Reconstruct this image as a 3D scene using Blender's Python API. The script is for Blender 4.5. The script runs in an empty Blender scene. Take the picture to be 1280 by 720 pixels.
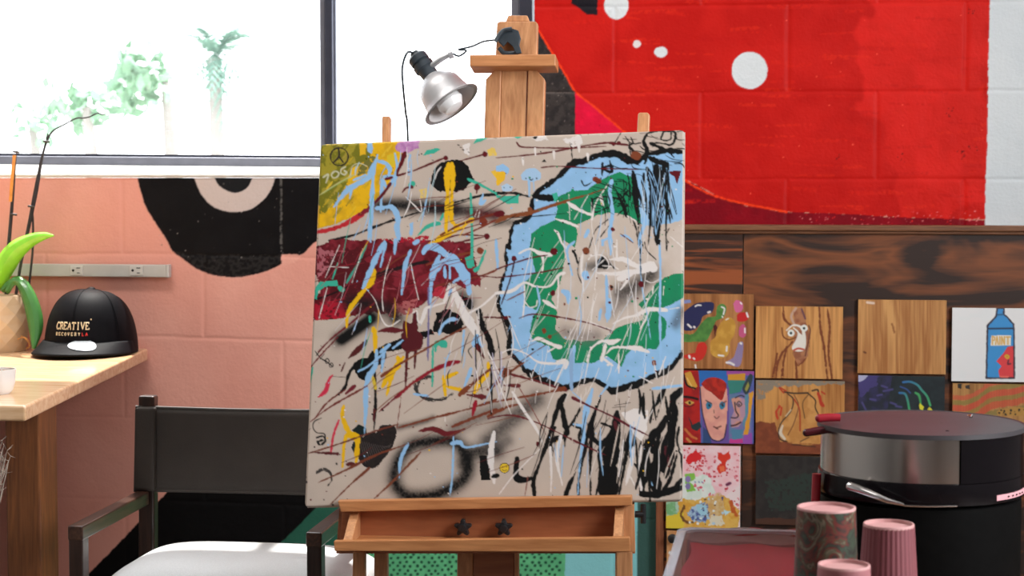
import bpy, bmesh, math, random
import numpy as np
from mathutils import Vector, Matrix
random.seed(7)
SC = bpy.context.scene
COL = SC.collection
PI = math.pi
# ---------------------------------------------------------------- camera model (1280 x 720 frame)
F = 2400.0
CAM = Vector((0.656, -4.553, 1.26))
YAW = math.radians(8.2)
PIT = math.atan((360-220)/F)
FWD = Vector((-math.sin(YAW)*math.cos(PIT), math.cos(YAW)*math.cos(PIT), -math.sin(PIT)))
RGT = Vector((math.cos(YAW), math.sin(YAW), 0))
UPV = RGT.cross(FWD)
def ray(px, py): return FWD + RGT*((px-640)/F) - UPV*((py-360)/F)
def PD(px, py, d): return CAM + ray(px, py)*d
def PY(px, py, y):
    r = ray(px, py); return CAM + r*((y-CAM.y)/r.y)
def PZ(px, py, z):
    r = ray(px, py); return CAM + r*((z-CAM.z)/r.z)
def PP(px, py, o, n):
    r = ray(px, py); return CAM + r*((o-CAM).dot(n)/r.dot(n))
def proj_np(P):
    d = P - np.array(CAM)
    w = d@np.array(FWD)
    return 640+F*(d@np.array(RGT))/w, 360-F*(d@np.array(UPV))/w
cam_data = bpy.data.cameras.new('camera')
cam = bpy.data.objects.new('camera', cam_data); COL.objects.link(cam)
M = Matrix((RGT, UPV, -FWD)).transposed().to_4x4(); M.translation = CAM
cam.matrix_world = M
cam_data.sensor_width = 36; cam_data.lens = F/1280*36
cam_data.clip_start = 0.05
cam_data.dof.use_dof = True
cam_data.dof.focus_distance = 3.5
cam_data.dof.aperture_fstop = cam_data.lens/7.0
SC.camera = cam
SC.view_settings.view_transform = 'Standard'; SC.view_settings.look = 'None'
SC.view_settings.gamma = 1; SC.view_settings.exposure = 0; SC.view_settings.use_curve_mapping = False

# ---------------------------------------------------------------- colour and materials
def lin(c):
    c = np.asarray(c, float)/255.0
    return np.where(c <= 0.04045, c/12.92, ((c+0.055)/1.055)**2.4)
def alb(r, g, b, K=0.8): return tuple(np.clip(lin((r, g, b))/K, 0.002, 0.9))
def new_mat(name):
    m = bpy.data.materials.new(name); m.use_nodes = True
    nt = m.node_tree; b = nt.nodes['Principled BSDF']
    return m, nt, b
def N(nt, t, **kw):
    n = nt.nodes.new(t)
    for k, v in kw.items():
        if k in n.inputs: n.inputs[k].default_value = v
        else: setattr(n, k, v)
    return n
def mat(name, col, rough=0.5, metal=0.0, var=0.12, scale=30, bump=0.0, bscale=200, coat=0.0, spec=0.5, sheen=0):
    m, nt, b = new_mat(name)
    tc = N(nt, 'ShaderNodeTexCoord')
    nz = N(nt, 'ShaderNodeTexNoise', Scale=scale, Detail=4.0)
    nt.links.new(tc.outputs['Object'], nz.inputs['Vector'])
    rp = N(nt, 'ShaderNodeValToRGB')
    e = rp.color_ramp.elements
    e[0].position = 0.3; e[1].position = 0.7
    e[0].color = (*[max(0, c*(1-var)) for c in col], 1); e[1].color = (*[min(1, c*(1+var)) for c in col], 1)
    nt.links.new(nz.outputs['Fac'], rp.inputs['Fac'])
    nt.links.new(rp.outputs['Color'], b.inputs['Base Color'])
    b.inputs['Roughness'].default_value = rough; b.inputs['Metallic'].default_value = metal
    b.inputs['Coat Weight'].default_value = coat; b.inputs['Specular IOR Level'].default_value = spec
    if sheen: b.inputs['Sheen Weight'].default_value = sheen
    if bump:
        n2 = N(nt, 'ShaderNodeTexNoise', Scale=bscale, Detail=3.0)
        nt.links.new(tc.outputs['Object'], n2.inputs['Vector'])
        bp = N(nt, 'ShaderNodeBump', Strength=bump, Distance=0.002)
        nt.links.new(n2.outputs['Fac'], bp.inputs['Height']); nt.links.new(bp.outputs['Normal'], b.inputs['Normal'])
    return m
def wood_mat(name, c1, c2, axis='Z', scale=9, stretch=14, rough=0.45, dist=3.0, coat=0.0, contrast=(0.35, 0.65), bump=0.15):
    """grain lines running along `axis` (object coordinates)"""
    m, nt, b = new_mat(name)
    tc = N(nt, 'ShaderNodeTexCoord'); mp = N(nt, 'ShaderNodeMapping')
    s = [stretch]*3; s['XYZ'.index(axis)] = 1.0
    mp.inputs['Scale'].default_value = s
    nt.links.new(tc.outputs['Object'], mp.inputs['Vector'])
    n1 = N(nt, 'ShaderNodeTexNoise', Scale=scale*0.25, Detail=5.0, Distortion=dist)
    n2 = N(nt, 'ShaderNodeTexNoise', Scale=scale*1.6, Detail=6.0, Distortion=0.4)
    nt.links.new(mp.outputs['Vector'], n1.inputs['Vector']); nt.links.new(mp.outputs['Vector'], n2.inputs['Vector'])
    mx = N(nt, 'ShaderNodeMix', data_type='FLOAT'); mx.inputs[0].default_value = 0.42
    nt.links.new(n1.outputs['Fac'], mx.inputs[2]); nt.links.new(n2.outputs['Fac'], mx.inputs[3])
    rp = N(nt, 'ShaderNodeValToRGB'); e = rp.color_ramp.elements
    e[0].position, e[1].position = contrast; e[0].color = (*c1, 1); e[1].color = (*c2, 1)
    nt.links.new(mx.outputs[0], rp.inputs['Fac']); nt.links.new(rp.outputs['Color'], b.inputs['Base Color'])
    b.inputs['Roughness'].default_value = rough; b.inputs['Coat Weight'].default_value = coat
    if bump:
        bp = N(nt, 'ShaderNodeBump', Strength=bump, Distance=0.001)
        nt.links.new(mx.outputs[0], bp.inputs['Height']); nt.links.new(bp.outputs['Normal'], b.inputs['Normal'])
    return m
def vcol_mat(name, rough=0.5, bump=0.2, bscale=180, spec=0.4, bdist=0.002):
    m, nt, b = new_mat(name)
    at = N(nt, 'ShaderNodeAttribute', attribute_name='paint')
    nt.links.new(at.outputs['Color'], b.inputs['Base Color'])
    b.inputs['Roughness'].default_value = rough; b.inputs['Specular IOR Level'].default_value = spec
    tc = N(nt, 'ShaderNodeTexCoord'); nz = N(nt, 'ShaderNodeTexNoise', Scale=bscale, Detail=5.0)
    nt.links.new(tc.outputs['Object'], nz.inputs['Vector'])
    bp = N(nt, 'ShaderNodeBump', Strength=bump, Distance=bdist)
    nt.links.new(nz.outputs['Fac'], bp.inputs['Height']); nt.links.new(bp.outputs['Normal'], b.inputs['Normal'])
    return m
def clear_mat(name, tint, alpha, rough=0.1):
    """mostly see-through plastic or glass: transparent mixed with a glossy/diffuse body"""
    m, nt, b = new_mat(name)
    b.inputs['Base Color'].default_value = (*tint, 1); b.inputs['Roughness'].default_value = rough
    tr = N(nt, 'ShaderNodeBsdfTransparent'); mx = N(nt, 'ShaderNodeMixShader')
    nz = N(nt, 'ShaderNodeTexNoise', Scale=8.0)
    mr = N(nt, 'ShaderNodeMapRange'); mr.inputs['To Min'].default_value = alpha*0.9; mr.inputs['To Max'].default_value = min(1, alpha*1.1)
    nt.links.new(nz.outputs['Fac'], mr.inputs['Value']); nt.links.new(mr.outputs['Result'], mx.inputs['Fac'])
    nt.links.new(tr.outputs['BSDF'], mx.inputs[1]); nt.links.new(b.outputs['BSDF'], mx.inputs[2])
    nt.links.new(mx.outputs['Shader'], nt.nodes['Material Output'].inputs['Surface'])
    return m

# ---------------------------------------------------------------- mesh builder
class MB:
    def __init__(s): s.v = []; s.f = []; s.m = []; s.mi = 0
    def add(s, vs, fs):
        o = len(s.v); s.v += [tuple(v) for v in vs]
        s.f += [tuple(o+i for i in f) for f in fs]; s.m += [s.mi]*len(fs); return s
    def hexa(s, p):   # p: 4 bottom (ccw from above) + 4 top
        return s.add(p, [(3, 2, 1, 0), (4, 5, 6, 7), (0, 1, 5, 4), (1, 2, 6, 5), (2, 3, 7, 6), (3, 0, 4, 7)])
    def box(s, x0, y0, z0, x1, y1, z1, T=None):
        p = [Vector(q) for q in ((x0, y0, z0), (x1, y0, z0), (x1, y1, z0), (x0, y1, z0), (x0, y0, z1), (x1, y0, z1), (x1, y1, z1), (x0, y1, z1))]
        if T is not None: p = [T@q for q in p]
        return s.hexa(p)
    def bar(s, a, b, w, t, side=Vector((1, 0, 0))):
        """square bar from a to b, width w along `side`, thickness t across"""
        a, b = Vector(a), Vector(b); d = (b-a).normalized()
        u = (side - d*side.dot(d)).normalized()*w/2; v = d.cross(u).normalized()*t/2
        return s.hexa([a-u-v, a+u-v, a+u+v, a-u+v, b-u-v, b+u-v, b+u+v, b-u+v])
    def prism(s, pts, off):
        """closed outline pts (3D) extruded by vector off"""
        n = len(pts); P = [Vector(p) for p in pts]; off = Vector(off)
        return s.add(P+[p+off for p in P], [tuple(range(n-1, -1, -1)), tuple(range(n, 2*n))]+[(i, (i+1) % n, n+(i+1) % n, n+i) for i in range(n)])
    def tube(s, pts, r, n=8, caps=True):
        P = [Vector(p) for p in pts]; R = r if isinstance(r, (list, tuple)) else [r]*len(P)
        vs = []; fs = []; up = None
        for i, p in enumerate(P):
            d = (P[min(i+1, len(P)-1)]-P[max(i-1, 0)]).normalized()
            if up is None: up = Vector((0, 0, 1)) if abs(d.z) < 0.9 else Vector((1, 0, 0))
            u = (up-d*up.dot(d)).normalized(); w = d.cross(u); up = u
            for k in range(n):
                a = 2*PI*k/n; vs.append(p+(u*math.cos(a)+w*math.sin(a))*R[i])
        for i in range(len(P)-1):
            for k in range(n):
                k2 = (k+1) % n; fs.append((i*n+k, i*n+k2, (i+1)*n+k2, (i+1)*n+k))
        if caps: fs += [tuple(range(n-1, -1, -1)), tuple(range((len(P)-1)*n, len(P)*n))]
        return s.add(vs, fs)
    def lathe(s, prof, n=48, T=None, a0=0, a1=2*PI, cap=True):
        """prof: list of (r, z)"""
        full = abs(a1-a0-2*PI) < 1e-6; m = n if full else n+1
        vs = []; fs = []
        for r, z in prof:
            for k in range(m):
                a = a0+(a1-a0)*k/n; vs.append(Vector((r*math.cos(a), r*math.sin(a), z)))
        for i in range(len(prof)-1):
            for k in range(n):
                k2 = (k+1) % m; fs.append((i*m+k, i*m+k2, (i+1)*m+k2, (i+1)*m+k))
        if full and cap:
            if prof[0][0] > 1e-6: fs.append(tuple(range(m-1, -1, -1)))
            if prof[-1][0] > 1e-6: fs.append(tuple(range((len(prof)-1)*m, len(prof)*m)))
        if T is not None: vs = [T@v for v in vs]
        return s.add(vs, fs)
    def ball(s, c, rx, ry=None, rz=None, n=16, T=None):
        ry = ry or rx; rz = rz or rx; vs = []; fs = []; m = n//2
        for i in range(m+1):
            a = PI*i/m
            for k in range(n):
                b = 2*PI*k/n; v = Vector((rx*math.sin(a)*math.cos(b), ry*math.sin(a)*math.sin(b), rz*math.cos(a)))
                if T is not None: v = T@v
                vs.append(Vector(c)+v)
        for i in range(m):
            for k in range(n):
                k2 = (k+1) % n; fs.append((i*n+k, (i+1)*n+k, (i+1)*n+k2, i*n+k2))
        return s.add(vs, fs)
    def build(s, name, mats, parent=None, loc=None, smooth=False, bevel=0, seg=2, sub=0, angle=35):
        me = bpy.data.meshes.new(name)
        o0 = Vector(loc) if loc is not None else Vector((0, 0, 0))
        me.from_pydata([tuple(Vector(v)-o0) for v in s.v], [], s.f)
        if not isinstance(mats, (list, tuple)): mats = [mats]
        for m in mats: me.materials.append(m)
        me.polygons.foreach_set('material_index', s.m)
        bm = bmesh.new(); bm.from_mesh(me)
        bmesh.ops.remove_doubles(bm, verts=bm.verts, dist=1e-6)
        bmesh.ops.recalc_face_normals(bm, faces=bm.faces); bm.to_mesh(me); bm.free()
        if smooth:
            me.polygons.foreach_set('use_smooth', [True]*len(me.polygons))
            me.set_sharp_from_angle(angle=math.radians(angle))
        ob = bpy.data.objects.new(name, me); COL.objects.link(ob)
        ob.location = o0
        if parent is not None:
            ob.parent = parent
            pw = Vector((0, 0, 0)); q = parent
            while q is not None: pw += q.location; q = q.parent
            ob.location = o0-pw
        if bevel:
            md = ob.modifiers.new('bevel', 'BEVEL'); md.width = bevel; md.segments = seg; md.limit_method = 'ANGLE'; md.angle_limit = math.radians(40)
        if sub:
            md = ob.modifiers.new('sub', 'SUBSURF'); md.levels = sub; md.render_levels = sub
        return ob
def tag(o, label=None, cat=None, group=None, kind=None):
    if label: o['label'] = label
    if cat: o['category'] = cat
    if group: o['group'] = group
    if kind: o['kind'] = kind
    return o
def empty(name, loc, label, cat, group=None):
    o = bpy.data.objects.new(name, None); COL.objects.link(o); o.location = loc
    o.empty_display_size = 0.05
    return tag(o, label, cat, group)
def cr(pts, n=8):
    """Catmull-Rom through points (tuples of any length)"""
    P = [np.array(p, float) for p in pts]
    if len(P) < 3: return P
    out = []
    for i in range(len(P)-1):
        p0 = P[i-1] if i > 0 else 2*P[0]-P[1]; p1 = P[i]; p2 = P[i+1]; p3 = P[i+2] if i+2 < len(P) else 2*P[-1]-P[-2]
        for k in range(n):
            t = k/n
            out.append(0.5*((2*p1)+(p2-p0)*t+(2*p0-5*p1+4*p2-p3)*t*t+(3*p1-p0-3*p2+p3)*t**3))
    out.append(P[-1]); return out

# ---------------------------------------------------------------- paint layers (surface colour, some light painted in)
_rng = np.random.RandomState(5)
_TAB = _rng.rand(256, 256)
def vnoise(X, Y, sc, seed=0):
    x = X/sc+seed*17.31; y = Y/sc+seed*9.77
    xi = np.floor(x).astype(int); yi = np.floor(y).astype(int); fx = x-xi; fy = y-yi
    fx = fx*fx*(3-2*fx); fy = fy*fy*(3-2*fy)
    a = _TAB[yi % 256, xi % 256]; b = _TAB[yi % 256, (xi+1) % 256]; c = _TAB[(yi+1) % 256, xi % 256]; d = _TAB[(yi+1) % 256, (xi+1) % 256]
    return (a*(1-fx)+b*fx)*(1-fy)+(c*(1-fx)+d*fx)*fy
def fbm(X, Y, sc, seed=0, o=3):
    t = 0; a = 1; s = 0
    for i in range(o):
        t = t+a*vnoise(X, Y, sc/2**i, seed+i*3); s += a; a *= 0.5
    return t/s
class Paint:
    def __init__(s, x0, y0, x1, y1, ss, base):
        s.x0, s.y0, s.x1, s.y1, s.ss = x0, y0, x1, y1, ss
        s.W = int((x1-x0)*ss); s.H = int((y1-y0)*ss)
        s.a = np.empty((s.H, s.W, 3)); s.a[:] = lin(base)
        s.T = lambda p: p; s.organic = False; s.cnt = 0
    def win(s, xa, ya, xb, yb):
        i0 = max(0, int((xa-s.x0)*s.ss)); i1 = min(s.W, int((xb-s.x0)*s.ss)+2)
        j0 = max(0, int((ya-s.y0)*s.ss)); j1 = min(s.H, int((yb-s.y0)*s.ss)+2)
        if i1 <= i0 or j1 <= j0: return None
        X, Y = np.meshgrid(s.x0+(np.arange(i0, i1)+0.5)/s.ss, s.y0+(np.arange(j0, j1)+0.5)/s.ss)
        return (slice(j0, j1), slice(i0, i1)), X, Y
    def blend(s, sl, al, col, X=None, Y=None, col2=None, tsc=8, seed=1, thr=None):
        c = lin(col)[None, None, :]
        if col2 is not None:
            t = fbm(X, Y, tsc, seed)
            t = np.clip((t-0.35)/0.3, 0, 1) if thr is None else np.clip((t-thr)*12, 0, 1)
            c = c*(1-t[..., None])+lin(col2)*t[..., None]
        s.a[sl] = s.a[sl]*(1-al[..., None])+c*al[..., None]
    def frame(s, x0, y0, sc):
        s.T = lambda p: (x0+p[0]/sc, y0+p[1]/sc); s.k = sc
        return s
    def stroke(s, pts, w, col, soft=0.0, rough=0.0, dry=0.0, alpha=1.0, smooth=True, col2=None, tsc=8, seed=1, rsc=3.0):
        P = [s.T(p) for p in pts]
        Wd = list(w) if isinstance(w, (list, tuple)) else [w]*len(P)
        Q = [(p[0], p[1], Wd[min(i, len(Wd)-1)]/2) for i, p in enumerate(P)]
        if smooth and len(Q) > 2: Q = [tuple(q) for q in cr(Q, 6)]
        if s.organic and not soft:
            s.cnt += 1
            if len(Q) == 2: Q = [tuple(np.array(Q[0])*(1-t)+np.array(Q[1])*t) for t in np.linspace(0, 1, 7)]
            acc = 0; R_ = []
            for i, q in enumerate(Q):
                if i: acc += math.hypot(q[0]-Q[i-1][0], q[1]-Q[i-1][1])
                k_ = 0.62+0.62*float(vnoise(np.array([acc]), np.array([s.cnt*7.7]), 9.0, 3)[0])
                end = 0.75 if i in (0, len(Q)-1) else 1.0
                R_.append((q[0], q[1], max(0.22, q[2]*k_*end)))
            Q = R_; rough = max(rough, min(0.9, 0.25*max(q[2] for q in Q)))
        mr = max(q[2] for q in Q)+soft*1.6+rough+2
        got = s.win(min(q[0] for q in Q)-mr, min(q[1] for q in Q)-mr, max(q[0] for q in Q)+mr, max(q[1] for q in Q)+mr)
        if got is None: return s
        sl, X, Y = got
        D = np.full(X.shape, 1e3); oy, ox = Y[0, 0], X[0, 0]
        for (ax, ay, ar), (bx, by, br) in (zip(Q, Q[1:]) if len(Q) > 1 else [(Q[0], Q[0])]):
            i0 = max(0, int((min(ax, bx)-mr-ox)*s.ss)); i1 = int((max(ax, bx)+mr-ox)*s.ss)+2
            j0 = max(0, int((min(ay, by)-mr-oy)*s.ss)); j1 = int((max(ay, by)+mr-oy)*s.ss)+2
            x = X[j0:j1, i0:i1]; y = Y[j0:j1, i0:i1]
            if x.size == 0: continue
            dx, dy = bx-ax, by-ay; L = dx*dx+dy*dy+1e-9
            t = np.clip(((x-ax)*dx+(y-ay)*dy)/L, 0, 1)
            d = np.hypot(x-ax-t*dx, y-ay-t*dy)-(ar+(br-ar)*t)
            D[j0:j1, i0:i1] = np.minimum(D[j0:j1, i0:i1], d)
        if rough: D = D+(fbm(X, Y, rsc, seed, 2)-0.5)*2*rough
        if soft:
            t = np.clip(0.5-D/(2*soft), 0, 1); al = t*t*(3-2*t)
        else: al = np.clip(0.5-D/0.9, 0, 1)
        if dry: al = al*np.clip((fbm(X, Y, 3.0, seed+4)-dry*0.6)*7+0.35, 0, 1)
        s.blend(sl, al*alpha, col, X, Y, col2, tsc, seed); return s
    def poly(s, pts, col, rough=0.0, smooth=False, dry=0.0, alpha=1.0, col2=None, tsc=8, seed=1, thr=None, rsc=6.0, soft=0):
        P = [s.T(p) for p in pts]
        if smooth: P = [tuple(q) for q in cr(P+[P[0]], 6)][:-1]
        m = rough+2+soft
        got = s.win(min(p[0] for p in P)-m, min(p[1] for p in P)-m, max(p[0] for p in P)+m, max(p[1] for p in P)+m)
        if got is None: return s
        sl, X, Y = got
        if rough:
            Xw = X+(fbm(X, Y, rsc, seed, 3)-0.5)*2*rough; Yw = Y+(fbm(X, Y, rsc, seed+7, 3)-0.5)*2*rough
        else: Xw, Yw = X, Y
        ins = np.zeros(X.shape, bool); n = len(P)
        for i in range(n):
            ax, ay = P[i]; bx, by = P[(i+1) % n]
            if ay == by: continue
            c = ((ay > Yw) != (by > Yw)) & (Xw < (bx-ax)*(Yw-ay)/(by-ay)+ax)
            ins ^= c
        al = ins.astype(float)
        if soft:
            for _ in range(int(soft*s.ss)):
                p = np.pad(al, 1, mode='edge'); al = (p[:-2, 1:-1]+p[2:, 1:-1]+p[1:-1, :-2]+p[1:-1, 2:]+p[1:-1, 1:-1])/5
        if dry: al = al*np.clip((fbm(X, Y, 3.0, seed+4)-dry*0.6)*7+0.35, 0, 1)
        s.blend(sl, al*alpha, col, X, Y, col2, tsc, seed, thr); return s
    def blob(s, x, y, rx, ry, col, rough=0.0, rot=0, **kw):
        c, q = math.cos(rot), math.sin(rot); T0 = s.T; s.T = lambda p: p
        s.poly([(x+rx*math.cos(a)*c-ry*math.sin(a)*q, y+rx*math.cos(a)*q+ry*math.sin(a)*c) for a in np.linspace(0, 2*PI, 28)[:-1]], col, rough=rough, **kw)
        s.T = T0; return s
    def spray(s, pts, r, col, alpha=0.8, seed=1):
        P = [s.T(p) for p in pts]; Q = cr(P, 5) if len(P) > 2 else [np.array(p) for p in P]
        m = r*2.6
        got = s.win(min(q[0] for q in Q)-m, min(q[1] for q in Q)-m, max(q[0] for q in Q)+m, max(q[1] for q in Q)+m)
        if got is None: return s
        sl, X, Y = got; D = np.full(X.shape, 1e3)
        for a, b in (zip(Q, Q[1:]) if len(Q) > 1 else [(Q[0], Q[0])]):
            dx, dy = b-a; L = dx*dx+dy*dy+1e-9
            t = np.clip(((X-a[0])*dx+(Y-a[1])*dy)/L, 0, 1); D = np.minimum(D, np.hypot(X-a[0]-t*dx, Y-a[1]-t*dy))
        al = alpha*np.exp(-(D/r)**2.2)*(0.85+0.3*fbm(X, Y, 2.0, seed, 2))
        s.blend(sl, np.clip(al, 0, 1), col); return s
    def speckle(s, n, x0, y0, x1, y1, cols, r0=0.5, r1=1.5, seed=3):
        g = random.Random(seed)
        for _ in range(n):
            x, y = g.uniform(x0, x1), g.uniform(y0, y1); r = g.uniform(r0, r1)
            s.blob(x, y, r*g.uniform(.7, 1.5), r, g.choice(cols), rough=0.3, seed=g.randint(0, 99))
        return s
    def sample(s, px, py, K):
        i = np.clip((px-s.x0)*s.ss-0.5, 0, s.W-1.001); j = np.clip((py-s.y0)*s.ss-0.5, 0, s.H-1.001)
        i0 = i.astype(int); j0 = j.astype(int); fi = (i-i0)[..., None]; fj = (j-j0)[..., None]
        A = s.a
        i1 = np.minimum(i0+1, s.W-1); j1 = np.minimum(j0+1, s.H-1)
        c = (A[j0, i0]*(1-fi)+A[j0, i1]*fi)*(1-fj)+(A[j1, i0]*(1-fi)+A[j1, i1]*fi)*fj
        return np.clip(c/K, 0.003, 0.9)
    def soften(s, k=1):
        for _ in range(k):
            p = np.pad(s.a, ((1, 1), (1, 1), (0, 0)), mode='edge')
            s.a = (p[:-2, 1:-1]+p[2:, 1:-1]+p[1:-1, :-2]+p[1:-1, 2:]+4*p[1:-1, 1:-1])/8
        return s
def grid_mesh(name, P, C, mats, extra=None, keep=None, smooth=True, parent=None, loc=None):
    """P: (H,W,3) world points, C: (H,W,3) colour; extra = (verts, faces) appended with a flat colour"""
    H, W = P.shape[:2]; idx = np.arange(H*W).reshape(H, W)
    q = np.stack([idx[:-1, :-1], idx[:-1, 1:], idx[1:, 1:], idx[1:, :-1]], -1)
    q = q[keep] if keep is not None else q.reshape(-1, 4)
    V = P.reshape(-1, 3); CC = np.concatenate([C.reshape(-1, 3), np.ones((H*W, 1))], 1)
    used = np.zeros(len(V), bool); used[q.ravel()] = True
    rm = np.cumsum(used)-1; V = V[used]; CC = CC[used]; q = rm[q]
    if extra is not None:
        ev, ef, ec = extra
        o = len(V); V = np.concatenate([V, np.array(ev)]); CC = np.concatenate([CC, np.tile([*ec, 1.0], (len(ev), 1))]); q = np.concatenate([q, np.array(ef)+o])
    o0 = np.array(loc if loc is not None else (0, 0, 0), float); V = V-o0
    me = bpy.data.meshes.new(name)
    me.vertices.add(len(V)); me.vertices.foreach_set('co', V.astype(np.float32).ravel())
    me.loops.add(q.size); me.loops.foreach_set('vertex_index', q.astype(np.int32).ravel())
    me.polygons.add(len(q)); me.polygons.foreach_set('loop_start', np.arange(0, q.size, 4, dtype=np.int32))
    me.update(calc_edges=True)
    at = me.color_attributes.new('paint', 'FLOAT_COLOR', 'POINT'); at.data.foreach_set('color', CC.astype(np.float32).ravel())
    if smooth:
        me.polygons.foreach_set('use_smooth', [True]*len(q)); me.set_sharp_from_angle(angle=math.radians(50))
    for m in (mats if isinstance(mats, (list, tuple)) else [mats]): me.materials.append(m)
    me.validate()
    ob = bpy.data.objects.new(name, me); COL.objects.link(ob); ob.location = o0
    if parent is not None: ob.parent = parent; ob.location = Vector(o0)-parent.location
    return ob
LAMP_A, LAMP_B, LAMP_C, SUN, SKY, K_CANVAS, K_BOARD = 100, 40, 8, 10.0, 4.5, 1.14, 0.95
# ================================================================ setting
K_WALL = 0.82
WOOD_HONEY1, WOOD_HONEY2 = alb(170, 105, 62), alb(222, 160, 108)
# ---- mural colours, laid out where they sit on the wall
mu = Paint(-60, -260, 1310, 770, 1.6, (208, 146, 126))
SAL, BLK, RED, CRIM, WHT = (214, 154, 139), (17, 16, 18), (190, 26, 20), (132, 6, 24), (206, 211, 213)
mu.poly([(-60, -260), (700, -260), (700, 770), (-60, 770)], SAL, col2=(209, 146, 131), tsc=90, seed=2)
# dark disc with a grey ring under the window
mu.poly([(168, 200), (174, 232), (184, 262), (206, 296), (216, 314), (232, 326), (250, 338), (272, 345), (300, 346), (330, 340), (352, 330), (360, 320), (377, 318), (392, 304), (420, 280), (430, 200)], BLK, rough=0.8, smooth=True, col2=(14, 13, 15), tsc=20)
mu.poly([(216, 314), (250, 338), (272, 345), (300, 346), (330, 340), (352, 328), (350, 318), (260, 319)], (46, 43, 42), rough=3, dry=0.8, alpha=0.6, seed=8)
mu.poly([(352, 318), (376, 319), (372, 326), (352, 333)], SAL, rough=1.5)
mu.poly([(236, 200), (243, 222), (250, 240), (262, 255), (278, 263), (294, 265), (312, 262), (328, 251), (338, 238), (344, 222), (348, 200)], (187, 172, 166), smooth=True, rough=0.4)
mu.poly([(262, 200), (268, 222), (276, 234), (292, 241), (306, 237), (314, 226), (320, 200)], (24, 25, 27), smooth=True)
mu.stroke([(351, 222), (352, 250), (351, 285), (352, 312)], 2.2, (90, 86, 82), dry=0.75, rough=1.0)
mu.speckle(40, 190, 225, 385, 335, [(70, 66, 64), (150, 142, 136)], 0.3, 0.7, 4)
# lower dark and green shapes behind the chair and easel
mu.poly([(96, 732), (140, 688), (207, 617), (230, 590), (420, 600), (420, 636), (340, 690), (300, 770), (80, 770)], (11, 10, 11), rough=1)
mu.poly([(330, 700), (400, 630), (430, 590), (560, 590), (560, 770), (300, 770)], (38, 84, 68), rough=1)
mu.poly([(455, 560), (712, 560), (705, 770), (440, 770)], (92, 172, 122), col2=(84, 160, 114), tsc=12)
g_ = random.Random(3)
for j in range(27):
    for i in range(30):
        x = 458+i*8.6+(j % 2)*4.3+g_.uniform(-1.4, 1.4); y = 640+j*5.2+g_.uniform(-1, 1)
        if x < 702: mu.blob(x, y, 1.9, 1.8, (28, 66, 50), rough=0.4, seed=i)
mu.poly([(712, 560), (798, 560), (798, 770), (704, 770)], (124, 186, 190), rough=0.6)
mu.poly([(797, 560), (840, 560), (840, 770), (796, 770)], (54, 84, 78), rough=0.5)
# red shape on the right
mu.poly([(640, -260), (760, -260), (760, 300), (600, 300), (600, 60)], (44, 40, 40), col2=(60, 54, 52), tsc=6, seed=3)
mu.stroke([(676, 116), (722, 116)], 1.6, (100, 90, 86), dry=0.5)
mu.speckle(60, 676, 40, 720, 165, [(120, 108, 104), (96, 86, 82), (24, 22, 22)], 0.3, 0.9, 6)
mu.poly([(719, 116), (860, 116), (860, 300), (719, 300)], (222, 20, 60), rough=0.3, col2=(205, 18, 52), tsc=14)
mu.poly([(655, -260), (668, 22), (671, 34), (690, 68), (706, 92), (720, 117), (742, 133), (770, 157), (800, 186), (850, 220), (868, 230), (900, 247), (935, 258), (983, 265), (1060, 268), (1130, 272), (1204, 274), (1245, 274), (1245, -260)], RED, rough=0.8, col2=(178, 20, 15), tsc=46, seed=11)
mu.poly([(1060, -260), (1245, -260), (1245, 262), (1120, 266), (1080, 120)], (222, 40, 33), alpha=0.55, rough=30, rsc=40, soft=14, col2=(206, 34, 26), tsc=30)  # right end brightened: the stronger light there is put into the red
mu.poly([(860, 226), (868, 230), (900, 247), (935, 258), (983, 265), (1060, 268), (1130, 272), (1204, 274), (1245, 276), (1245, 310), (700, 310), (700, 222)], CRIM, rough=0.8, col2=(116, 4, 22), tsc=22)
mu.stroke([(672, 36), (706, 92), (720, 115), (742, 133), (772, 158), (850, 221), (900, 247), (983, 265)], 2.2, (246, 62, 24), rough=0.9, dry=0.35)
g_ = random.Random(12)
for _ in range(150):
    x, y = g_.uniform(690, 1232), g_.uniform(0, 262)
    if x < 730 and y > 90: continue
    mu.stroke([(x, y), (x+g_.uniform(18, 60), y+g_.uniform(-3, 3))], g_.uniform(2, 6), g_.choice([(206, 36, 22), (184, 18, 14), (214, 46, 25), (176, 16, 16)]), dry=0.75, alpha=0.4, seed=g_.randint(0, 60))
mu.speckle(70, 1000, 264, 1225, 281, [(226, 120, 120), (214, 90, 96), (226, 40, 34)], 0.3, 0.9, 5)
mu.speckle(60, 700, 5, 1230, 255, [(246, 100, 76), (150, 14, 14)], 0.3, 0.7, 8)
for cx, cy, n in ((1186, 140, 8), (1200, 195, 9), (1128, 198, 5), (1216, 187, 5), (1212, 16, 7), (1050, 195, 4)):
    mu.speckle(n, cx-6, cy-6, cx+6, cy+6, [(120, 18, 14), (96, 14, 12)], 0.5, 1.1, cx)
mu.poly([(706, -260), (714, 4), (724, 10), (734, 18), (747, 19), (747, -260)], (28, 26, 32), rough=0.7)
mu.blob(770.5, 6, 15.3, 18.5, WHT, rough=0.6); mu.blob(796, 55, 4.8, 4.6, (214, 206, 204), rough=0.8)
mu.blob(826, 65, 8.4, 6.8, WHT, rough=0.7); mu.blob(937, 88, 22.5, 23.2, WHT, rough=0.5)
# pale strip at the far right
mu.poly([(1238, -260), (1237.5, 0), (1236, 60), (1235, 115), (1234, 190), (1232, 225), (1231, 300), (1320, 300), (1320, -260)], WHT, rough=0.9, col2=(200, 206, 209), tsc=60)
mu.soften(1)

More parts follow.
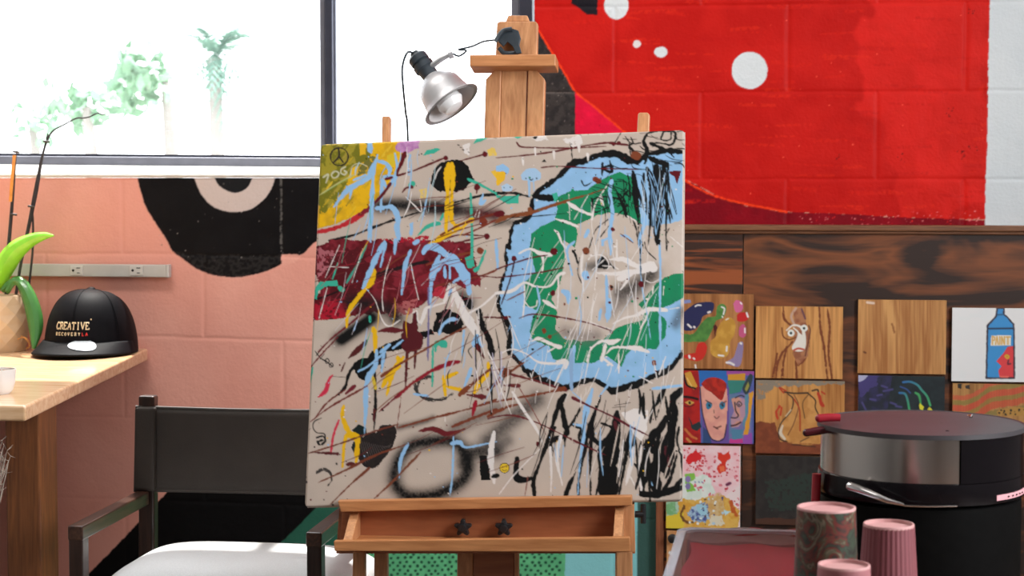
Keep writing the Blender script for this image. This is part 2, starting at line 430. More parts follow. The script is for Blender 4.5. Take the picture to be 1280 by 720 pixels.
# ---- the block wall: one mesh, tooled mortar joints in relief
ZSILL = PY(395, 220.4, 0).z - 0.004
X_JAMB = PY(668, 20, 0).x
WIN_L, WIN_T = -2.15, 3.15
WX0, WX1, WTOP = -2.6, 2.3, 3.4
fx = np.arange(PY(-30, 360, 0).x, PY(1305, 360, 0).x, 0.0022)
xs = np.unique(np.concatenate([[WX0, WIN_L], np.linspace(WX0, fx[0], 5), fx, np.linspace(fx[-1], WX1, 4), [X_JAMB]]))
fz = np.arange(PY(640, 760, 0).z, PY(640, -230, 0).z, 0.0022)
zs = np.unique(np.concatenate([[0.0, 0.12], fz, [ZSILL, 1.95, 2.6, WIN_T, WTOP]]))
XX, ZZ = np.meshgrid(xs, zs)
def joint_depth(XX, ZZ):
    zoff = np.clip(-(XX-0.2)/1.1, 0, 1)*0.018
    z = ZZ-1.2528-zoff
    k = np.round(z/0.2032); dz = z-k*0.2032
    row = np.floor(z/0.2032)
    par = np.mod(row, 2)
    x0 = np.where(par == 0, 0.4512, 0.6512)
    x = XX-x0; dx = x-np.round(x/0.4057)*0.4057
    wob = (fbm(XX*1000, ZZ*1000, 60, 4, 2)-0.5)*0.004
    right = np.clip((XX-0.0)/0.1, 0, 1)
    h = np.exp(-((dz+wob)/0.0042)**2)*(0.0016+0.0004*right)
    v = np.exp(-((dx+wob*0.6)/0.0050)**2)*0.0030*(0.55+0.45*right)
    patch = 0.35+0.9*fbm(XX*1000, ZZ*1000, 260, 9, 2)
    return np.maximum(h*patch, v*np.clip(patch+0.15, 0.3, 1.2))
YY = joint_depth(XX, ZZ)-(fbm(XX*1000, ZZ*1000, 24, 21, 3)-0.5)*0.0011
ppx, ppy = proj_np(np.stack([XX, YY, ZZ], -1))
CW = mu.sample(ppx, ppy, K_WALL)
xc = (xs[1:]+xs[:-1])/2; zc = (zs[1:]+zs[:-1])/2
XC, ZC = np.meshgrid(xc, zc)
open_ = (XC > WIN_L) & (XC < X_JAMB) & (ZC > ZSILL) & (ZC < WIN_T)
LEDGE_Z = PY(1000, 281, 0).z
PAN_X0 = PY(820, 640, -0.02).x
behind = (XC > PAN_X0+0.03) & (ZC < LEDGE_Z-0.02)
zb = LEDGE_Z-0.02; xb = PAN_X0+0.03
def wall_box(x0, z0, x1, z1, y0=0.0, y1=0.2): return None
YB = 0.2
ex_v, ex_f = [], []
def quad(a, b, c, d): o = len(ex_v); ex_v.extend([a, b, c, d]); ex_f.append((o, o+1, o+2, o+3))
quad((xb, 0.004, 0), (WX1, 0.004, 0), (WX1, 0.004, zb), (xb, 0.004, zb))
# reveals of the opening and the back of the wall
quad((WIN_L, 0, ZSILL), (X_JAMB, 0, ZSILL), (X_JAMB, YB, ZSILL), (WIN_L, YB, ZSILL))
quad((X_JAMB, 0, ZSILL), (X_JAMB, 0, WIN_T), (X_JAMB, YB, WIN_T), (X_JAMB, YB, ZSILL))
quad((WIN_L, 0, ZSILL), (WIN_L, YB, ZSILL), (WIN_L, YB, WIN_T), (WIN_L, 0, WIN_T))
quad((WIN_L, 0, WIN_T), (WIN_L, YB, WIN_T), (X_JAMB, YB, WIN_T), (X_JAMB, 0, WIN_T))
for (a, b, c, d) in ((WX0, 0, WX1, ZSILL), (WX0, WIN_T, WX1, WTOP), (WX0, ZSILL, WIN_L, WIN_T), (X_JAMB, ZSILL, WX1, WIN_T)):
    quad((a, YB, b), (a, YB, d), (c, YB, d), (c, YB, b))
M_MURAL = vcol_mat('painted_block_wall', rough=0.5, bump=0.30, bscale=150, spec=0.12, bdist=0.003)
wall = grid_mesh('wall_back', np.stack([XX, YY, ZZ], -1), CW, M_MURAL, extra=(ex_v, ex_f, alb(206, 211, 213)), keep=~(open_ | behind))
tag(wall, kind='structure')
del CW, ppx, ppy
# ---- other surfaces of the room
M_FLOOR = mat('sealed_concrete', alb(92, 86, 80), 0.55, var=0.2, scale=4, bump=0.1)
M_CEIL = mat('grey_ceiling', (0.34, 0.33, 0.32), 0.8, var=0.05, scale=3)
M_PLAIN = mat('grey_wall_paint', (0.38, 0.37, 0.36), 0.7, var=0.05, scale=5, bump=0.1)
tag(MB().box(WX0, -6.6, -0.1, WX1, 0.0, 0).build('floor', M_FLOOR), kind='structure')
tag(MB().box(WX0, -6.6, WTOP, WX1, 0.2, WTOP+0.1).build('ceiling', M_CEIL), kind='structure')
tag(MB().box(WX0-0.1, -6.6, 0, WX0, 0.2, WTOP).build('wall_left', M_PLAIN), kind='structure')
WY0, WY1, WZ0, WZ1 = -3.4, -1.8, 1.2, 2.8
mb = MB().box(WX1, -6.6, 0, WX1+0.1, WY0, WTOP).box(WX1, WY1, 0, WX1+0.1, 0.2, WTOP).box(WX1, WY0, 0, WX1+0.1, WY1, WZ0).box(WX1, WY0, WZ1, WX1+0.1, WY1, WTOP)
tag(mb.build('wall_right', M_PLAIN), kind='structure')
mb = MB()
for a in ((WY0, WZ0, WY0+0.05, WZ1), (WY1-0.05, WZ0, WY1, WZ1), (WY0+0.05, WZ0, WY1-0.05, WZ0+0.05), (WY0+0.05, WZ1-0.05, WY1-0.05, WZ1)): mb.box(WX1+0.03, a[0], a[1], WX1+0.08, a[2], a[3])
tag(mb.build('window_2', mat('dark_frame_paint', (0.05, 0.05, 0.055), 0.4)), kind='structure')
tag(MB().box(WX0-0.1, -6.7, 0, WX1+0.1, -6.601, WTOP).build('wall_front', M_PLAIN), kind='structure')
# ---- window: sloping white sill, dark aluminium frame, two panes
M_ALU = mat('dark_aluminium_frame', alb(80, 82, 96, 1.0), 0.38, 0.7, var=0.1, scale=20)
M_ALU2 = mat('sky_lit_aluminium', alb(136, 138, 150, 1.0), 0.4, 0.6, var=0.1, scale=20)  # paler copy of the frame metal, skylight put into its colour
M_SILL = mat('white_sill_paint', (0.82, 0.82, 0.8), 0.6, var=0.05, scale=40, bump=0.2)
zl = zr = PY(200, 219.8, -0.006).z
sl_ = (zr-zl)/(PY(395, 222, 0).x-PY(0, 217, 0).x)
def sillz(x): return zl+sl_*(x-PY(0, 217, 0).x)
YF = 0.10
def railz(x, py_l, py_r, y=YF):
    a = PY(0, py_l, y); b = PY(395, py_r, y); return a.z+(b.z-a.z)/(b.x-a.x)*(x-a.x)
mb = MB(); X0, X1 = WIN_L+0.001, X_JAMB-0.001
nn = 140; gg = random.Random(2); vs = []; fs = []
for i in range(nn+1):
    x = X0+(X1-X0)*i/nn; w = gg.uniform(-0.0012, 0.0012)
    vs += [(x, -0.006, sillz(x)+w), (x, -0.006, sillz(x)+0.004), (x, YF-0.001, railz(x, 205.2, 208.6)), (x, YF-0.001, ZSILL+0.0005), (x, -0.001, ZSILL+0.0005)]
for i in range(nn):
    o = i*5
    for k in range(5): fs.append((o+k, o+5+k, o+5+(k+1) % 5, o+(k+1) % 5))
fs += [(0, 1, 2, 3, 4), tuple(nn*5+k for k in (4, 3, 2, 1, 0))]
mb.add(vs, fs); tag(mb.build('trim_1', M_SILL), kind='structure')
win = bpy.data.objects.new('window_1', None); COL.objects.link(win); win.location = (X0, YF, ZSILL); tag(win, kind='structure')
def rail(name, pts_fn, m):
    pass
mb = MB()
mb.hexa([(X0, YF, railz(X0, 205.0, 208.4)-0.004), (X1, YF, railz(X1, 205.0, 208.4)-0.004), (X1, YF+0.06, railz(X1, 205.0, 208.4)-0.004), (X0, YF+0.06, railz(X0, 205.0, 208.4)-0.004),
         (X0, YF, railz(X0, 194.8, 197.6)), (X1, YF, railz(X1, 194.8, 197.6)), (X1, YF+0.06, railz(X1, 194.8, 197.6)), (X0, YF+0.06, railz(X0, 194.8, 197.6))])
mb.build('bottom_rail', M_ALU2, win, bevel=0.003)
mb = MB()
mb.hexa([(X0, YF+0.012, railz(X0, 195, 198)), (X1, YF+0.012, railz(X1, 195, 198)), (X1, YF+0.05, railz(X1, 195, 198)), (X0, YF+0.05, railz(X0, 195, 198)),
         (X0, YF+0.012, railz(X0, 191.6, 194.6)), (X1, YF+0.012, railz(X1, 191.6, 194.6)), (X1, YF+0.05, railz(X1, 191.6, 194.6)), (X0, YF+0.05, railz(X0, 191.6, 194.6))])
mb.build('glazing_bead', M_ALU, win)
def post(px0, px1, y0, y1, m, name, bev=0.002):
    xa, xb_ = PY(px0, 120, y0).x, PY(px1, 120, y0).x
    MB().box(xa, y0, ZSILL+0.02, xb_, y1, WIN_T).build(name, m, win, bevel=bev)
post(400, 406.5, YF, YF+0.06, M_ALU2, 'mullion'); post(406.5, 416, YF-0.012, YF+0.05, M_ALU, 'mullion'); post(416, 420.5, YF+0.005, YF+0.06, M_ALU2, 'mullion')
post(639, 649, YF, YF+0.06, M_ALU2, 'jamb_frame'); post(649, 665, YF-0.02, YF+0.06, M_ALU, 'jamb_frame')
MB().box(X0, YF, WIN_T-0.05, X1, YF+0.06, WIN_T).build('head_rail', M_ALU, win)
MB().box(X0, YF, ZSILL+0.02, X0+0.05, YF+0.06, WIN_T).build('jamb_frame', M_ALU, win)
M_GLASS = clear_mat('window_glass', (0.9, 0.95, 0.95), 0.04, 0.02)
for a, b in ((X0+0.05, PY(400, 120, YF).x), (PY(420, 120, YF).x, PY(639, 120, YF).x)):
    MB().box(a, YF+0.028, ZSILL+0.03, b, YF+0.034, WIN_T-0.05).build('pane', M_GLASS, win)
# ---- stained plywood wainscot with its ledge and edge strip
def ply_mat(name, dark, light, seed, sx, sz, dist, contrast=(0.38, 0.62)):
    m, nt, b = new_mat(name)
    tc = N(nt, 'ShaderNodeTexCoord'); mp = N(nt, 'ShaderNodeMapping')
    mp.inputs['Scale'].default_value = (sx, 1, sz); mp.inputs['Location'].default_value = (seed, 0, seed*0.7)
    nt.links.new(tc.outputs['Object'], mp.inputs['Vector'])
    n1 = N(nt, 'ShaderNodeTexNoise', Scale=1.0, Detail=3.0, Distortion=dist, Roughness=0.45)
    nt.links.new(mp.outputs['Vector'], n1.inputs['Vector'])
    mlt = N(nt, 'ShaderNodeMath', operation='MULTIPLY'); mlt.inputs[1].default_value = 5.0
    fr = N(nt, 'ShaderNodeMath', operation='PINGPONG'); fr.inputs[1].default_value = 1.0
    nt.links.new(n1.outputs['Fac'], mlt.inputs[0]); nt.links.new(mlt.outputs[0], fr.inputs[0])
    n2 = N(nt, 'ShaderNodeTexNoise', Scale=1.0, Detail=6.0)
    mp2 = N(nt, 'ShaderNodeMapping'); mp2.inputs['Scale'].default_value = (9, 1, 160)
    nt.links.new(tc.outputs['Object'], mp2.inputs['Vector']); nt.links.new(mp2.outputs['Vector'], n2.inputs['Vector'])
    mx = N(nt, 'ShaderNodeMix', data_type='FLOAT'); mx.inputs[0].default_value = 0.35
    nt.links.new(fr.outputs[0], mx.inputs[2]); nt.links.new(n2.outputs['Fac'], mx.inputs[3])
    rp = N(nt, 'ShaderNodeValToRGB'); e = rp.color_ramp.elements
    e[0].position, e[1].position = contrast; e[0].color = (*dark, 1); e[1].color = (*light, 1)
    nt.links.new(mx.outputs[0], rp.inputs['Fac']); nt.links.new(rp.outputs['Color'], b.inputs['Base Color'])
    b.inputs['Roughness'].default_value = 0.5
    bp = N(nt, 'ShaderNodeBump', Strength=0.15, Distance=0.001); nt.links.new(n2.outputs['Fac'], bp.inputs['Height']); nt.links.new(bp.outputs['Normal'], b.inputs['Normal'])
    return m
M_PLYA = ply_mat('stained_plywood_straight', alb(50, 28, 18), alb(140, 72, 34), 3.3, 2.2, 34, 0.6)
M_PLYB = ply_mat('stained_plywood_swirl', alb(42, 25, 17), alb(118, 66, 34), 8.1, 3.0, 13, 1.2, (0.30, 0.80))
M_TRIMW = wood_mat('stained_trim', alb(84, 50, 32), alb(132, 88, 58), 'X', 14, 30)
M_TRIMV = wood_mat('stained_edge_strip', alb(96, 54, 34), alb(140, 84, 54), 'Z', 14, 30)
SEAM = PY(929, 330, -0.02).x; ZT = LEDGE_Z-0.014
tag(MB().box(PAN_X0+0.02, -0.02, 0.0, SEAM-0.0012, 0.0, ZT).build('wall_wainscot_left', M_PLYA), kind='structure')
tag(MB().box(SEAM+0.0012, -0.02, 0.0, WX1, 0.0, ZT).build('wall_wainscot_right', M_PLYB), kind='structure')
tag(MB().box(PAN_X0, -0.024, 0.0, PAN_X0+0.0195, 0.0, ZT).build('trim_2', M_TRIMV, bevel=0.002), kind='structure')
mb = MB(); zc_ = LEDGE_Z
mb.box(PAN_X0-0.003, -0.034, zc_-0.0135, WX1, -0.0005, zc_+0.0005); mb.box(PAN_X0-0.003, -0.028, zc_-0.021, WX1, -0.0215, zc_-0.0136)
tag(mb.build('trim_3', M_TRIMW, bevel=0.003), kind='structure')
# ---- outside: ground, eave, pale trees
M_OUT = mat('bright_ground', (0.6, 0.6, 0.56), 0.9, scale=2)
tag(MB().box(-40, 0.25, -0.4, 40, 60, -0.3).build('exterior_ground', M_OUT), kind='structure')
M_LEAFO = mat('sunlit_foliage', (0.17, 0.31, 0.2), 0.6, var=0.25, scale=3)
M_PALMO = mat('palm_fronds', (0.12, 0.24, 0.19), 0.5, var=0.2, scale=3)
M_BARKO = mat('pale_bark', (0.26, 0.24, 0.23), 0.9, scale=5)
def leaves(mb, c, r, n, s, g):
    for _ in range(n):
        d = Vector((g.gauss(0, 1), g.gauss(0, 1), g.gauss(0, 1))).normalized()*r*g.uniform(0.3, 1)**0.6
        p = Vector(c)+Vector((d.x, d.y, d.z*0.75)); a = Vector((g.gauss(0, 1), g.gauss(0, 1), g.gauss(0, 1))).normalized()*s
        b = a.cross(Vector((g.gauss(0, 1), g.gauss(0, 1), g.gauss(0, 1)))).normalized()*s*0.5
        mb.add([p-a, p+b, p+a, p-b], [(0, 1, 2, 3)])
def out_tree(px, py, Y, r, n, s, label, seed, squash=1):
    c = PY(px, py, Y); g = random.Random(seed)
    t = empty('tree', (c.x, c.y, -0.3), label, 'tree')
    mb = MB()
    for k in range(6): leaves(mb, c+Vector((g.uniform(-r, r)*0.8, g.uniform(-r, r)*0.5, g.uniform(-.4, .4)*r)), r*0.6, n//6, s, g)
    mb.build('foliage', M_LEAFO, t)
    MB().tube([(c.x, c.y, -0.3), (c.x+0.1, c.y, c.z*0.5), (c.x, c.y, c.z)], [0.12, 0.1, 0.05]).build('trunk', M_BARKO, t, smooth=True)
out_tree(206, 96, 17.5, 0.62, 170, 0.12, 'pale green round tree outside the window, just left of the palm', 4)
out_tree(108, 134, 15, 0.42, 90, 0.10, 'small washed-out tree outside the window, above the bent orchid twig', 8)
out_tree(40, 152, 20, 0.5, 70, 0.1, 'faint low tree outside the window at the far left', 15)
pc = PY(268, 66, 15); pt = empty('palm_tree', (pc.x, pc.y, -0.3), 'faint pale palm outside the window, left of the dark window post', 'palm tree')
MB().tube([(pc.x, pc.y, -0.3), (pc.x+0.03, pc.y, 1.2), (pc.x, pc.y, pc.z-0.05)], [0.1, 0.08, 0.07]).build('trunk', M_BARKO, pt, smooth=True)
mb = MB(); g = random.Random(5)
for k in range(34):
    a = g.uniform(0, 2*PI); el = g.uniform(-1.3, 1.1); L = g.uniform(0.45, 0.75)
    d = Vector((math.cos(a)*math.cos(el), math.sin(a)*math.cos(el), math.sin(el)))
    sp = [pc+d*L*t+Vector((0, 0, -0.38*t*t*L)) for t in np.linspace(0, 1, 9)]
    for i in range(1, 9):
        dd = (sp[i]-sp[i-1]).normalized(); s_ = dd.cross(Vector((0, 0, 1)))
        if s_.length < 0.05: s_ = Vector((1, 0, 0))
        s_ = s_.normalized()
        for sg in (-1, 1):
            w = 0.14*math.sin(PI*(i/9.5)**0.7)
            tip = sp[i]+s_*sg*w+dd*0.07+Vector((0, 0, -0.05)); mb.add([sp[i-1], sp[i-1]+dd*0.05, tip], [(0, 1, 2)])
mb.build('fronds', M_PALMO, pt)
# ================================================================ light
w = bpy.data.worlds.new('sky'); SC.world = w; w.use_nodes = True
bg = w.node_tree.nodes['Background']; bg.inputs['Color'].default_value = (0.93, 0.97, 1.0, 1); bg.inputs['Strength'].default_value = SKY
def area(name, loc, sx, sy, power, col=(1, 0.96, 0.91), rot=(0, 0, 0)):
    l = bpy.data.lights.new(name, 'AREA'); l.shape = 'RECTANGLE'; l.size = sx; l.size_y = sy; l.energy = power; l.color = col
    o = bpy.data.objects.new(name, l); COL.objects.link(o); o.location = loc; o.rotation_euler = rot; return o
def aim(frm, to): return (Vector(to)-Vector(frm)).to_track_quat('-Z', 'Y').to_euler()
area('side_window_boost_lamp', (WX1+0.14, (WY0+WY1)/2, (WZ0+WZ1)/2), 1.6, 1.5, LAMP_A, (0.97, 0.98, 1.0), rot=aim((1, 0, 0), (0, 0, 0)))  # area lamp added outside the unseen side window to boost its daylight
area('added_ceiling_fill', (-1.0, -1.4, WTOP-0.03), 1.4, 0.4, LAMP_B)  # added light without a fixture, lifts the salmon wall from above
area('added_ceiling_fill', (0.0, -3.6, WTOP-0.03), 1.2, 0.6, LAMP_C)  # added weak fill for surfaces facing the camera, no fixture
s = bpy.data.lights.new('sun', 'SUN'); s.energy = SUN; s.angle = 0.012; s.color = (1, 0.95, 0.88)
so = bpy.data.objects.new('sun', s); COL.objects.link(so)
so.rotation_euler = Vector((0.10, -1.0, -2.4)).to_track_quat('-Z', 'Y').to_euler()
# ================================================================ the big canvas
BEI, BK, BLU, GRN = (199, 182, 168), (11, 10, 11), (146, 188, 226), (24, 136, 90)
YEL, OLV, MAR, REDP, WH, RUST, TEAL, PUR = (230, 178, 20), (118, 114, 28), (92, 12, 22), (172, 22, 44), (226, 217, 212), (124, 62, 36), (58, 172, 146), (178, 118, 172)
cv = Paint(370, 150, 866, 646, 2.0, BEI); cv.organic = True
cv.poly([(360, 140), (880, 140), (880, 660), (360, 660)], BEI, col2=(193, 176, 163), tsc=40)
fA = lambda: cv.frame(380, 150, 4.8)
fB = lambda: cv.frame(620, 150, 4.5)
fC = lambda: cv.frame(380, 280, 4.5)
fD = lambda: cv.frame(620, 300, 4.5)
fE = lambda: cv.frame(370, 420, 3.272)
fF = lambda: cv.frame(610, 440, 3.6)
fG = lambda: cv.frame(395, 155, 7.2)
# -- yellow and olive corner
fA()
cv.poly([(40, 100), (690, 110), (600, 210), (545, 330), (440, 470), (380, 530), (300, 580), (180, 630), (30, 660)], YEL, rough=1.5, col2=(206, 160, 30), tsc=9)
cv.poly([(80, 140), (400, 128), (420, 190), (360, 260), (300, 300), (250, 420), (160, 520), (95, 560), (70, 480)], OLV, rough=6, col2=(160, 146, 44), tsc=7, seed=4, thr=0.5)
cv.poly([(330, 270), (440, 200), (420, 300), (330, 340)], (112, 108, 50), rough=4, dry=0.5)
cv.poly([(340, 140), (380, 140), (370, 210), (330, 215)], (228, 178, 36), rough=3)
g_ = random.Random(21)
for _ in range(46):
    x, y = g_.uniform(85, 480), g_.uniform(170, 600)
    if x+y*0.9 > 800: continue
    L = g_.uniform(40, 110); cv.stroke([(x, y), (x+L*0.62, y-L*0.78)], g_.uniform(1.2, 3.4), g_.choice([(206, 168, 40), (146, 132, 40), (226, 186, 50), (170, 150, 60)]), dry=0.6, alpha=0.8, seed=g_.randint(0, 50))
cv.poly([(560, 130), (690, 112), (690, 160), (620, 205), (545, 180)], PUR, rough=3, col2=(196, 142, 188), tsc=4)
cv.poly([(500, 215), (560, 190), (545, 270), (505, 300)], (216, 186, 44), rough=2)
cv.stroke([(60, 678), (130, 664), (200, 645), (270, 612), (330, 575), (395, 528)], [4, 5, 6, 6.5, 6, 4.5], (186, 40, 48), rough=1.2)
cv.stroke([(330, 570), (400, 525), (450, 470)], [4, 6, 3], (128, 30, 44), rough=1.4)
# -- sprayed dark band and long black line
cv.spray([(450, 520), (560, 512), (680, 522), (800, 528), (900, 540)], 9.5, (22, 20, 22), 0.97)
cv.spray([(760, 530), (900, 545), (1040, 560), (1150, 572)], 7, (40, 26, 30), 0.9)
cv.spray([(480, 500), (640, 500), (800, 512), (1000, 530)], 6, (14, 12, 13), 0.5)
cv.spray([(1020, 575), (1150, 560)], 9, MAR, 0.6)
cv.stroke([(150, 724), (300, 690), (400, 650), (540, 600), (660, 562), (800, 520), (930, 488), (1060, 455), (1160, 445)], [2.6, 3, 3.4, 3, 2.6, 2.2, 2.4, 3.4, 5], BK, rough=0.5)
# -- maroon block
fC()
cv.poly([(70, 120), (180, 88), (420, 84), (600, 92), (830, 100), (945, 104), (955, 190), (990, 300), (985, 345), (900, 352), (830, 340), (760, 390), (700, 430), (640, 470), (530, 500), (430, 505), (330, 500), (230, 530), (40, 545), (40, 440), (90, 380), (75, 300), (50, 210)], MAR, rough=3.5, col2=(128, 34, 46), tsc=9, seed=6)
cv.poly([(100, 200), (300, 130), (420, 300), (330, 420), (160, 420)], (84, 16, 24), rough=6, dry=0.35, seed=9)
cv.poly([(60, 130), (170, 150), (140, 260), (80, 290)], (170, 96, 104), rough=5, dry=0.75, seed=14)
cv.poly([(40, 440), (300, 420), (250, 520), (40, 545)], REDP, rough=5, dry=0.62, seed=3)
cv.poly([(440, 490), (520, 440), (640, 420), (620, 500), (500, 520)], (176, 96, 96), rough=6, dry=0.5, seed=5)
cv.poly([(720, 400), (740, 360), (800, 350), (800, 420)], (180, 44, 60), rough=4, dry=0.3)
cv.poly([(420, 80), (700, 70), (690, 100), (500, 110)], REDP, rough=3, dry=0.6)
for _ in range(40):
    x, y = g_.uniform(60, 640), g_.uniform(110, 500)
    cv.stroke([(x, y), (x+g_.uniform(-60, 60), y+g_.uniform(-40, 40))], g_.uniform(0.5, 1.6), g_.choice([(150, 50, 62), (70, 12, 20), (176, 80, 90)]), dry=0.5, alpha=0.7, seed=g_.randint(0, 60))
cv.spray([(250, 440), (360, 450), (470, 480), (520, 530)], 12, (30, 20, 22), 0.95)
cv.spray([(200, 650), (290, 590), (380, 535)], 10, BK, 0.97)
cv.stroke([(215, 650), (300, 590), (380, 530)], 13, BK, soft=3)
cv.stroke([(50, 428), (140, 400), (250, 350)], 2, BK)
cv.stroke([(330, 320), (430, 280), (560, 240), (700, 210)], [4, 6, 5, 4], (30, 18, 20), rough=1)
# -- the big letter shape: black outline, blue field, green inner ring, bare centre
OUT = [(fB(), cv.T(p))[1] for p in [(1042, 182), (960, 172), (900, 185), (850, 190), (800, 235), (740, 222), (690, 195), (630, 190), (560, 205), (490, 232), (430, 245), (360, 310), (300, 358), (240, 400), (205, 450), (200, 520), (165, 560), (105, 582), (82, 640), (72, 720)]]
OUT += [(fD(), cv.T(p))[1] for p in [(58, 30), (52, 90), (60, 150), (36, 220), (18, 300), (14, 370), (42, 430), (74, 490), (78, 560), (72, 610), (92, 650)]]
OUT += [(fF(), cv.T(p))[1] for p in [(112, 15), (165, 85), (230, 118), (300, 150), (360, 158), (420, 135), (470, 125), (520, 150), (560, 175), (620, 160), (680, 138), (740, 112), (800, 85), (850, 40), (872, 8)]]
cv.T = lambda p: p
cv.poly(OUT+[(851, 430), (851, 380), (853, 260), (853, 188)], BLU, rough=1, smooth=False, col2=(140, 182, 218), tsc=14)
fB()
GR = [cv.T(p) for p in [(760, 320), (690, 290), (600, 332), (520, 390), (420, 402), (332, 440), (345, 500), (330, 568), (250, 600), (200, 640), (192, 720)]]
fD()
GR += [cv.T(p) for p in [(198, 80), (222, 180), (165, 235), (162, 365), (232, 400), (205, 440), (188, 520), (205, 560), (300, 598), (320, 672), (440, 692), (560, 688), (622, 650), (705, 712), (740, 640), (762, 612), (900, 612), (950, 545), (962, 460), (905, 400), (980, 365), (1056, 325), (1056, 188), (990, 192), (900, 242), (860, 300), (830, 200)]]
fB(); GR += [cv.T(p) for p in [(820, 600), (800, 440)]]
cv.T = lambda p: p; cv.poly(GR, GRN, rough=1.4, col2=(30, 128, 88), tsc=12)
fB(); CE = [cv.T(p) for p in [(440, 720), (462, 640), (450, 592), (560, 540), (640, 520), (760, 545), (830, 600), (960, 585), (1052, 560)]]
fD(); CE += [cv.T(p) for p in [(1054, 0), (1054, 188), (990, 192), (900, 242), (860, 300), (800, 365), (840, 405), (820, 450), (690, 488), (640, 530), (600, 560), (480, 570), (385, 556), (332, 500), (345, 400), (312, 330), (360, 240), (388, 110), (378, 0)]]
cv.T = lambda p: p; cv.poly(CE, BEI, rough=1.4, col2=(206, 190, 178), tsc=14)
fD(); cv.spray([(700, 300), (800, 250), (880, 190)], 11, BK, 0.85); cv.spray([(390, 520), (480, 545), (560, 540)], 9, (110, 100, 98), 0.6)
cv.spray([(640, 400), (720, 340), (790, 290)], 10, (96, 88, 86), 0.5); cv.spray([(530, 150), (620, 130)], 7, (40, 38, 40), 0.75)
cv.poly([(560, 120), (600, 90), (640, 140), (620, 165), (575, 160)], BK, rough=2)
cv.spray([(1010, 470), (1045, 400)], 7, (70, 68, 70), 0.7)
def ow(n):   # outline width follows the brush
    return [4.5 + 3.0*math.sin(i*1.7)**2 for i in range(n)]
cv.T = lambda p: p
n1 = OUT[:13]; cv.stroke(n1, [6, 7, 6, 7, 8, 9, 10, 10, 9, 9, 8, 7.5, 7], BK, rough=1.8, rsc=5)
cv.stroke(OUT[12:22], [7, 7, 6, 6, 7, 5, 4, 4, 3.5, 3.5], BK, rough=1.6, rsc=4)
cv.stroke(OUT[21:33], [3.5, 3, 4, 5, 5.5, 5, 5, 5.5, 6, 5.5, 5, 6], BK, rough=2.2, rsc=4, dry=0.25)
cv.stroke(OUT[32:], [7, 8, 9, 9, 8, 7, 6, 8, 9, 9, 8, 8, 8, 9, 10], BK, rough=2.2, rsc=5)
fB(); cv.stroke([(210, 425), (260, 435), (325, 440)], [6, 8, 8], BK, rough=1); cv.spray([(0, 580), (90, 575)], 5, BK, 0.6)
cv.stroke([(0, 412), (100, 412), (190, 432)], [5, 4, 2], BK, rough=0.6)
cv.stroke([(870, 215), (930, 240), (960, 250)], 9, BK, rough=1.5)
# -- black afro-like blot with the yellow pour
fA()
cv.poly([(880, 235), (940, 240), (990, 280), (1010, 330), (1025, 360), (990, 385), (965, 415), (920, 430), (880, 425), (840, 432), (800, 420), (765, 390), (760, 345), (785, 300), (820, 255)], BK, rough=2.0, rsc=4)
# -- black figure blots, left of centre
fC()
cv.poly([(740, 500), (800, 480), (870, 500), (900, 560), (880, 610), (800, 620), (730, 600)], BK, rough=3); cv.spray([(890, 400), (930, 440)], 8, BK, 0.8)
cv.poly([(880, 400), (940, 410), (960, 470), (930, 480), (900, 450)], BK, rough=3)
cv.stroke([(980, 480), (1000, 560), (1030, 640), (1050, 720)], [8, 9, 6, 5], BK, rough=1.2)
cv.poly([(380, 715), (450, 690), (560, 640), (720, 590), (740, 620), (600, 680), (480, 722)], BK, rough=2.5)
fE()
cv.poly([(310, 60), (400, 20), (440, 10), (430, 35), (370, 60), (370, 90), (330, 130), (290, 185), (255, 170), (235, 130), (250, 95), (295, 90)], BK, rough=1.6)
cv.stroke([(245, 110), (215, 160), (200, 210), (160, 250)], [5, 4, 4, 1.5], BK, rough=0.8)
cv.stroke([(365, 75), (350, 130)], 3, BK); cv.stroke([(322, 150), (325, 280), (318, 390)], [4, 4, 2], BK)
cv.stroke([(800, 170), (800, 325)], 2.5, BK); cv.stroke([(780, -20), (800, 40), (800, 90)], 6, BK, rough=1)
# heart-shaped scribble
cv.poly([(330, 395), (345, 368), (375, 362), (405, 372), (410, 405), (395, 450), (365, 495), (330, 535), (300, 540), (265, 520), (250, 480), (262, 430), (290, 400)], (40, 33, 31), smooth=True, rough=1.2, rsc=3, col2=(34, 28, 28), tsc=3)
cv.poly([(230, 385), (255, 362), (285, 372), (290, 400), (255, 430), (258, 480), (240, 490), (225, 455), (245, 420)], (22, 34, 34), rough=1.6)
for k in range(14): cv.stroke([(262+k*9, 430+k*2), (285+k*8, 520-k*6)], 0.7, (110, 100, 96), dry=0.4, alpha=0.6, seed=k)
# thin curls and scribbles
cv.stroke([(105, 335), (75, 350), (70, 375), (85, 395), (115, 400), (120, 420)], 1.5, BK); cv.blob(100, 425, 0, 0, BK)
cv.stroke([(85, 415), (110, 410), (120, 430), (100, 445), (88, 432), (112, 425)], 2.6, BK, rough=1)
cv.stroke([(85, 560), (110, 545), (140, 560), (145, 590), (130, 612)], [5, 4, 3, 2, 1.2], (60, 54, 52), dry=0.45, rough=1)
cv.stroke([(78, 62), (100, 90), (125, 105), (150, 125)], 1.4, BK)
for x, y in ((95, 70), (110, 85)): cv.stroke([(x-12, y+10), (x+6, y-12)], 1.1, BK)
cv.stroke([(118, 100), (128, 92), (136, 104), (124, 112), (118, 100)], 1.3, BK); cv.stroke([(136, 118), (146, 110), (152, 122), (140, 128), (136, 118)], 1.3, BK)
cv.stroke([(560, 165), (510, 175), (490, 210), (510, 245), (560, 262), (610, 255), (640, 235)], [4, 5, 6, 5, 4, 3, 2], (54, 50, 48), dry=0.45, rough=1.4)
cv.stroke([(720, 90), (705, 60), (725, 40)], 1.2, BK)
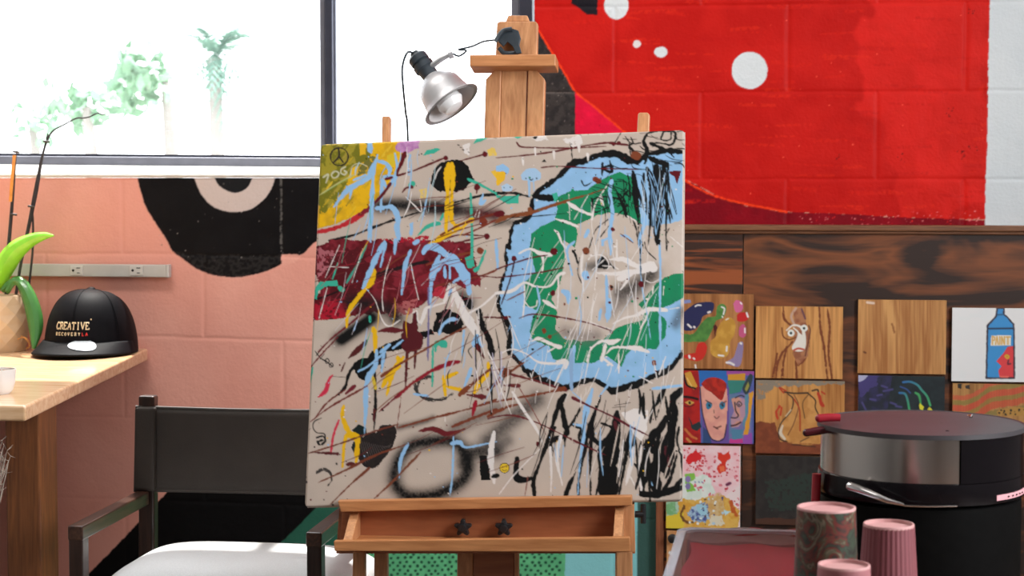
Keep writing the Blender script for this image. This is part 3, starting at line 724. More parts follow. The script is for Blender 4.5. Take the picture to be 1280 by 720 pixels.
# -- big sprayed black loop, lower middle
cv.spray([(560, 430), (470, 450), (415, 520), (405, 600), (450, 650), (540, 655), (640, 620), (700, 560), (690, 480), (640, 430), (560, 430)], 10, BK, 1.0)
cv.spray([(690, 520), (720, 480), (820, 470)], 11, BK, 0.9); cv.spray([(650, 380), (700, 350), (820, 300)], 11, (60, 54, 54), 0.6)
cv.spray([(420, 375), (520, 350), (560, 335)], 4, BK, 0.7)
fF(); cv.spray([(0, 400), (80, 330), (150, 270), (220, 215)], 12, (40, 36, 38), 0.8); cv.spray([(20, 440), (90, 400)], 8, (60, 56, 56), 0.6)
# -- lower-right drips
drips = [([(345, 195), (320, 235), (290, 330), (265, 410), (230, 510), (205, 580), (210, 650)], [7, 7, 5, 6, 4, 6, 4]),
         ([(330, 230), (345, 320), (355, 370), (290, 400), (285, 450)], [6, 6, 6, 7, 3]), ([(420, 245), (385, 310), (350, 360), (345, 430)], [3, 3.5, 6, 2]),
         ([(505, 200), (475, 290), (450, 360), (430, 470), (410, 560), (405, 650)], [4, 4, 6, 4, 3.5, 4]), ([(470, 300), (465, 400), (460, 520), (462, 645)], [8, 6, 3, 2.5]),
         ([(510, 320), (560, 345), (530, 400), (500, 450), (505, 560), (485, 645)], [3, 4, 7, 5, 4, 3]), ([(390, 330), (420, 345), (410, 390), (440, 430)], [6, 6, 4, 3]),
         ([(460, 380), (500, 410), (550, 400)], 7), ([(350, 645), (370, 590), (395, 540)], [7, 5, 1.5]), ([(300, 340), (280, 420)], [5, 2]),
         ([(560, 420), (545, 530), (540, 650)], [20, 22, 24]), ([(580, 270), (575, 350), (560, 430)], [7, 13, 18]),
         ([(640, 355), (620, 440), (610, 530), (590, 640)], [4, 7, 4, 3]), ([(665, 370), (645, 460), (640, 540)], [3, 5, 2]), ([(690, 395), (680, 470)], 3),
         ([(795, 165), (770, 215), (740, 260), (730, 320)], [6, 7, 4, 2]), ([(800, 290), (780, 340), (740, 380), (740, 450)], [4, 9, 10, 6]),
         ([(760, 350), (700, 420)], 4), ([(740, 400), (760, 470), (750, 540), (760, 620)], [10, 12, 14, 16]), ([(810, 360), (790, 440), (790, 530)], [5, 8, 10]),
         ([(830, 210), (840, 280), (830, 380), (820, 470), (800, 560)], [10, 8, 8, 10, 8]), ([(870, 170), (830, 210)], 11), ([(860, 340), (850, 400), (870, 470), (880, 560)], [3, 3, 4, 5]),
         ([(850, 460), (820, 570), (790, 620)], [3, 5, 6]), ([(720, 500), (700, 560), (690, 640)], [12, 12, 5]), ([(660, 505), (690, 545)], 3), ([(790, 190), (760, 290)], 2),
         ([(130, 480), (128, 560), (160, 575), (205, 565)], [6, 9, 7, 4]), ([(690, 640), (760, 640), (870, 610)], [7, 10, 10]), ([(850, 600), (870, 575)], 6)]
for p, wd in drips: cv.stroke(p, wd, BK, rough=0.9, rsc=4, seed=len(p))
cv.poly([(600, 275), (660, 255), (720, 262), (715, 350), (690, 400), (660, 380), (640, 330)], WH, rough=1.5)
for p, wd in (([(610, 400), (600, 480), (590, 560)], [4, 6, 3]), ([(655, 430), (640, 520), (620, 600)], [4, 6, 2]), ([(690, 420), (680, 540), (690, 620)], [3, 3, 4]), ([(330, 370), (310, 480), (335, 600)], [4, 5, 1.5]), ([(280, 430), (285, 540), (283, 630)], [4, 3, 1.6]), ([(640, 560), (660, 600)], 2)):
    cv.stroke(p, wd, WH, rough=0.6)
cv.stroke([(640, 355), (625, 440), (612, 530)], [4, 7, 4], BK, rough=1)
cv.poly([(430, 160), (480, 145), (505, 190), (490, 240), (430, 240), (400, 230)], BEI, rough=1.5); cv.stroke([(470, 165), (440, 270), (430, 350)], [3, 7, 3], BLU, rough=0.8)
cv.stroke([(380, 180), (420, 215)], 2, BLU); cv.stroke([(385, 325), (430, 345), (420, 450), (408, 560), (405, 640)], [3, 5, 3, 1.6, 1.4], BLU)
cv.stroke([(340, 420), (330, 560)], 1.5, BLU); cv.stroke([(720, 555), (740, 600)], 1.5, BLU); cv.stroke([(740, 165), (870, 150)], 4, BLU, dry=0.4); cv.stroke([(800, 20), (770, 100)], 2, WH)
cv.stroke([(570, 315), (580, 350)], 6, (84, 30, 36), rough=1); cv.stroke([(800, 430), (815, 510)], 5, (84, 30, 36), rough=1); cv.blob(672, 555, 2, 3, MAR)
# -- upper-right black scribbles and drips
fB()
for p, wd in (([(710, 60), (680, 110), (660, 135)], 1.6), ([(850, 75), (830, 120), (850, 170), (835, 240)], [3, 4, 5, 6]), ([(850, 75), (900, 62), (950, 62), (1000, 65), (1010, 100), (985, 140), (930, 130), (880, 130)], [2, 2, 2.4, 3, 3.4, 2.4, 1.6, 1.6]),
              ([(945, 62), (930, 110), (980, 110), (985, 70)], 1.8), ([(870, 130), (910, 150), (940, 170), (880, 180)], [4, 5, 5, 2]), ([(760, 100), (770, 130), (750, 150), (800, 200), (825, 220)], [2.6, 2, 3, 2.6, 3]),
              ([(725, 90), (760, 130), (815, 130)], 1.4), ([(750, 130), (760, 230)], 1.8), ([(420, 115), (425, 170), (430, 230)], [2, 2, 1.2]), ([(905, 195), (960, 170), (1045, 185)], [3, 6, 2]), ([(985, 190), (1000, 210)], 3),
              ([(770, 290), (785, 400), (790, 500), (800, 560), (805, 640), (830, 720)], [6, 10, 5, 3, 2, 2]), ([(850, 270), (870, 330), (880, 420), (870, 520), (880, 600)], [7, 9, 8, 6, 4]),
              ([(900, 260), (920, 350), (915, 470), (905, 600), (905, 700)], [12, 13, 14, 9, 4]), ([(945, 250), (940, 370), (930, 490), (920, 610)], [5, 8, 5, 3]), ([(960, 340), (945, 410)], [3, 2]), ([(962, 480), (958, 560)], [4, 3]),
              ([(975, 610), (955, 650), (970, 690)], [1.5, 2, 1.5]), ([(830, 300), (830, 380), (850, 480), (840, 540)], [4, 6, 4, 2]), ([(640, 230), (650, 290), (600, 270), (660, 260), (620, 330)], [3, 4, 3, 2.4, 2]), ([(600, 240), (590, 330), (560, 350)], [3, 2, 1.5]),
              ([(540, 440), (545, 510), (580, 515), (630, 490)], [2.6, 2.4, 1.4, 2]), ([(545, 445), (620, 430), (700, 440), (740, 400)], 1.8), ([(660, 350), (665, 395), (720, 400), (730, 350), (665, 345)], 1.5), ([(740, 300), (750, 360), (755, 450)], [2, 3, 3]),
              ([(690, 430), (720, 490), (735, 545)], [4, 6, 3]), ([(680, 540), (740, 480)], 1.6), ([(480, 340), (500, 370), (540, 350)], 1.2), ([(630, 560), (560, 620), (525, 720)], 1.5), ([(640, 590), (570, 680)], 1.2), ([(770, 560), (790, 620), (800, 700)], 1.6)):
    cv.stroke(p, wd, BK, rough=0.8, rsc=3, seed=len(p)+3)
for _ in range(26):
    x, y = g_.uniform(670, 750), g_.uniform(400, 520); cv.stroke([(x, y), (x+g_.uniform(-26, 26), y+g_.uniform(-26, 26))], g_.uniform(0.8, 2.4), BK)
for p, wd in (([(860, 290), (885, 340), (900, 380)], 1.1), ([(820, 330), (850, 420), (860, 520)], 1.2), ([(885, 470), (890, 560), (900, 640)], [2, 2.4, 1.4]), ([(930, 380), (915, 480)], 1.2), ([(950, 300), (940, 380)], 1.5), ([(810, 280), (820, 330)], 2), ([(820, 480), (840, 560), (810, 660), (806, 720)], [2, 4, 4, 3])):
    cv.stroke(p, wd, BLU, rough=0.4)
cv.stroke([(650, 340), (640, 420), (655, 520), (640, 640), (645, 720)], [5, 5, 6, 5, 6], BLU, rough=0.8); cv.stroke([(560, 260), (600, 330)], 3, BLU, dry=0.4); cv.stroke([(830, 230), (800, 265), (740, 265)], [4, 5, 3], BLU, rough=0.8)
cv.poly([(960, 290), (1010, 285), (1042, 285), (1030, 320), (1018, 362), (1005, 320)], MAR, rough=0.8)
cv.blob(790, 200, 6, 4.6, RUST, rough=1) if False else cv.stroke([(778, 195), (800, 205)], 9, RUST, rough=1)
# -- white pours over the letter
for p, wd in (([(400, 460), (440, 490), (500, 520), (540, 535)], [3, 5, 5, 3]), ([(330, 555), (400, 575), (460, 600)], [2, 4, 3]), ([(330, 620), (350, 640), (370, 690), (395, 720)], [2, 3, 3, 4]), ([(410, 420), (415, 560)], 1), ([(520, 420), (440, 560)], 0.9), ([(630, 360), (560, 470), (540, 560)], [1, 2, 3]), ([(590, 430), (600, 480)], 4), ([(980, 655), (1050, 715)], 1.2), ([(740, 540), (790, 570)], 2)):
    cv.stroke(p, wd, WH, rough=0.5)
for p, wd in (([(700, 650), (740, 655), (770, 685)], [2, 4, 1.5]), ([(640, 660), (600, 680)], 3), ([(520, 620), (500, 660)], 4)): cv.stroke(p, wd, BLU, rough=0.6)
fD()
for p, wd in (([(130, 75), (190, 50), (250, 75), (310, 85)], [1.5, 3, 5, 5]), ([(262, 85), (265, 140), (258, 185)], [4, 3, 3]), ([(0, 300), (90, 285), (160, 240), (220, 260), (300, 260), (350, 200), (385, 185)], [4, 4, 3, 2, 2.4, 4, 5]), ([(350, 200), (350, 300), (345, 390)], 2), ([(160, 250), (160, 350), (150, 440)], 2),
              ([(165, 350), (190, 378), (225, 370), (232, 340)], 1.5), ([(265, 340), (300, 360), (340, 385)], [3, 5, 2]), ([(640, 110), (720, 110), (800, 150), (870, 140), (890, 165)], [2, 6, 8, 12, 10]), ([(570, 185), (680, 190), (800, 175), (860, 165)], [2, 7, 9, 10]), ([(720, 180), (740, 220), (700, 280)], [5, 4, 1.5]), ([(690, 220), (760, 190)], 7),
              ([(200, 570), (240, 555), (300, 580), (350, 600), (370, 600)], [1.5, 4, 5, 6, 3]), ([(340, 600), (290, 630)], 2), ([(510, 690), (530, 620), (590, 570), (650, 575), (700, 560)], [1.5, 2, 4, 7, 2]), ([(615, 590), (605, 640), (595, 675)], [4, 4, 5]), ([(620, 640), (660, 605), (740, 605), (800, 610), (860, 630)], [1.5, 4, 4, 6, 3]),
              ([(690, 640), (690, 720)], [2, 3]), ([(530, 460), (590, 490), (640, 500)], [2, 4, 2]), ([(660, 470), (720, 440), (800, 420), (860, 390), (960, 395)], [1.5, 3, 4, 6, 5]), ([(860, 400), (840, 450), (810, 500)], [4, 3, 1.4]), ([(970, 390), (1030, 380)], 1.5), ([(20, 640), (90, 615), (170, 640), (250, 690), (400, 695)], [2, 2, 2, 3, 2]), ([(340, 690), (390, 685), (390, 720)], [4, 7, 6]),
              ([(490, 60), (480, 160), (495, 300)], [2, 3, 1]), ([(560, 30), (565, 150), (555, 280)], [2, 2, 1.2]), ([(520, 110), (540, 90), (590, 85), (625, 110), (635, 150), (620, 170)], 1.2), ([(540, 170), (610, 110)], 1), ([(600, 145), (660, 150), (690, 165)], 1.4), ([(680, 0), (680, 110)], 2.4), ([(845, 230), (880, 240), (930, 215)], 1.2), ([(885, 260), (880, 300)], 1.6), ([(945, 260), (940, 310)], 1.2)):
    cv.stroke(p, wd, WH, rough=0.5, seed=len(p))
for a, b in (((380, 60), (270, 230)), ((400, 80), (290, 260)), ((360, 0), (250, 140)), ((740, 310), (740, 540)), ((830, 470), (780, 600)), ((300, 400), (200, 520)), ((460, 450), (455, 560)), ((420, 500), (405, 640)), ((370, 110), (240, 310)), ((490, 200), (490, 440))):
    cv.stroke([a, b], 0.8, WH, alpha=0.8)
for p, wd in (([(920, 0), (925, 200), (922, 400), (925, 640), (920, 720)], [2.6, 3.2, 3, 3, 2.4]), ([(815, 0), (812, 120), (820, 250), (850, 420), (870, 560)], [2.4, 2, 1.5, 1.2, 1]), ([(620, 200), (625, 330), (625, 460)], [3, 4, 2]), ([(600, 0), (600, 30)], 4), ([(650, 0), (645, 80)], 3), ([(375, 285), (405, 310), (405, 360)], [5, 7, 3]), ([(640, 340), (630, 440)], [6, 8]), ([(500, 190), (510, 210)], 8), ([(440, 600), (430, 700)], [5, 4]), ([(590, 390), (580, 450)], 4), ([(230, 260), (245, 350), (230, 400)], [2, 3, 2]), ([(440, 10), (400, 60), (430, 200)], [5, 3, 2]), ([(0, 0), (10, 160)], [5, 4])):
    cv.stroke(p, wd, BLU, rough=0.6)
for p, wd in (([(430, 60), (445, 80), (460, 130)], 3), ([(470, 100), (460, 180), (480, 240)], 1.5), ([(810, 0), (815, 200)], 1.2), ([(835, 10), (850, 60), (900, 110)], 1.6), ([(965, 10), (960, 60)], 1.2), ([(640, 130), (670, 165)], 1.8)): cv.stroke(p, wd, BK, rough=0.6)
cv.poly([(900, 0), (925, 0), (920, 30), (895, 15)], BK, rough=1)
# -- teal, yellow, blue marks, upper left half
fA()
cv.poly([(712, 215), (740, 180), (800, 168), (820, 175), (780, 200)], TEAL, rough=0.8); cv.poly([(1015, 145), (1040, 110), (1110, 90), (1130, 95), (1060, 130)], TEAL, rough=0.8)
cv.stroke([(985, 355), (1060, 390), (1152, 440)], [3.4, 3.6, 3], TEAL, rough=0.5); cv.stroke([(655, 380), (640, 395)], 6, TEAL, rough=1)
cv.stroke([(685, 690), (740, 640), (800, 620), (815, 625)], [2, 4, 5, 2], TEAL, rough=0.7); cv.stroke([(1000, 440), (1005, 560), (1008, 720)], [4, 3.6, 3], TEAL, rough=0.5); cv.stroke([(840, 560), (820, 600)], 5, TEAL, rough=1); cv.stroke([(95, 450), (200, 385), (300, 330)], 1.6, (150, 190, 120), alpha=0.8)
cv.stroke([(868, 262), (860, 340), (862, 420), (856, 560), (850, 670)], [8, 9, 6.5, 5.5, 4.5], YEL, rough=0.6); cv.stroke([(886, 262), (893, 350), (888, 420), (886, 500), (885, 600), (900, 622)], [8, 7, 5, 5, 5, 4], YEL, rough=0.6)
cv.stroke([(900, 635), (960, 620), (1010, 600)], [3, 4, 7], YEL, rough=1); cv.stroke([(790, 718), (850, 680), (930, 640)], [4, 5, 4], YEL, rough=1); cv.blob(876, 418, 1, 1.2, BK) if False else cv.stroke([(876, 416), (877, 420)], 1.6, BK)
cv.poly([(1100, 180), (1152, 170), (1152, 215), (1110, 220)], (226, 190, 90), rough=3, dry=0.4); cv.poly([(690, 420), (740, 420), (735, 470), (700, 460)], (220, 190, 110), rough=3, dry=0.5)
cv.poly([(1120, 310), (1152, 300), (1152, 350)], (232, 186, 60), rough=1)
for p, wd in (([(395, 130), (398, 190)], 6), ([(430, 240), (400, 310), (380, 350), (290, 400), (250, 430), (180, 520)], [4, 7, 8, 8, 6, 2]), ([(440, 210), (420, 300), (410, 420), (405, 560), (395, 720)], [2, 4, 5, 5, 4]), ([(440, 245), (490, 260), (515, 300), (500, 350)], [4, 5, 5, 2]), ([(545, 200), (560, 280), (550, 330), (545, 400)], [3, 4, 5, 2]), ([(480, 340), (540, 350), (500, 400), (470, 360)], [5, 6, 4, 4]), ([(470, 350), (465, 450), (460, 550)], [5, 4, 3]), ([(470, 525), (530, 525), (560, 580), (565, 660), (570, 724)], [3, 6, 7, 7, 6]), ([(430, 530), (480, 525)], 5),
              ([(255, 400), (280, 420), (275, 470)], [3, 4, 2]), ([(300, 360), (370, 330)], 3), ([(330, 380), (350, 350)], 2.5), ([(640, 210), (625, 260), (630, 330)], 3), ([(650, 620), (640, 690)], 4), ([(1075, 440), (1060, 500), (1090, 480)], [3, 5, 3]), ([(390, 600), (385, 720)], 2)):
    cv.stroke(p, wd, BLU, rough=0.7, seed=len(p)+1)
cv.stroke([(1040, 540), (1025, 580)], 1, WH); cv.stroke([(1055, 545), (1045, 585)], 1, WH); cv.stroke([(610, 460), (660, 510), (705, 550), (695, 470)], [1, 1.4, 2, 1], WH); cv.stroke([(720, 480), (740, 570)], 1, (150, 140, 138)); cv.poly([(950, 150), (1000, 140), (990, 210), (960, 200)], WH, rough=2, dry=0.3)
# peace sign and scratched letters
fG()
cv.stroke([(210+80*math.cos(a), 295+80*math.sin(a)) for a in np.linspace(0, 2*PI, 26)], 2.0, (44, 36, 34), rough=0.5, rsc=2)
cv.stroke([(203, 215), (205, 290), (155, 350)], 2.0, (44, 36, 34)); cv.stroke([(205, 290), (245, 345)], 2.0, (44, 36, 34))
LG = (196, 192, 160)
cv.stroke([(65, 480), (110, 455), (90, 530)], 2.4, LG, dry=0.2); cv.stroke([(165, 425), (140, 455), (155, 485), (190, 475), (205, 445), (180, 425), (160, 432)], 2.2, LG, dry=0.2)
cv.stroke([(265, 385), (230, 405), (225, 440), (255, 455), (275, 435), (255, 420)], 2.2, LG, dry=0.15); cv.stroke([(320, 400), (310, 480)], 1.2, LG); cv.stroke([(300, 480), (330, 380), (395, 355), (460, 380)], 1.2, LG); cv.stroke([(360, 380), (350, 440)], 1.2, LG)
cv.stroke([(30, 640), (150, 560), (270, 490), (380, 440)], 1.1, (196, 180, 120))
# -- fine maroon lines with beaded ends
def lined(fr, pts, w=2.0, col=MAR, beads=()):
    fr(); cv.stroke(pts, w, col, rough=0.35)
    for x, y, r in beads: cv.stroke([(x, y), (x+1, y+1)], r, col, rough=0.6)
lined(fA, [(655, 305), (760, 262), (850, 225)], 2.6, MAR, [(850, 228, 8)]); lined(fA, [(940, 245), (1010, 225), (1085, 205)], 2.4, MAR, [(1085, 205, 7.5)]); lined(fA, [(605, 200), (580, 270), (560, 330), (640, 310)], [6, 6, 3, 2])
lined(fA, [(490, 355), (530, 345)], 3.4); lined(fA, [(590, 435), (610, 410), (645, 400)], 2.4, MAR, [(645, 400, 5.5)]); lined(fA, [(1040, 400), (1035, 440)], 2.2, MAR, [(1038, 403, 9)]); lined(fA, [(430, 490), (470, 450), (520, 380)], [3, 4, 4])
lined(fA, [(830, 720), (930, 690), (1090, 695)], 2, MAR, [(1095, 695, 6)]); lined(fA, [(960, 690), (1050, 650), (1152, 600)], 2.6, (122, 48, 30), [(1075, 610, 9)]); lined(fA, [(820, 690), (960, 620), (1152, 560)], 3, (110, 40, 28))
lined(fB, [(0, 213), (150, 200), (300, 182), (420, 160), (560, 135), (660, 125)], [1.6, 1.8, 2, 2, 2.4, 3], MAR, [(690, 130, 5), (660, 135, 5)]); lined(fB, [(115, 125), (140, 150), (220, 155), (400, 158), (480, 155), (620, 148)], [1.5, 2.4, 2, 2, 2, 1.4]); lined(fB, [(640, 130), (740, 140)], [3, 4]); lined(fB, [(255, 268), (330, 260), (440, 265), (560, 272), (700, 275), (800, 278)], 1.6)
lined(fB, [(0, 575), (60, 545), (200, 520), (380, 460), (500, 425), (620, 385)], [4, 6, 5, 3, 2, 1.2], (130, 70, 38), [(385, 460, 6), (190, 505, 8)]); lined(fB, [(0, 530), (40, 525)], 8); cv.stroke([(555, 330), (580, 345)], 8, (126, 56, 32), rough=1); lined(fB, [(655, 612), (660, 618)], 5); lined(fB, [(700, 640), (770, 690)], 1.2)
for x, y in ((150, 215), (220, 160), (325, 180), (455, 100), (515, 190), (465, 140)): fB(); cv.stroke([(x, y), (x+3, y+40)], [4, 1.4], WH, rough=0.6)
cv.poly([(205, 100), (260, 80), (300, 110), (230, 120)], WH, rough=3, dry=0.3); cv.poly([(380, 110), (480, 80), (490, 140), (420, 150)], WH, rough=3, dry=0.45)
cv.poly([(205, 98), (220, 88), (238, 94), (222, 108)], BK, rough=0.8); cv.poly([(258, 235), (270, 222), (284, 238)], BK, rough=0.6); cv.poly([(90, 90), (130, 78), (160, 90), (120, 108)], TEAL, rough=0.8)
# jelly blobs
cv.poly([(0, 260), (40, 245), (75, 275), (70, 300), (50, 320), (30, 290), (0, 285)], BLU, rough=1); cv.poly([(0, 290), (40, 285), (60, 300), (45, 340), (15, 370), (0, 365)], (232, 180, 40), rough=1); cv.poly([(140, 310), (170, 275), (220, 270), (255, 300), (250, 335), (200, 350), (150, 340)], (164, 194, 222), rough=1.2)
cv.stroke([(185, 340), (188, 430)], [3, 2], BLU); cv.stroke([(210, 340), (215, 400)], 1.4, BLU); cv.poly([(30, 375), (60, 355), (95, 375), (90, 400), (40, 400)], (174, 200, 224), rough=1)
for x, y in ((168, 328), (228, 328), (45, 380), (80, 378)): cv.stroke([(x, y), (x+1, y+1)], 1.6, BK)
cv.stroke([(188, 330), (198, 338), (208, 330)], 1.4, BK); cv.poly([(0, 420), (60, 430), (130, 420), (125, 470), (70, 470), (0, 440)], TEAL, rough=2)
cv.poly([(315, 415), (340, 405), (350, 440), (330, 460)], TEAL, rough=1.5)
fD()
lined(fD, [(0, 165), (100, 130), (200, 100), (290, 85)], 2.2, MAR, [(100, 105, 9), (325, 65, 8)]); lined(fD, [(0, 212), (130, 198), (260, 180), (380, 155)], 2); lined(fD, [(0, 438), (75, 436)], [2, 5]); lined(fD, [(130, 440), (200, 418), (300, 425), (420, 445), (530, 470), (650, 510)], [1.5, 2, 2.4, 2, 1.6, 2], MAR, [(648, 515, 7)])
lined(fD, [(60, 340), (160, 290)], 2, (120, 60, 36)); lined(fD, [(130, 690), (200, 640), (280, 590)], 1.4, (110, 60, 40)); lined(fD, [(105, 110), (80, 220), (30, 360)], [3, 2, 2], (60, 20, 30))
for x, y, r, c in ((505, 60, 10, RUST), (645, 268, 8, RUST), (270, 510, 8, RUST), (300, 545, 7, RUST), (888, 692, 8, RUST), (815, 250, 8, MAR), (320, 298, 5, MAR), (405, 515, 2.5, BK), (385, 360, 2, RUST)):
    fD(); cv.stroke([(x, y-3), (x+2, y+4)], r, c, rough=1)
fC()
lined(fC, [(60, 325), (140, 300), (230, 270)], 1.6, (96, 36, 34)); lined(fC, [(430, 270), (560, 180), (720, 140)], 2, (120, 54, 38)); lined(fC, [(690, 230), (830, 185), (960, 155)], 3.2, (126, 58, 36), [(990, 150, 9)]); lined(fC, [(840, 110), (930, 90), (1025, 70)], 2.2, MAR, [(1028, 72, 8)])
lined(fC, [(740, 350), (860, 320), (1000, 290), (1080, 260)], 2.6, (118, 50, 34)); lined(fC, [(960, 290), (1080, 300)], 2); lined(fC, [(660, 720), (760, 660), (870, 600), (960, 555)], 2.4, (118, 56, 36)); lined(fC, [(1010, 525), (1080, 525)], 2); lined(fC, [(80, 720), (160, 640), (260, 560), (400, 440)], [2, 2.4, 3, 3], (106, 26, 36))
cv.poly([(560, 540), (600, 560), (630, 540), (640, 580), (635, 680), (600, 690), (555, 600)], (84, 24, 30), rough=1.2); cv.stroke([(625, 495), (625, 560)], 7, (84, 24, 30)); cv.stroke([(420, 605), (470, 595), (550, 600)], [3, 7, 6], (96, 28, 34), rough=1); cv.stroke([(590, 690), (590, 724)], 3, (84, 24, 30)); cv.stroke([(270, 720), (330, 680), (355, 655)], [3, 5, 3], (90, 28, 30), rough=1)
# yellow long drip, teal marks over the maroon
cv.stroke([(395, 260), (385, 310), (340, 370), (270, 460), (245, 520), (240, 580)], [7, 9, 6, 6, 5, 4], YEL, rough=0.8); cv.stroke([(390, 590), (405, 640), (400, 720)], [7, 5, 4], YEL, rough=0.6); cv.stroke([(700, 110), (760, 90), (850, 40), (920, 0)], [2, 5, 4, 3], YEL, rough=0.8); cv.stroke([(795, 0), (800, 45)], 4, YEL)
cv.poly([(90, 325), (185, 315), (190, 350), (130, 350), (80, 380), (70, 425), (55, 420), (65, 360)], TEAL, rough=1.2); cv.stroke([(215, 370), (200, 360)], 6, TEAL, rough=1); cv.stroke([(240, 330), (300, 230), (350, 120)], [3.4, 3, 2.4], (64, 150, 132), rough=0.5); cv.stroke([(945, 40), (945, 180), (940, 240)], [4, 4, 5], TEAL); cv.poly([(905, 190), (950, 170), (960, 240), (920, 250)], TEAL, rough=1); cv.stroke([(1020, 150), (990, 230), (965, 260)], [3, 4, 8], TEAL, rough=1); cv.stroke([(370, 520), (372, 550)], 4.5, TEAL); cv.stroke([(740, 720), (745, 670), (790, 665), (795, 690)], [2, 5, 6, 3], TEAL, rough=0.8); cv.stroke([(160, 310), (190, 220)], 2, TEAL)
for p, wd in (([(455, 100), (410, 180), (370, 270), (330, 360)], [4, 7, 6, 4]), ([(460, 110), (430, 240)], [4, 3]), ([(515, 90), (510, 170)], [6, 3]), ([(600, 150), (570, 230), (560, 310), (550, 395)], [4, 6, 4, 3]), ([(670, 165), (690, 135), (740, 130), (790, 165), (850, 210), (900, 280), (920, 330)], [5, 8, 9, 9, 12, 12, 9]), ([(760, 180), (730, 260), (715, 340), (710, 460)], [6, 8, 5, 3]), ([(740, 260), (790, 210), (840, 230)], 8), ([(790, 240), (795, 300)], 4), ([(820, 240), (820, 305)], 3.4), ([(840, 330), (890, 300), (920, 330), (930, 390)], [3, 5, 6, 6]), ([(640, 95), (620, 110)], 5), ([(760, 620), (780, 570), (820, 540), (860, 535)], [3, 4, 5, 3]), ([(830, 370), (800, 420)], [5, 2]), ([(980, 640), (960, 680)], 9), ([(370, 0), (375, 100)], 3), ([(600, 0), (610, 40)], 3), ([(520, 60), (515, 0)], 4), ([(300, 540), (280, 600)], 1.2), ([(700, 360), (700, 720)], 2.2), ([(900, 600), (890, 720)], 3), ([(480, 680), (430, 722)], 4), ([(560, 650), (500, 700)], 2.4)):
    cv.stroke(p, wd, BLU if p[0] != (700, 360) else (120, 110, 150), rough=0.7, seed=len(p)+2)
for p, wd in (([(350, 365), (400, 430), (440, 540), (480, 575), (540, 540)], [0.8, 1, 1.6, 2, 1]), ([(490, 180), (460, 280), (440, 400), (445, 490)], 1), ([(600, 220), (620, 320), (645, 425)], [1.4, 1.2, 1]), ([(610, 500), (635, 490), (640, 540), (655, 550), (680, 480), (715, 465), (800, 440)], [2, 2.4, 2, 2.4, 3, 3, 2]), ([(840, 370), (870, 430), (900, 500), (960, 600), (1000, 680)], [4, 9, 12, 10, 5]), ([(930, 500), (1000, 460), (1080, 390)], [4, 2.6, 2.2]), ([(980, 470), (985, 560)], [2, 1]), ([(130, 360), (85, 530)], 1), ([(330, 140), (270, 330)], 0.9), ([(200, 120), (120, 300)], 0.9), ([(150, 240), (250, 245)], 1), ([(690, 480), (660, 560)], 3), ([(820, 340), (790, 440)], 4), ([(850, 350), (830, 460)], 3)):
    cv.stroke(p, wd, WH, rough=0.4, seed=len(p))
fE()
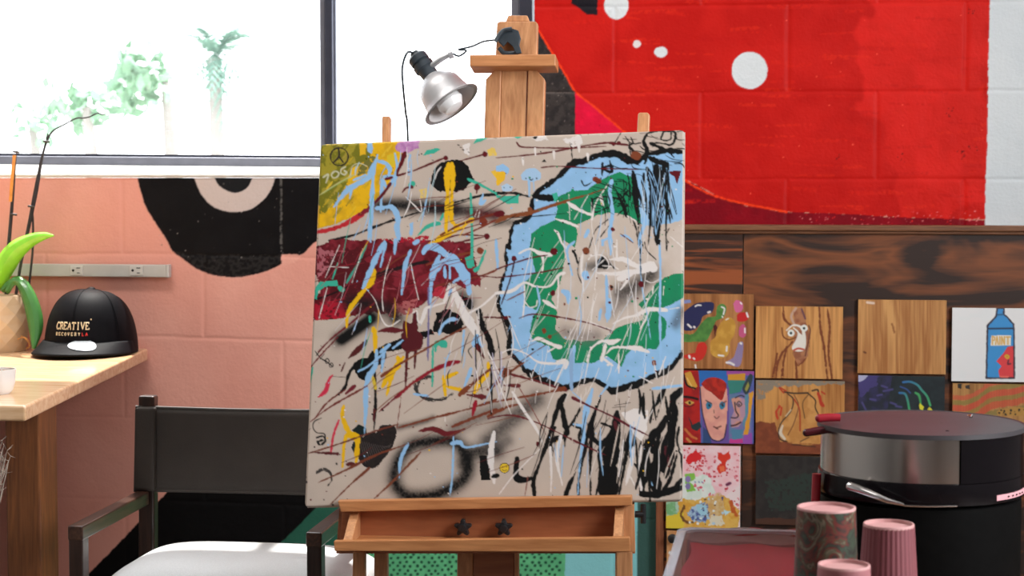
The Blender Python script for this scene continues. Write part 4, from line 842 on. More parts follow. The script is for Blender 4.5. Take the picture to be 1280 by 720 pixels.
for p, wd, c in (([(195, 285), (190, 330), (215, 390), (240, 420)], [4, 5, 6, 6], YEL), ([(190, 535), (200, 430), (215, 405), (250, 420), (245, 515)], [4, 5, 7, 8, 4], YEL), ([(415, 85), (420, 120), (385, 150), (355, 205)], [6, 9, 8, 6], YEL), ([(440, 85), (400, 140), (370, 245)], [4, 7, 3], YEL), ([(600, 175), (660, 150)], [7, 6], YEL), ([(605, 165), (610, 240)], 6, YEL), ([(610, 205), (690, 225)], 5, YEL), ([(730, 235), (750, 190), (785, 155), (785, 110)], [6, 7, 5, 4], YEL), ([(320, -10), (325, 50)], 5, YEL), ([(315, 170), (325, 215)], 4, (210, 180, 60)), ([(330, 60), (325, 120), (290, 185), (285, 300), (280, 400)], [4, 6, 7, 5, 3], BLU), ([(365, 65), (300, 120), (255, 145)], 3, BLU), ([(360, 70), (350, 145)], 4, BLU), ([(460, 440), (430, 500), (422, 580)], [4, 5, 2.4], BLU), ([(635, 440), (670, 435), (700, 455), (820, 432)], [5, 5, 3, 2], BLU), ([(645, 400), (640, 560), (630, 650)], [1.4, 3, 2], BLU), ([(480, 238), (540, 245)], 3, BLU), ([(715, 135), (690, 205)], [6, 4], BLU), ([(740, 0), (760, 40)], 8, BLU), ([(685, 20), (680, 80)], 2.4, BLU), ([(560, 40), (557, 205)], 2.6, TEAL), ([(580, 30), (610, 40)], 6, TEAL), ([(68, 130), (50, 215)], 3, TEAL), ([(540, 0), (540, 100)], 2.6, (120, 110, 150)),
             ([(90, 250), (120, 225), (135, 180), (150, 160)], [2, 6, 5, 2], (206, 50, 76)), ([(175, 345), (155, 400), (142, 475)], [3, 4, 3], (206, 50, 76)), ([(410, 250), (480, 190), (560, 140), (620, 115), (670, 105)], [5, 4, 5, 6, 6], (140, 22, 40)), ([(445, 0), (490, 0), (495, 40), (450, 40)], 14, (84, 24, 30)), ([(455, 40), (448, 205)], [5, 2.4], (84, 24, 30)), ([(490, 40), (485, 135)], [5, 2.4], (84, 24, 30)), ([(215, 90), (250, 60), (285, 25)], [3, 6, 3], (84, 30, 30)), ([(200, 110), (185, 145)], 2, (84, 30, 30)), ([(205, 235), (240, 205)], [4, 5], (110, 26, 40)), ([(430, 250), (412, 380)], 1, (120, 60, 50)),
             ([(350, 165), (400, 130), (500, 70), (620, 0)], [5, 3, 2.4, 2], RUST), ([(60, 350), (140, 290), (290, 205)], [1.2, 2, 3], (112, 40, 36)), ([(75, 340), (130, 270), (200, 220)], 2, (112, 40, 36)), ([(50, 480), (180, 440), (320, 390), (420, 360)], [1.4, 2, 2.4, 1.6], (112, 54, 38)), ([(340, 310), (420, 240)], 2.4, (112, 30, 40)), ([(90, 600), (200, 550), (320, 490), (460, 440)], [1.5, 3, 4, 1], (116, 58, 38)), ([(140, 690), (220, 610), (300, 540)], [1.4, 2.4, 4], (116, 58, 38)), ([(320, 665), (400, 590), (510, 475)], [2, 3, 3], (120, 66, 44)), ([(500, 390), (560, 380), (620, 400), (690, 380)], [2, 6, 7, 2], (104, 28, 34)), ([(420, 375), (540, 340), (700, 300), (820, 260)], [2, 3, 3, 4], (118, 56, 36)), ([(640, 370), (740, 330), (820, 300)], [4, 4, 5], (118, 56, 36)), ([(670, 240), (740, 180), (800, 130)], [8, 4, 3], RUST), ([(700, 240), (770, 250)], [3, 8], (100, 30, 36)), ([(735, 270), (722, 325)], [6, 3], (150, 20, 40)), ([(740, 40), (770, 90)], [7, 2], (96, 26, 30)), ([(170, 5), (100, 80), (50, 140)], [2, 2, 1], (106, 26, 36)), ([(60, 475), (170, 482)], [1.5, 5], (84, 26, 30)), ([(210, 525), (235, 522)], 6, (90, 34, 30)), ([(320, 300), (318, 345)], 4, (80, 30, 34))):
    cv.stroke(p, wd, c, rough=0.7, seed=len(p)+5)
cv.poly([(750, 490), (790, 490), (795, 590), (755, 590)], BK, rough=1); cv.stroke([(810, 390), (795, 500), (812, 600)], [4, 7, 4], WH); cv.stroke([(150, 165), (215, 170)], 0.7, BK); cv.stroke([(610, 330), (610, 350)], 1, WH)
for x, y in ((165, 522), (40, 595), (38, 575), (150, 690), (545, 675), (260, 682), (175, 240), (300, 270)): cv.stroke([(x, y), (x+2, y+2)], 2.6, BK, rough=0.8)
fF()
for p, wd, c in (([(100, 100), (200, 125), (280, 150), (350, 170)], [4, 3, 2.4, 6], (104, 34, 36)), ([(70, 150), (140, 152)], [1.6, 8], (100, 30, 36)), ([(0, 230), (110, 210), (250, 185), (340, 165)], [2, 3, 3, 7], (122, 60, 36)), ([(60, 90), (90, 90)], 11, RUST), ([(0, 170), (60, 120), (120, 75), (190, 30)], [4, 6, 3, 1.5], (120, 60, 36)), ([(0, 300), (40, 290), (110, 285), (200, 310), (300, 355), (400, 405), (530, 465)], [2, 2, 2.4, 2, 1.8, 2.4, 1.4], (100, 28, 36)), ([(380, 205), (450, 240), (560, 290), (640, 335), (720, 375)], [6, 2.4, 2.6, 3, 1.6], (96, 26, 36)), ([(140, 160), (200, 260), (260, 370)], 1.2, (130, 60, 50)), ([(0, 290), (80, 250), (150, 232)], [4, 4, 2], (122, 60, 36)), ([(180, 560), (165, 650)], 1, (130, 70, 60)), ([(16, 60), (14, 280)], [2.6, 3], BK), ([(60, 0), (60, 210)], [3, 2], (200, 190, 200))):
    cv.stroke(p, wd, c, rough=0.5, seed=len(p)+6)
for p, wd in (([(110, 180), (160, 260), (220, 350), (250, 420)], [3, 3.4, 3, 1]), ([(240, 430), (120, 550), (50, 640)], 1.4), ([(0, 0), (80, 150)], 2), ([(30, 360), (15, 470), (28, 590)], [2, 7, 3]), ([(190, 95), (200, 130)], 1), ([(230, 100), (240, 140)], 1), ([(300, 150), (340, 60)], 2.4), ([(460, 0), (430, 150)], 1.2), ([(520, 30), (560, 60)], 3), ([(590, 40), (588, 95)], 1.6), ([(750, 60), (760, 120)], 1.4), ([(680, 110), (740, 140)], 1.2)): cv.stroke(p, wd, WH, rough=0.4)
cv.stroke([(375, -10), (375, 170)], 5, (140, 170, 205)); cv.stroke([(500, 200), (540, 150)], [2, 5], BLU)
cv.stroke([(20, 560), (45, 555)], 7, BK, rough=1)
cv.T = lambda p: p
cv.blob(630.5, 585, 6.4, 6.4, (60, 46, 20)); cv.blob(630.5, 585, 5.6, 5.6, (226, 190, 50)); cv.stroke([(628, 583.2), (628.4, 584)], 1, BK); cv.stroke([(633, 583.2), (633.3, 584)], 1, BK); cv.stroke([(627.6, 587), (630.5, 588.6), (633.6, 587)], 0.9, BK)
for x, y in ((575, 184), (578, 187), (572, 181), (540, 200), (585, 190)): cv.stroke([(x, y), (x+2, y+.6)], 1.2, BK)
fF(); cv.stroke([(570, 240), (640, 228)], 0.8, BK); cv.stroke([(590, 210), (595, 260)], 0.8, BK); cv.stroke([(560, 250), (620, 245)], 0.7, BK)
cv.T = lambda p: p
cv.speckle(130, 384, 185, 850, 625, [BK, MAR, (110, 50, 40), WH, BLU], 0.3, 0.95, 77)
cv.T = lambda p: p
# -- fine splatter: thin lines and filaments over the whole canvas
g_ = random.Random(91)
def fine(n, x0, y0, x1, y1, dx, dy, L, w, cols, wob=3):
    for _ in range(n):
        x, y = g_.uniform(x0, x1), g_.uniform(y0, y1); l = g_.uniform(*L); d = math.hypot(dx, dy)
        a = g_.uniform(-0.25, 0.25); ux, uy = dx/d*math.cos(a)-dy/d*math.sin(a), dx/d*math.sin(a)+dy/d*math.cos(a)
        P = [(x, y), (x+ux*l*0.5+g_.uniform(-wob, wob), y+uy*l*0.5+g_.uniform(-wob, wob)*0.4), (x+ux*l, y+uy*l)]
        ww = g_.uniform(*w); cv.stroke(P, [ww*0.6, ww, ww*0.5], g_.choice(cols), seed=g_.randint(0, 90))
fine(30, 650, 290, 830, 440, -0.35, 1, (25, 80), (0.5, 1.1), [WH, WH, (200, 214, 230)])
fine(18, 700, 250, 800, 380, 0.05, 1, (20, 70), (0.6, 1.6), [WH, BLU, BLU, (214, 208, 206)])
fine(22, 640, 440, 850, 500, -0.2, 1, (12, 40), (0.5, 1.2), [WH])
fine(24, 735, 205, 790, 262, 1, 0.4, (8, 26), (0.6, 1.5), [BK], 7)
fine(12, 740, 215, 800, 262, 0.1, 1, (10, 34), (0.8, 2.0), [BK], 5)
fine(20, 778, 160, 848, 205, 1, 0.2, (8, 26), (0.7, 1.9), [BK], 8)
fine(16, 786, 200, 846, 235, 0.05, 1, (30, 90), (1.0, 3.6), [BK], 2)
fine(14, 790, 205, 842, 240, 0.05, 1, (30, 80), (0.5, 1.2), [BLU, (190, 206, 220)], 2)
fine(20, 672, 500, 852, 560, -0.22, 1, (30, 90), (0.6, 2.0), [BK, BK, (30, 20, 22)], 4)
fine(11, 790, 480, 852, 560, -0.1, 1, (30, 80), (2.0, 6.0), [BK], 4)
fine(14, 690, 520, 850, 570, -0.1, 1, (20, 60), (0.6, 2.2), [WH, BLU, BEI], 2)
fine(24, 392, 300, 590, 380, -0.5, 1, (14, 60), (0.5, 0.9), [(196, 120, 126), (166, 60, 74), (210, 196, 200)], 3)
fine(20, 392, 310, 600, 390, 1, -0.35, (20, 60), (0.5, 1.1), [(60, 6, 14), (140, 30, 44)], 3)
fine(24, 560, 360, 650, 470, -0.3, 1, (16, 50), (0.6, 1.8), [WH, (208, 200, 206), BLU, BK], 4)
fine(18, 590, 380, 640, 480, 0.15, 1, (30, 70), (0.8, 2.0), [WH, (190, 182, 200), BK], 3)
fine(20, 400, 440, 640, 600, 1, -0.45, (20, 90), (0.5, 1.2), [(116, 50, 40), (96, 26, 30), RUST], 4)
fine(16, 420, 180, 560, 260, -0.25, 1, (16, 60), (0.7, 2.0), [BLU, (176, 196, 200), WH], 3)
fine(14, 480, 250, 640, 300, 1, -0.3, (20, 80), (0.6, 1.6), [MAR, (110, 40, 28), BK], 4)
fine(12, 430, 240, 600, 420, -0.3, 1, (20, 60), (0.7, 1.6), [TEAL, BLU, YEL], 3)
cv.speckle(220, 384, 180, 850, 628, [BK, BK, MAR, (110, 50, 40), WH, BLU, YEL], 0.3, 1.1, 78)
cv.speckle(90, 640, 190, 850, 480, [WH, BK, GRN, MAR], 0.4, 1.5, 79)
# scuffed edges
for k in range(60):
    side = k % 4; t = g_.random()
    x, y = ((382+t*14*0+(1-t)*18, 184+t*448), (398+t*455, 180-t*17), (856-t*4, 164+t*460), (381+t*470, 632-t*8))[side]
    cv.stroke([(x, y), (x+g_.uniform(-4, 4), y+g_.uniform(-4, 4))], g_.uniform(0.6, 2.0), g_.choice([(90, 80, 74), (226, 216, 206), (60, 50, 46)]), alpha=0.6)
# -- the object: stretched canvas with soft corners
c_TL, c_TR, c_BR, c_BL = PD(400.5, 180, 3.60), PD(856, 162, 3.51), PD(852.5, 626.5, 3.43), PD(380.5, 634.5, 3.505)
nrm = ((c_TR-c_BL).cross(c_TL-c_BR)).normalized()
if nrm.dot(CAM-c_TL) < 0: nrm = -nrm
TH = 0.024; n = 470
s_ = np.linspace(0, 1, n+1); S_, T_ = np.meshgrid(s_, s_)
q = lambda v: np.array(v)[None, None, :]
P0 = (q(c_TL)*(1-S_[..., None])+q(c_TR)*S_[..., None])*(1-T_[..., None])+(q(c_BL)*(1-S_[..., None])+q(c_BR)*S_[..., None])*T_[..., None]
# rounded silhouette corners and softly rolled edges
R = 0.010; Wd = 0.68
u = (S_-0.5)*Wd; v = (T_-0.5)*Wd; h = Wd/2
cu, cvv = np.clip(np.abs(u)-(h-R), 0, None), np.clip(np.abs(v)-(h-R), 0, None)
rr = np.hypot(cu, cvv); sc = np.where(rr > R, R/np.maximum(rr, 1e-9), 1.0)
ax_u = (c_TR-c_TL).normalized(); ax_v = (c_BL-c_TL).normalized()
P0 = P0-q(ax_u)*(np.sign(u)*cu*(1-sc))[..., None]-q(ax_v)*(np.sign(v)*cvv*(1-sc))[..., None]
edge = np.minimum(np.minimum(S_, 1-S_), np.minimum(T_, 1-T_))*Wd
P0 = P0-q(nrm)*(0.004*np.clip(1-edge/0.004, 0, 1)**2)[..., None]
ppx, ppy = proj_np(P0)
C0 = cv.sample(ppx, ppy, K_CANVAS)
# worn pale edge
ev = []; ef = []
ring = [(0, j) for j in range(n)]+[(i, n) for i in range(n)]+[(n, j) for j in range(n, 0, -1)]+[(i, 0) for i in range(n, 0, -1)]
for (i, j) in ring: ev.append(P0[i, j]); 
m_ = len(ring)
for k in range(m_): ev.append(ev[k]-np.array(nrm)*TH)
ef = [(k, (k+1) % m_, m_+(k+1) % m_, m_+k) for k in range(m_)]
cc = (c_TL+c_TR+c_BL+c_BR)/4
ev.append(np.array(c_TL-nrm*TH)); o = len(ev)-1
ev += [np.array(c_TR-nrm*TH), np.array(c_BR-nrm*TH), np.array(c_BL-nrm*TH)]; ef.append((o+3, o+2, o+1, o))
M_CANVAS = vcol_mat('painted_canvas_surface', rough=0.45, bump=0.12, bscale=500, spec=0.22)
canvas = grid_mesh('abstract_painting', P0, C0, M_CANVAS, extra=(ev, ef, alb(214, 202, 190, K_CANVAS)), loc=tuple((c_BL+c_BR)/2))
tag(canvas, 'large square canvas of drips and splatters with a blue and green letter shape', 'painting')
# ================================================================ workbench, left
M_BENCH = wood_mat('oiled_butcher_block', alb(206, 160, 116, 0.9), alb(232, 198, 160, 0.9), 'X', 9, 10, rough=0.22, coat=0.15)
M_BENCHLEG = wood_mat('honey_pine_post', alb(88, 50, 28, 0.8), alb(126, 76, 40, 0.8), 'Z', 9, 12)
DZ = 0.835
b_wl = PZ(183.5, 429, DZ); b_fr = PZ(32, 507, DZ); b_fl = PZ(-190, 502, DZ)
b_wl = Vector((PY(184.5, 430, -0.006).x, -0.006, DZ)); b_ll = Vector((-1.95, -0.006, DZ)); b_fl.x = -1.95
bench = empty('workbench', ((b_fr.x-0.2), b_fr.y+0.3, 0), 'light wooden workbench against the salmon wall holding the cap and orchid', 'workbench')
t = Vector((0, 0, -0.030))
MB().prism([b_wl, b_ll, b_fl, b_fr], t).build('worktop', M_BENCH, bench, bevel=0.005, seg=3)
def post_px(px0, px1, yv, dep, m, name, par, ztop, mat_=None):
    a = PY(px0, 600, yv); b = PY(px1, 600, yv)
    return MB().box(a.x, yv, 0, b.x, yv+dep, ztop).build(name, m, par, loc=(a.x, yv, 0), bevel=0.004)
yl = b_fr.y+0.26
post_px(7, 50, yl, 0.095, M_BENCHLEG, 'leg', bench, DZ-0.0305)
MB().box(-1.9, yl, 0, -1.8, yl+0.095, DZ-0.0305).build('leg', M_BENCHLEG, bench, bevel=0.004)
MB().box(-1.9, -0.12, 0, -1.8, -0.03, DZ-0.0305).build('leg', M_BENCHLEG, bench, bevel=0.004)
xr_ = PY(10, 600, -0.12).x
MB().box(xr_, -0.12, 0, xr_+0.07, -0.03, DZ-0.0305).build('leg', M_BENCHLEG, bench, bevel=0.004)
# ---- white bowl of nuts at the near left
M_WHITE = mat('white_glazed_ceramic', (0.82, 0.82, 0.82), 0.2, var=0.03, scale=10)
M_NUTS = mat('brown_granola', alb(150, 104, 66), 0.7, var=0.5, scale=160, bump=0.6, bscale=150)
bc = PZ(-2, 492, DZ); r = PZ(19, 475, DZ).x-PZ(-2, 475, DZ).x
hb = (PZ(0, 492, DZ)-CAM).dot(FWD)*31/F
bowl = empty('bowl', bc, 'small white ceramic bowl of brown crumbs near the left edge of the workbench', 'bowl')
MB().lathe([(0.0, 0.0012), (r*0.62, 0.0), (r*0.8, hb*0.14), (r*0.95, hb*0.5), (r, hb), (r-0.003, hb), (r*0.9, hb*0.5), (r*0.7, hb*0.2), (0, hb*0.16)], 40, Matrix.Translation(bc)).build('shell', M_WHITE, bowl, loc=bc, smooth=True)
mb = MB(); g = random.Random(4)
for _ in range(46):
    a, q_ = g.uniform(0, 2*PI), r*0.8*math.sqrt(g.random()); mb.ball(bc+Vector((q_*math.cos(a), q_*math.sin(a), hb*0.86+g.uniform(-.002, .002))), g.uniform(.003, .005), g.uniform(.0025, .004), .0028, 8)
mb.lathe([(0, hb*0.84), (r*0.88, hb*0.8), (r*0.86, hb*0.6)], 24, Matrix.Translation(bc), cap=False)
mb.build('granola', M_NUTS, bowl, loc=bc, smooth=True)['kind'] = 'stuff'
# ---- orchid
M_POT = mat('cream_faceted_pot', alb(196, 172, 142), 0.45, var=0.12, scale=14, bump=0.1)
M_LEAF = mat('glossy_orchid_leaf', alb(126, 206, 48), 0.3, var=0.15, scale=20, coat=0.3)
M_LEAF2 = mat('dark_orchid_leaf', alb(62, 122, 56), 0.3, var=0.2, scale=20, coat=0.3)
M_STEM = mat('dark_flower_stem', alb(44, 38, 38), 0.5, var=0.3, scale=80)
M_STICK = mat('orange_support_stick', alb(222, 140, 60), 0.6, var=0.15, scale=60)
M_ROOT = mat('tan_air_root', alb(176, 120, 62), 0.7, var=0.2, scale=80)
oc = PZ(-4, 438.5, DZ); d_ = (oc-CAM).dot(FWD); k_ = d_/F
orc = empty('potted_orchid', oc, 'orchid with bare dark stems in a cream faceted pot at the left of the cap', 'plant')
mb = MB(); rows = 6; nf = 11; hp = 70*k_; vs = []
for i in range(rows+1):
    tt = i/rows; rr = (30+11*math.sin(PI*(0.15+0.62*tt)))*k_
    for k in range(nf):
        a = 2*PI*(k+0.5*(i % 2))/nf; vs.append(oc+Vector((rr*math.cos(a), rr*math.sin(a), hp*tt)))
fs = []
for i in range(rows):
    for k in range(nf):
        a, b = i*nf+k, i*nf+(k+1) % nf; c, d = a+nf, b+nf
        fs += [(a, b, c), (b, d, c)] if i % 2 == 0 else [(a, b, d), (a, d, c)]
fs.append(tuple(range(nf-1, -1, -1)))
o0 = len(vs)
for k in range(nf): vs.append(oc+Vector((30*k_*math.cos(2*PI*k/nf), 30*k_*math.sin(2*PI*k/nf), hp)))
for k in range(nf): vs.append(oc+Vector((26*k_*math.cos(2*PI*k/nf), 26*k_*math.sin(2*PI*k/nf), hp*0.85)))
top0 = rows*nf
for k in range(nf):
    fs.append((top0+k, top0+(k+1) % nf, o0+(k+1) % nf, o0+k)); fs.append((o0+k, o0+(k+1) % nf, o0+nf+(k+1) % nf, o0+nf+k))
fs.append(tuple(o0+nf+k for k in range(nf)))
mb.add(vs, fs).build('flower_pot', M_POT, orc, loc=oc)
MB().ball(oc+Vector((0, 0, hp*0.84)), 27*k_, 27*k_, 6*k_, 20).build('bark_mulch', M_ROOT, orc, loc=oc, smooth=True)
def leaf(pxs, widths, d0, d1, m, fold=0.25):
    """blade along picture points, running from depth d0 to d1"""
    Q = cr([(x, y, d0+(d1-d0)*i/(len(pxs)-1), widths[i]) for i, (x, y) in enumerate(pxs)], 6)
    C_ = [PD(a[0], a[1], a[2]) for a in Q]; vs = []; fs = []
    for i, c in enumerate(C_):
        dd = (C_[min(i+1, len(C_)-1)]-C_[max(i-1, 0)]).normalized(); s = dd.cross(FWD).normalized(); nn_ = s.cross(dd).normalized()
        w = Q[i][3]/2*Q[i][2]/F
        for u in (-1, -0.5, 0, 0.5, 1): vs.append(c+s*w*u+nn_*w*fold*(abs(u)**1.5)*2)
    for i in range(len(C_)-1):
        for j in range(4): a = i*5+j; fs.append((a, a+1, a+6, a+5))
    ob = MB().add(vs, fs).build('leaf', m, orc, loc=oc, smooth=True)
    md = ob.modifiers.new('thick', 'SOLIDIFY'); md.thickness = 0.002; md.offset = 0
    return ob
leaf([(-4, 362), (3, 336), (16, 315), (36, 301), (54, 295), (67, 294.5)], [14, 25, 24, 16, 9, 1.5], d_, d_-0.12, M_LEAF, 0.3)
leaf([(8, 366), (16, 352), (27, 356), (38, 380), (43.5, 408), (42, 436)], [6, 10, 15, 19, 18, 4], d_-0.03, d_-0.10, M_LEAF2, 0.3)
leaf([(-4, 366), (-20, 345), (-50, 350), (-70, 380)], [10, 22, 22, 4], d_, d_-0.02, M_LEAF2)
leaf([(2, 364), (10, 356), (17, 352), (24, 357)], [6, 9, 8, 2], d_-0.02, d_-0.05, M_LEAF2)
def stem(pxs, w, m, name, d0=d_+0.01, d1=None):
    d1 = d1 or d0; n_ = len(pxs); W_ = w if isinstance(w, list) else [w]*n_
    Q = cr([(x, y, d0+(d1-d0)*i/(n_-1), W_[i]) for i, (x, y) in enumerate(pxs)], 5)
    return MB().tube([PD(a[0], a[1], a[2]) for a in Q], [a[3]/2*a[2]/F for a in Q], 8).build(name, m, orc, loc=oc, smooth=True)
stem([(8, 368), (10, 320), (14, 270), (17.5, 225), (20, 196), (21.5, 184), (22.5, 170)], [5.4, 5, 4.6, 3.4, 2, 1.2, .7], M_STEM, 'flower_stem')
stem([(13, 252), (15, 225), (18, 194)], 4.4, M_STICK, 'support_stick', d_+0.004)
stem([(20, 368), (27, 325), (37, 278), (45, 238), (52, 200), (58, 178), (66, 164), (78, 157), (95, 148), (104, 147.5), (112, 146), (122, 141.5), (128, 143.5), (134, 141.5)], [4, 4, 5, 6, 4, 3, 2.4, 2, 2, 2, 1.8, 1.8, 1.4, .8], M_STEM, 'flower_stem')
stem([(40, 262), (45, 236), (53, 196), (60, 167)], [2.6, 2.4, 2.2, 2], M_STEM, 'support_stick', d_+0.016)
stem([(36, 360), (41, 310), (41, 272), (39, 262)], [3.2, 3, 2.8, 2], M_STEM, 'flower_stem', d_+0.016)
for x, y in ((39, 258), (17, 268), (58, 177), (20, 190)):
    MB().tube([PD(x-4, y-0.5, d_), PD(x+4, y+0.5, d_)], 1.4*k_, 8).build('stem_clip', M_STEM, orc, loc=oc, smooth=True)
stem([(26, 420), (34, 424), (37, 432), (33, 436)], 2, M_ROOT, 'air_root', d_-0.05); stem([(22, 424), (30, 422), (36, 428)], 1.6, M_ROOT, 'air_root', d_-0.06)
# ---- dried grass in a pot on the floor in front of the bench post
M_DRY = mat('pale_dried_grass', alb(150, 136, 124), 0.8, var=0.2, scale=50)
gp = PZ(-60, 900, 0.0); gd = 3.35; gx = PD(-55, 600, gd); gx.z = 0
gr_ = empty('dried_grass', gx, 'pale feathery dried grass poking in beside the bench post at the left edge', 'plant')
MB().lathe([(0, 0), (0.07, 0), (0.095, 0.1), (0.08, 0.22), (0.072, 0.22), (0.085, 0.1), (0, 0.05)], 32, Matrix.Translation(gx)).build('flower_pot', M_POT, gr_, loc=gx, smooth=True)
mb = MB(); g = random.Random(9)
tips = [(9, 563), (5, 556), (13, 570), (3, 550), (7, 574), (2, 578), (4, 612), (2, 606), (-4, 545), (-20, 540), (-30, 560), (-60, 535), (-90, 560), (3, 567), (11, 576)]
for x, y in tips:
    b0 = gx+Vector((g.uniform(-.03, .03), g.uniform(-.03, .03), 0.2)); e = PD(x, y, gd+g.uniform(-.04, .04)); m1 = b0.lerp(e, 0.55)+Vector((-0.01, 0, 0.07))
    P = [tuple(b0), tuple(m1), tuple(e)]; Q = [Vector(p) for p in cr(P, 8)]
    mb.tube(Q, [0.0011]*(len(Q)-1)+[0.0003], 5)
    for i in range(9, len(Q)):
        for _ in range(2):
            v = Vector((g.gauss(0, 1), g.gauss(0, 1), g.gauss(0, 1)+0.6)).normalized()*g.uniform(.006, .014); mb.tube([Q[i], Q[i]+v], [0.0006, 0.0002], 4)
mb.build('blades', M_DRY, gr_, loc=gx)
# ---- black snapback cap
M_CAP = mat('black_cotton_twill', (0.004, 0.004, 0.006), 0.55, var=0.2, scale=300, bump=0.25, bscale=700, sheen=0, spec=0.1)
M_EMB = mat('cream_embroidery', alb(214, 196, 160), 0.6, var=0.1, scale=200)
M_EMBR = mat('red_embroidery', alb(200, 44, 40), 0.6, var=0.1, scale=200)
M_STK = mat('silvery_round_sticker', alb(206, 214, 232), 0.25, var=0.06, scale=60)
cc_ = PZ(115, 440, DZ+0.001); dc = (cc_-CAM).dot(FWD); kc = dc/F
cap = empty('baseball_cap', cc_, 'black flat-brim cap with cream lettering on the workbench corner', 'cap')
to_cam = (CAM-cc_); to_cam.z = 0; to_cam.normalize()
th0 = math.atan2(to_cam.y, to_cam.x)-math.radians(22)      # cap faces a little to the left of us
R3 = Matrix.Translation(cc_) @ Matrix.Rotation(th0-PI/2, 4, 'Z')
ca, cb, ch = 56*kc, 66*kc, 78*kc
def crown(th, t_):
    """th: direction (pi/2 = front), t_: 0 brim line .. 1 button"""
    f = math.sin(th)
    e = math.cos(t_*PI/2)**0.62
    z = ch*math.sin(t_*PI/2)**1.0*(1.0-0.03*(1-f))
    back = 0.93 if f < 0 else 1
    return Vector((ca*e*math.cos(th), cb*e*math.sin(th)*back, z+0.004*(1 if f > 0 else 0)))
NT_, NZ_ = 72, 22
vs = [R3@crown(2*PI*k/NT_, i/NZ_*0.998) for i in range(NZ_+1) for k in range(NT_)]
fs = [(i*NT_+k, i*NT_+(k+1) % NT_, (i+1)*NT_+(k+1) % NT_, (i+1)*NT_+k) for i in range(NZ_) for k in range(NT_)]
fs.append(tuple(NZ_*NT_+k for k in range(NT_)))
MB().add(vs, fs).build('crown', M_CAP, cap, loc=cc_, smooth=True, angle=60)
mb = MB()
for k in range(6):
    th = PI/2+2*PI*k/6
    for dth in (-0.03, 0.03): mb.tube([R3@(crown(th+dth*(1-i/26), i/26)*1.003) for i in range(26)], 0.0008, 6)
mb.build('panel_seams', M_CAP, cap, loc=cc_, smooth=True)
MB().ball(R3@Vector((0, 0, ch+0.001)), 5.5*kc, 5.5*kc, 3*kc).build('button', M_CAP, cap, loc=cc_, smooth=True)
# bill
def billL(th): return 42*kc*(max(0.0, math.sin((th-math.radians(8))/math.radians(164)*PI))**0.55)
def billz(th, q_): return 0.030-0.022*q_-0.006*(math.cos(th))**2*q_
vs = []; fs = []; NB = 40; NR = 10
for j in range(NR+1):
    for i in range(NB+1):
        th = math.radians(8+164*i/NB); p = crown(th, 0.0); q_ = j/NR
        vs.append(R3@Vector((p.x*(1+0.10*q_), p.y+billL(th)*q_, billz(th, q_))))
for j in range(NR):
    for i in range(NB): a = j*(NB+1)+i; fs.append((a, a+1, a+NB+2, a+NB+1))
bill = MB().add(vs, fs).build('bill', M_CAP, cap, loc=cc_, smooth=True)
md = bill.modifiers.new('thick', 'SOLIDIFY'); md.thickness = 0.004; md.offset = 1
def on_bill(x, y):
    th = math.atan2(y*ca, x*cb)
    for _ in range(4):
        p = crown(th, 0.0); q_ = (y-p.y)/max(billL(th), 1e-4); th = math.acos(max(-1, min(1, x/(1+0.10*q_)/ca)))
    return R3@Vector((x, y, billz(th, q_)+0.0068))
sc_ = (-0.034, cb+9*kc); vs = [on_bill(*sc_)]
for a in range(40): vs.append(on_bill(sc_[0]+17*kc*math.cos(2*PI*a/40), sc_[1]+16*kc*math.sin(2*PI*a/40)))
MB().add(vs, [(0, 1+a, 1+(a+1) % 40) for a in range(40)]).build('sticker', M_STK, cap, loc=cc_)
GL = {'C': [[(.95, .8), (.7, 1), (.35, 1), (.05, .7), (.05, .3), (.35, 0), (.7, 0), (.95, .2)], [(.95, .98), (.95, .75)]], 'R': [[(.15, 0), (.15, 1)], [(0, 1), (.6, 1), (.8, .85), (.8, .65), (.6, .5), (.15, .5)], [(.5, .5), (.95, 0)], [(0, 0), (.35, 0)]],
      'E': [[(.15, 0), (.15, 1)], [(0, 1), (.85, 1), (.85, .8)], [(.15, .5), (.65, .5)], [(0, 0), (.88, 0), (.88, .22)]], 'A': [[(.05, 0), (.5, 1), (.95, 0)], [(.24, .35), (.76, .35)], [(0, 0), (.2, 0)], [(.8, 0), (1, 0)]],
      'T': [[(.5, 0), (.5, 1)], [(.05, .8), (.05, 1), (.95, 1), (.95, .8)], [(.35, 0), (.65, 0)]], 'I': [[(.5, 0), (.5, 1)], [(.3, 1), (.7, 1)], [(.3, 0), (.7, 0)]], 'V': [[(.05, 1), (.5, 0), (.95, 1)], [(0, 1), (.22, 1)], [(.78, 1), (1, 1)]],
      'O': [[(.5, 1), (.1, .75), (.1, .25), (.5, 0), (.9, .25), (.9, .75), (.5, 1)]], 'Y': [[(.1, 1), (.5, .5), (.9, 1)], [(.5, .5), (.5, 0)]], 'L': [[(.15, 1), (.15, 0), (.85, 0)]]}
def emb(text, s0, adv, w_, z0, h_, rad, m, name, arc=0.0):
    mb = MB(); s = s0
    for i, chh in enumerate(text):
        for pl in GL[chh]:
            P = []
            for a, b in zip(pl, pl[1:]):
                for k in range(5): P.append((a[0]+(b[0]-a[0])*k/5, a[1]+(b[1]-a[1])*k/5))
            P.append(pl[-1]); Q = []
            for gx_, gy in P:
                sx = s+gx_*w_; zz = z0+gy*h_+arc*sx*sx
                th = PI/2+sx/(ca*1.05)
                c = crown(th, math.asin(min(.98, (zz)/ch))/(PI/2)); Q.append(R3@(c*1.006))
            mb.tube(Q, rad, 5)
        s += adv
    return mb.build(name, m, cap, loc=cc_, smooth=True)
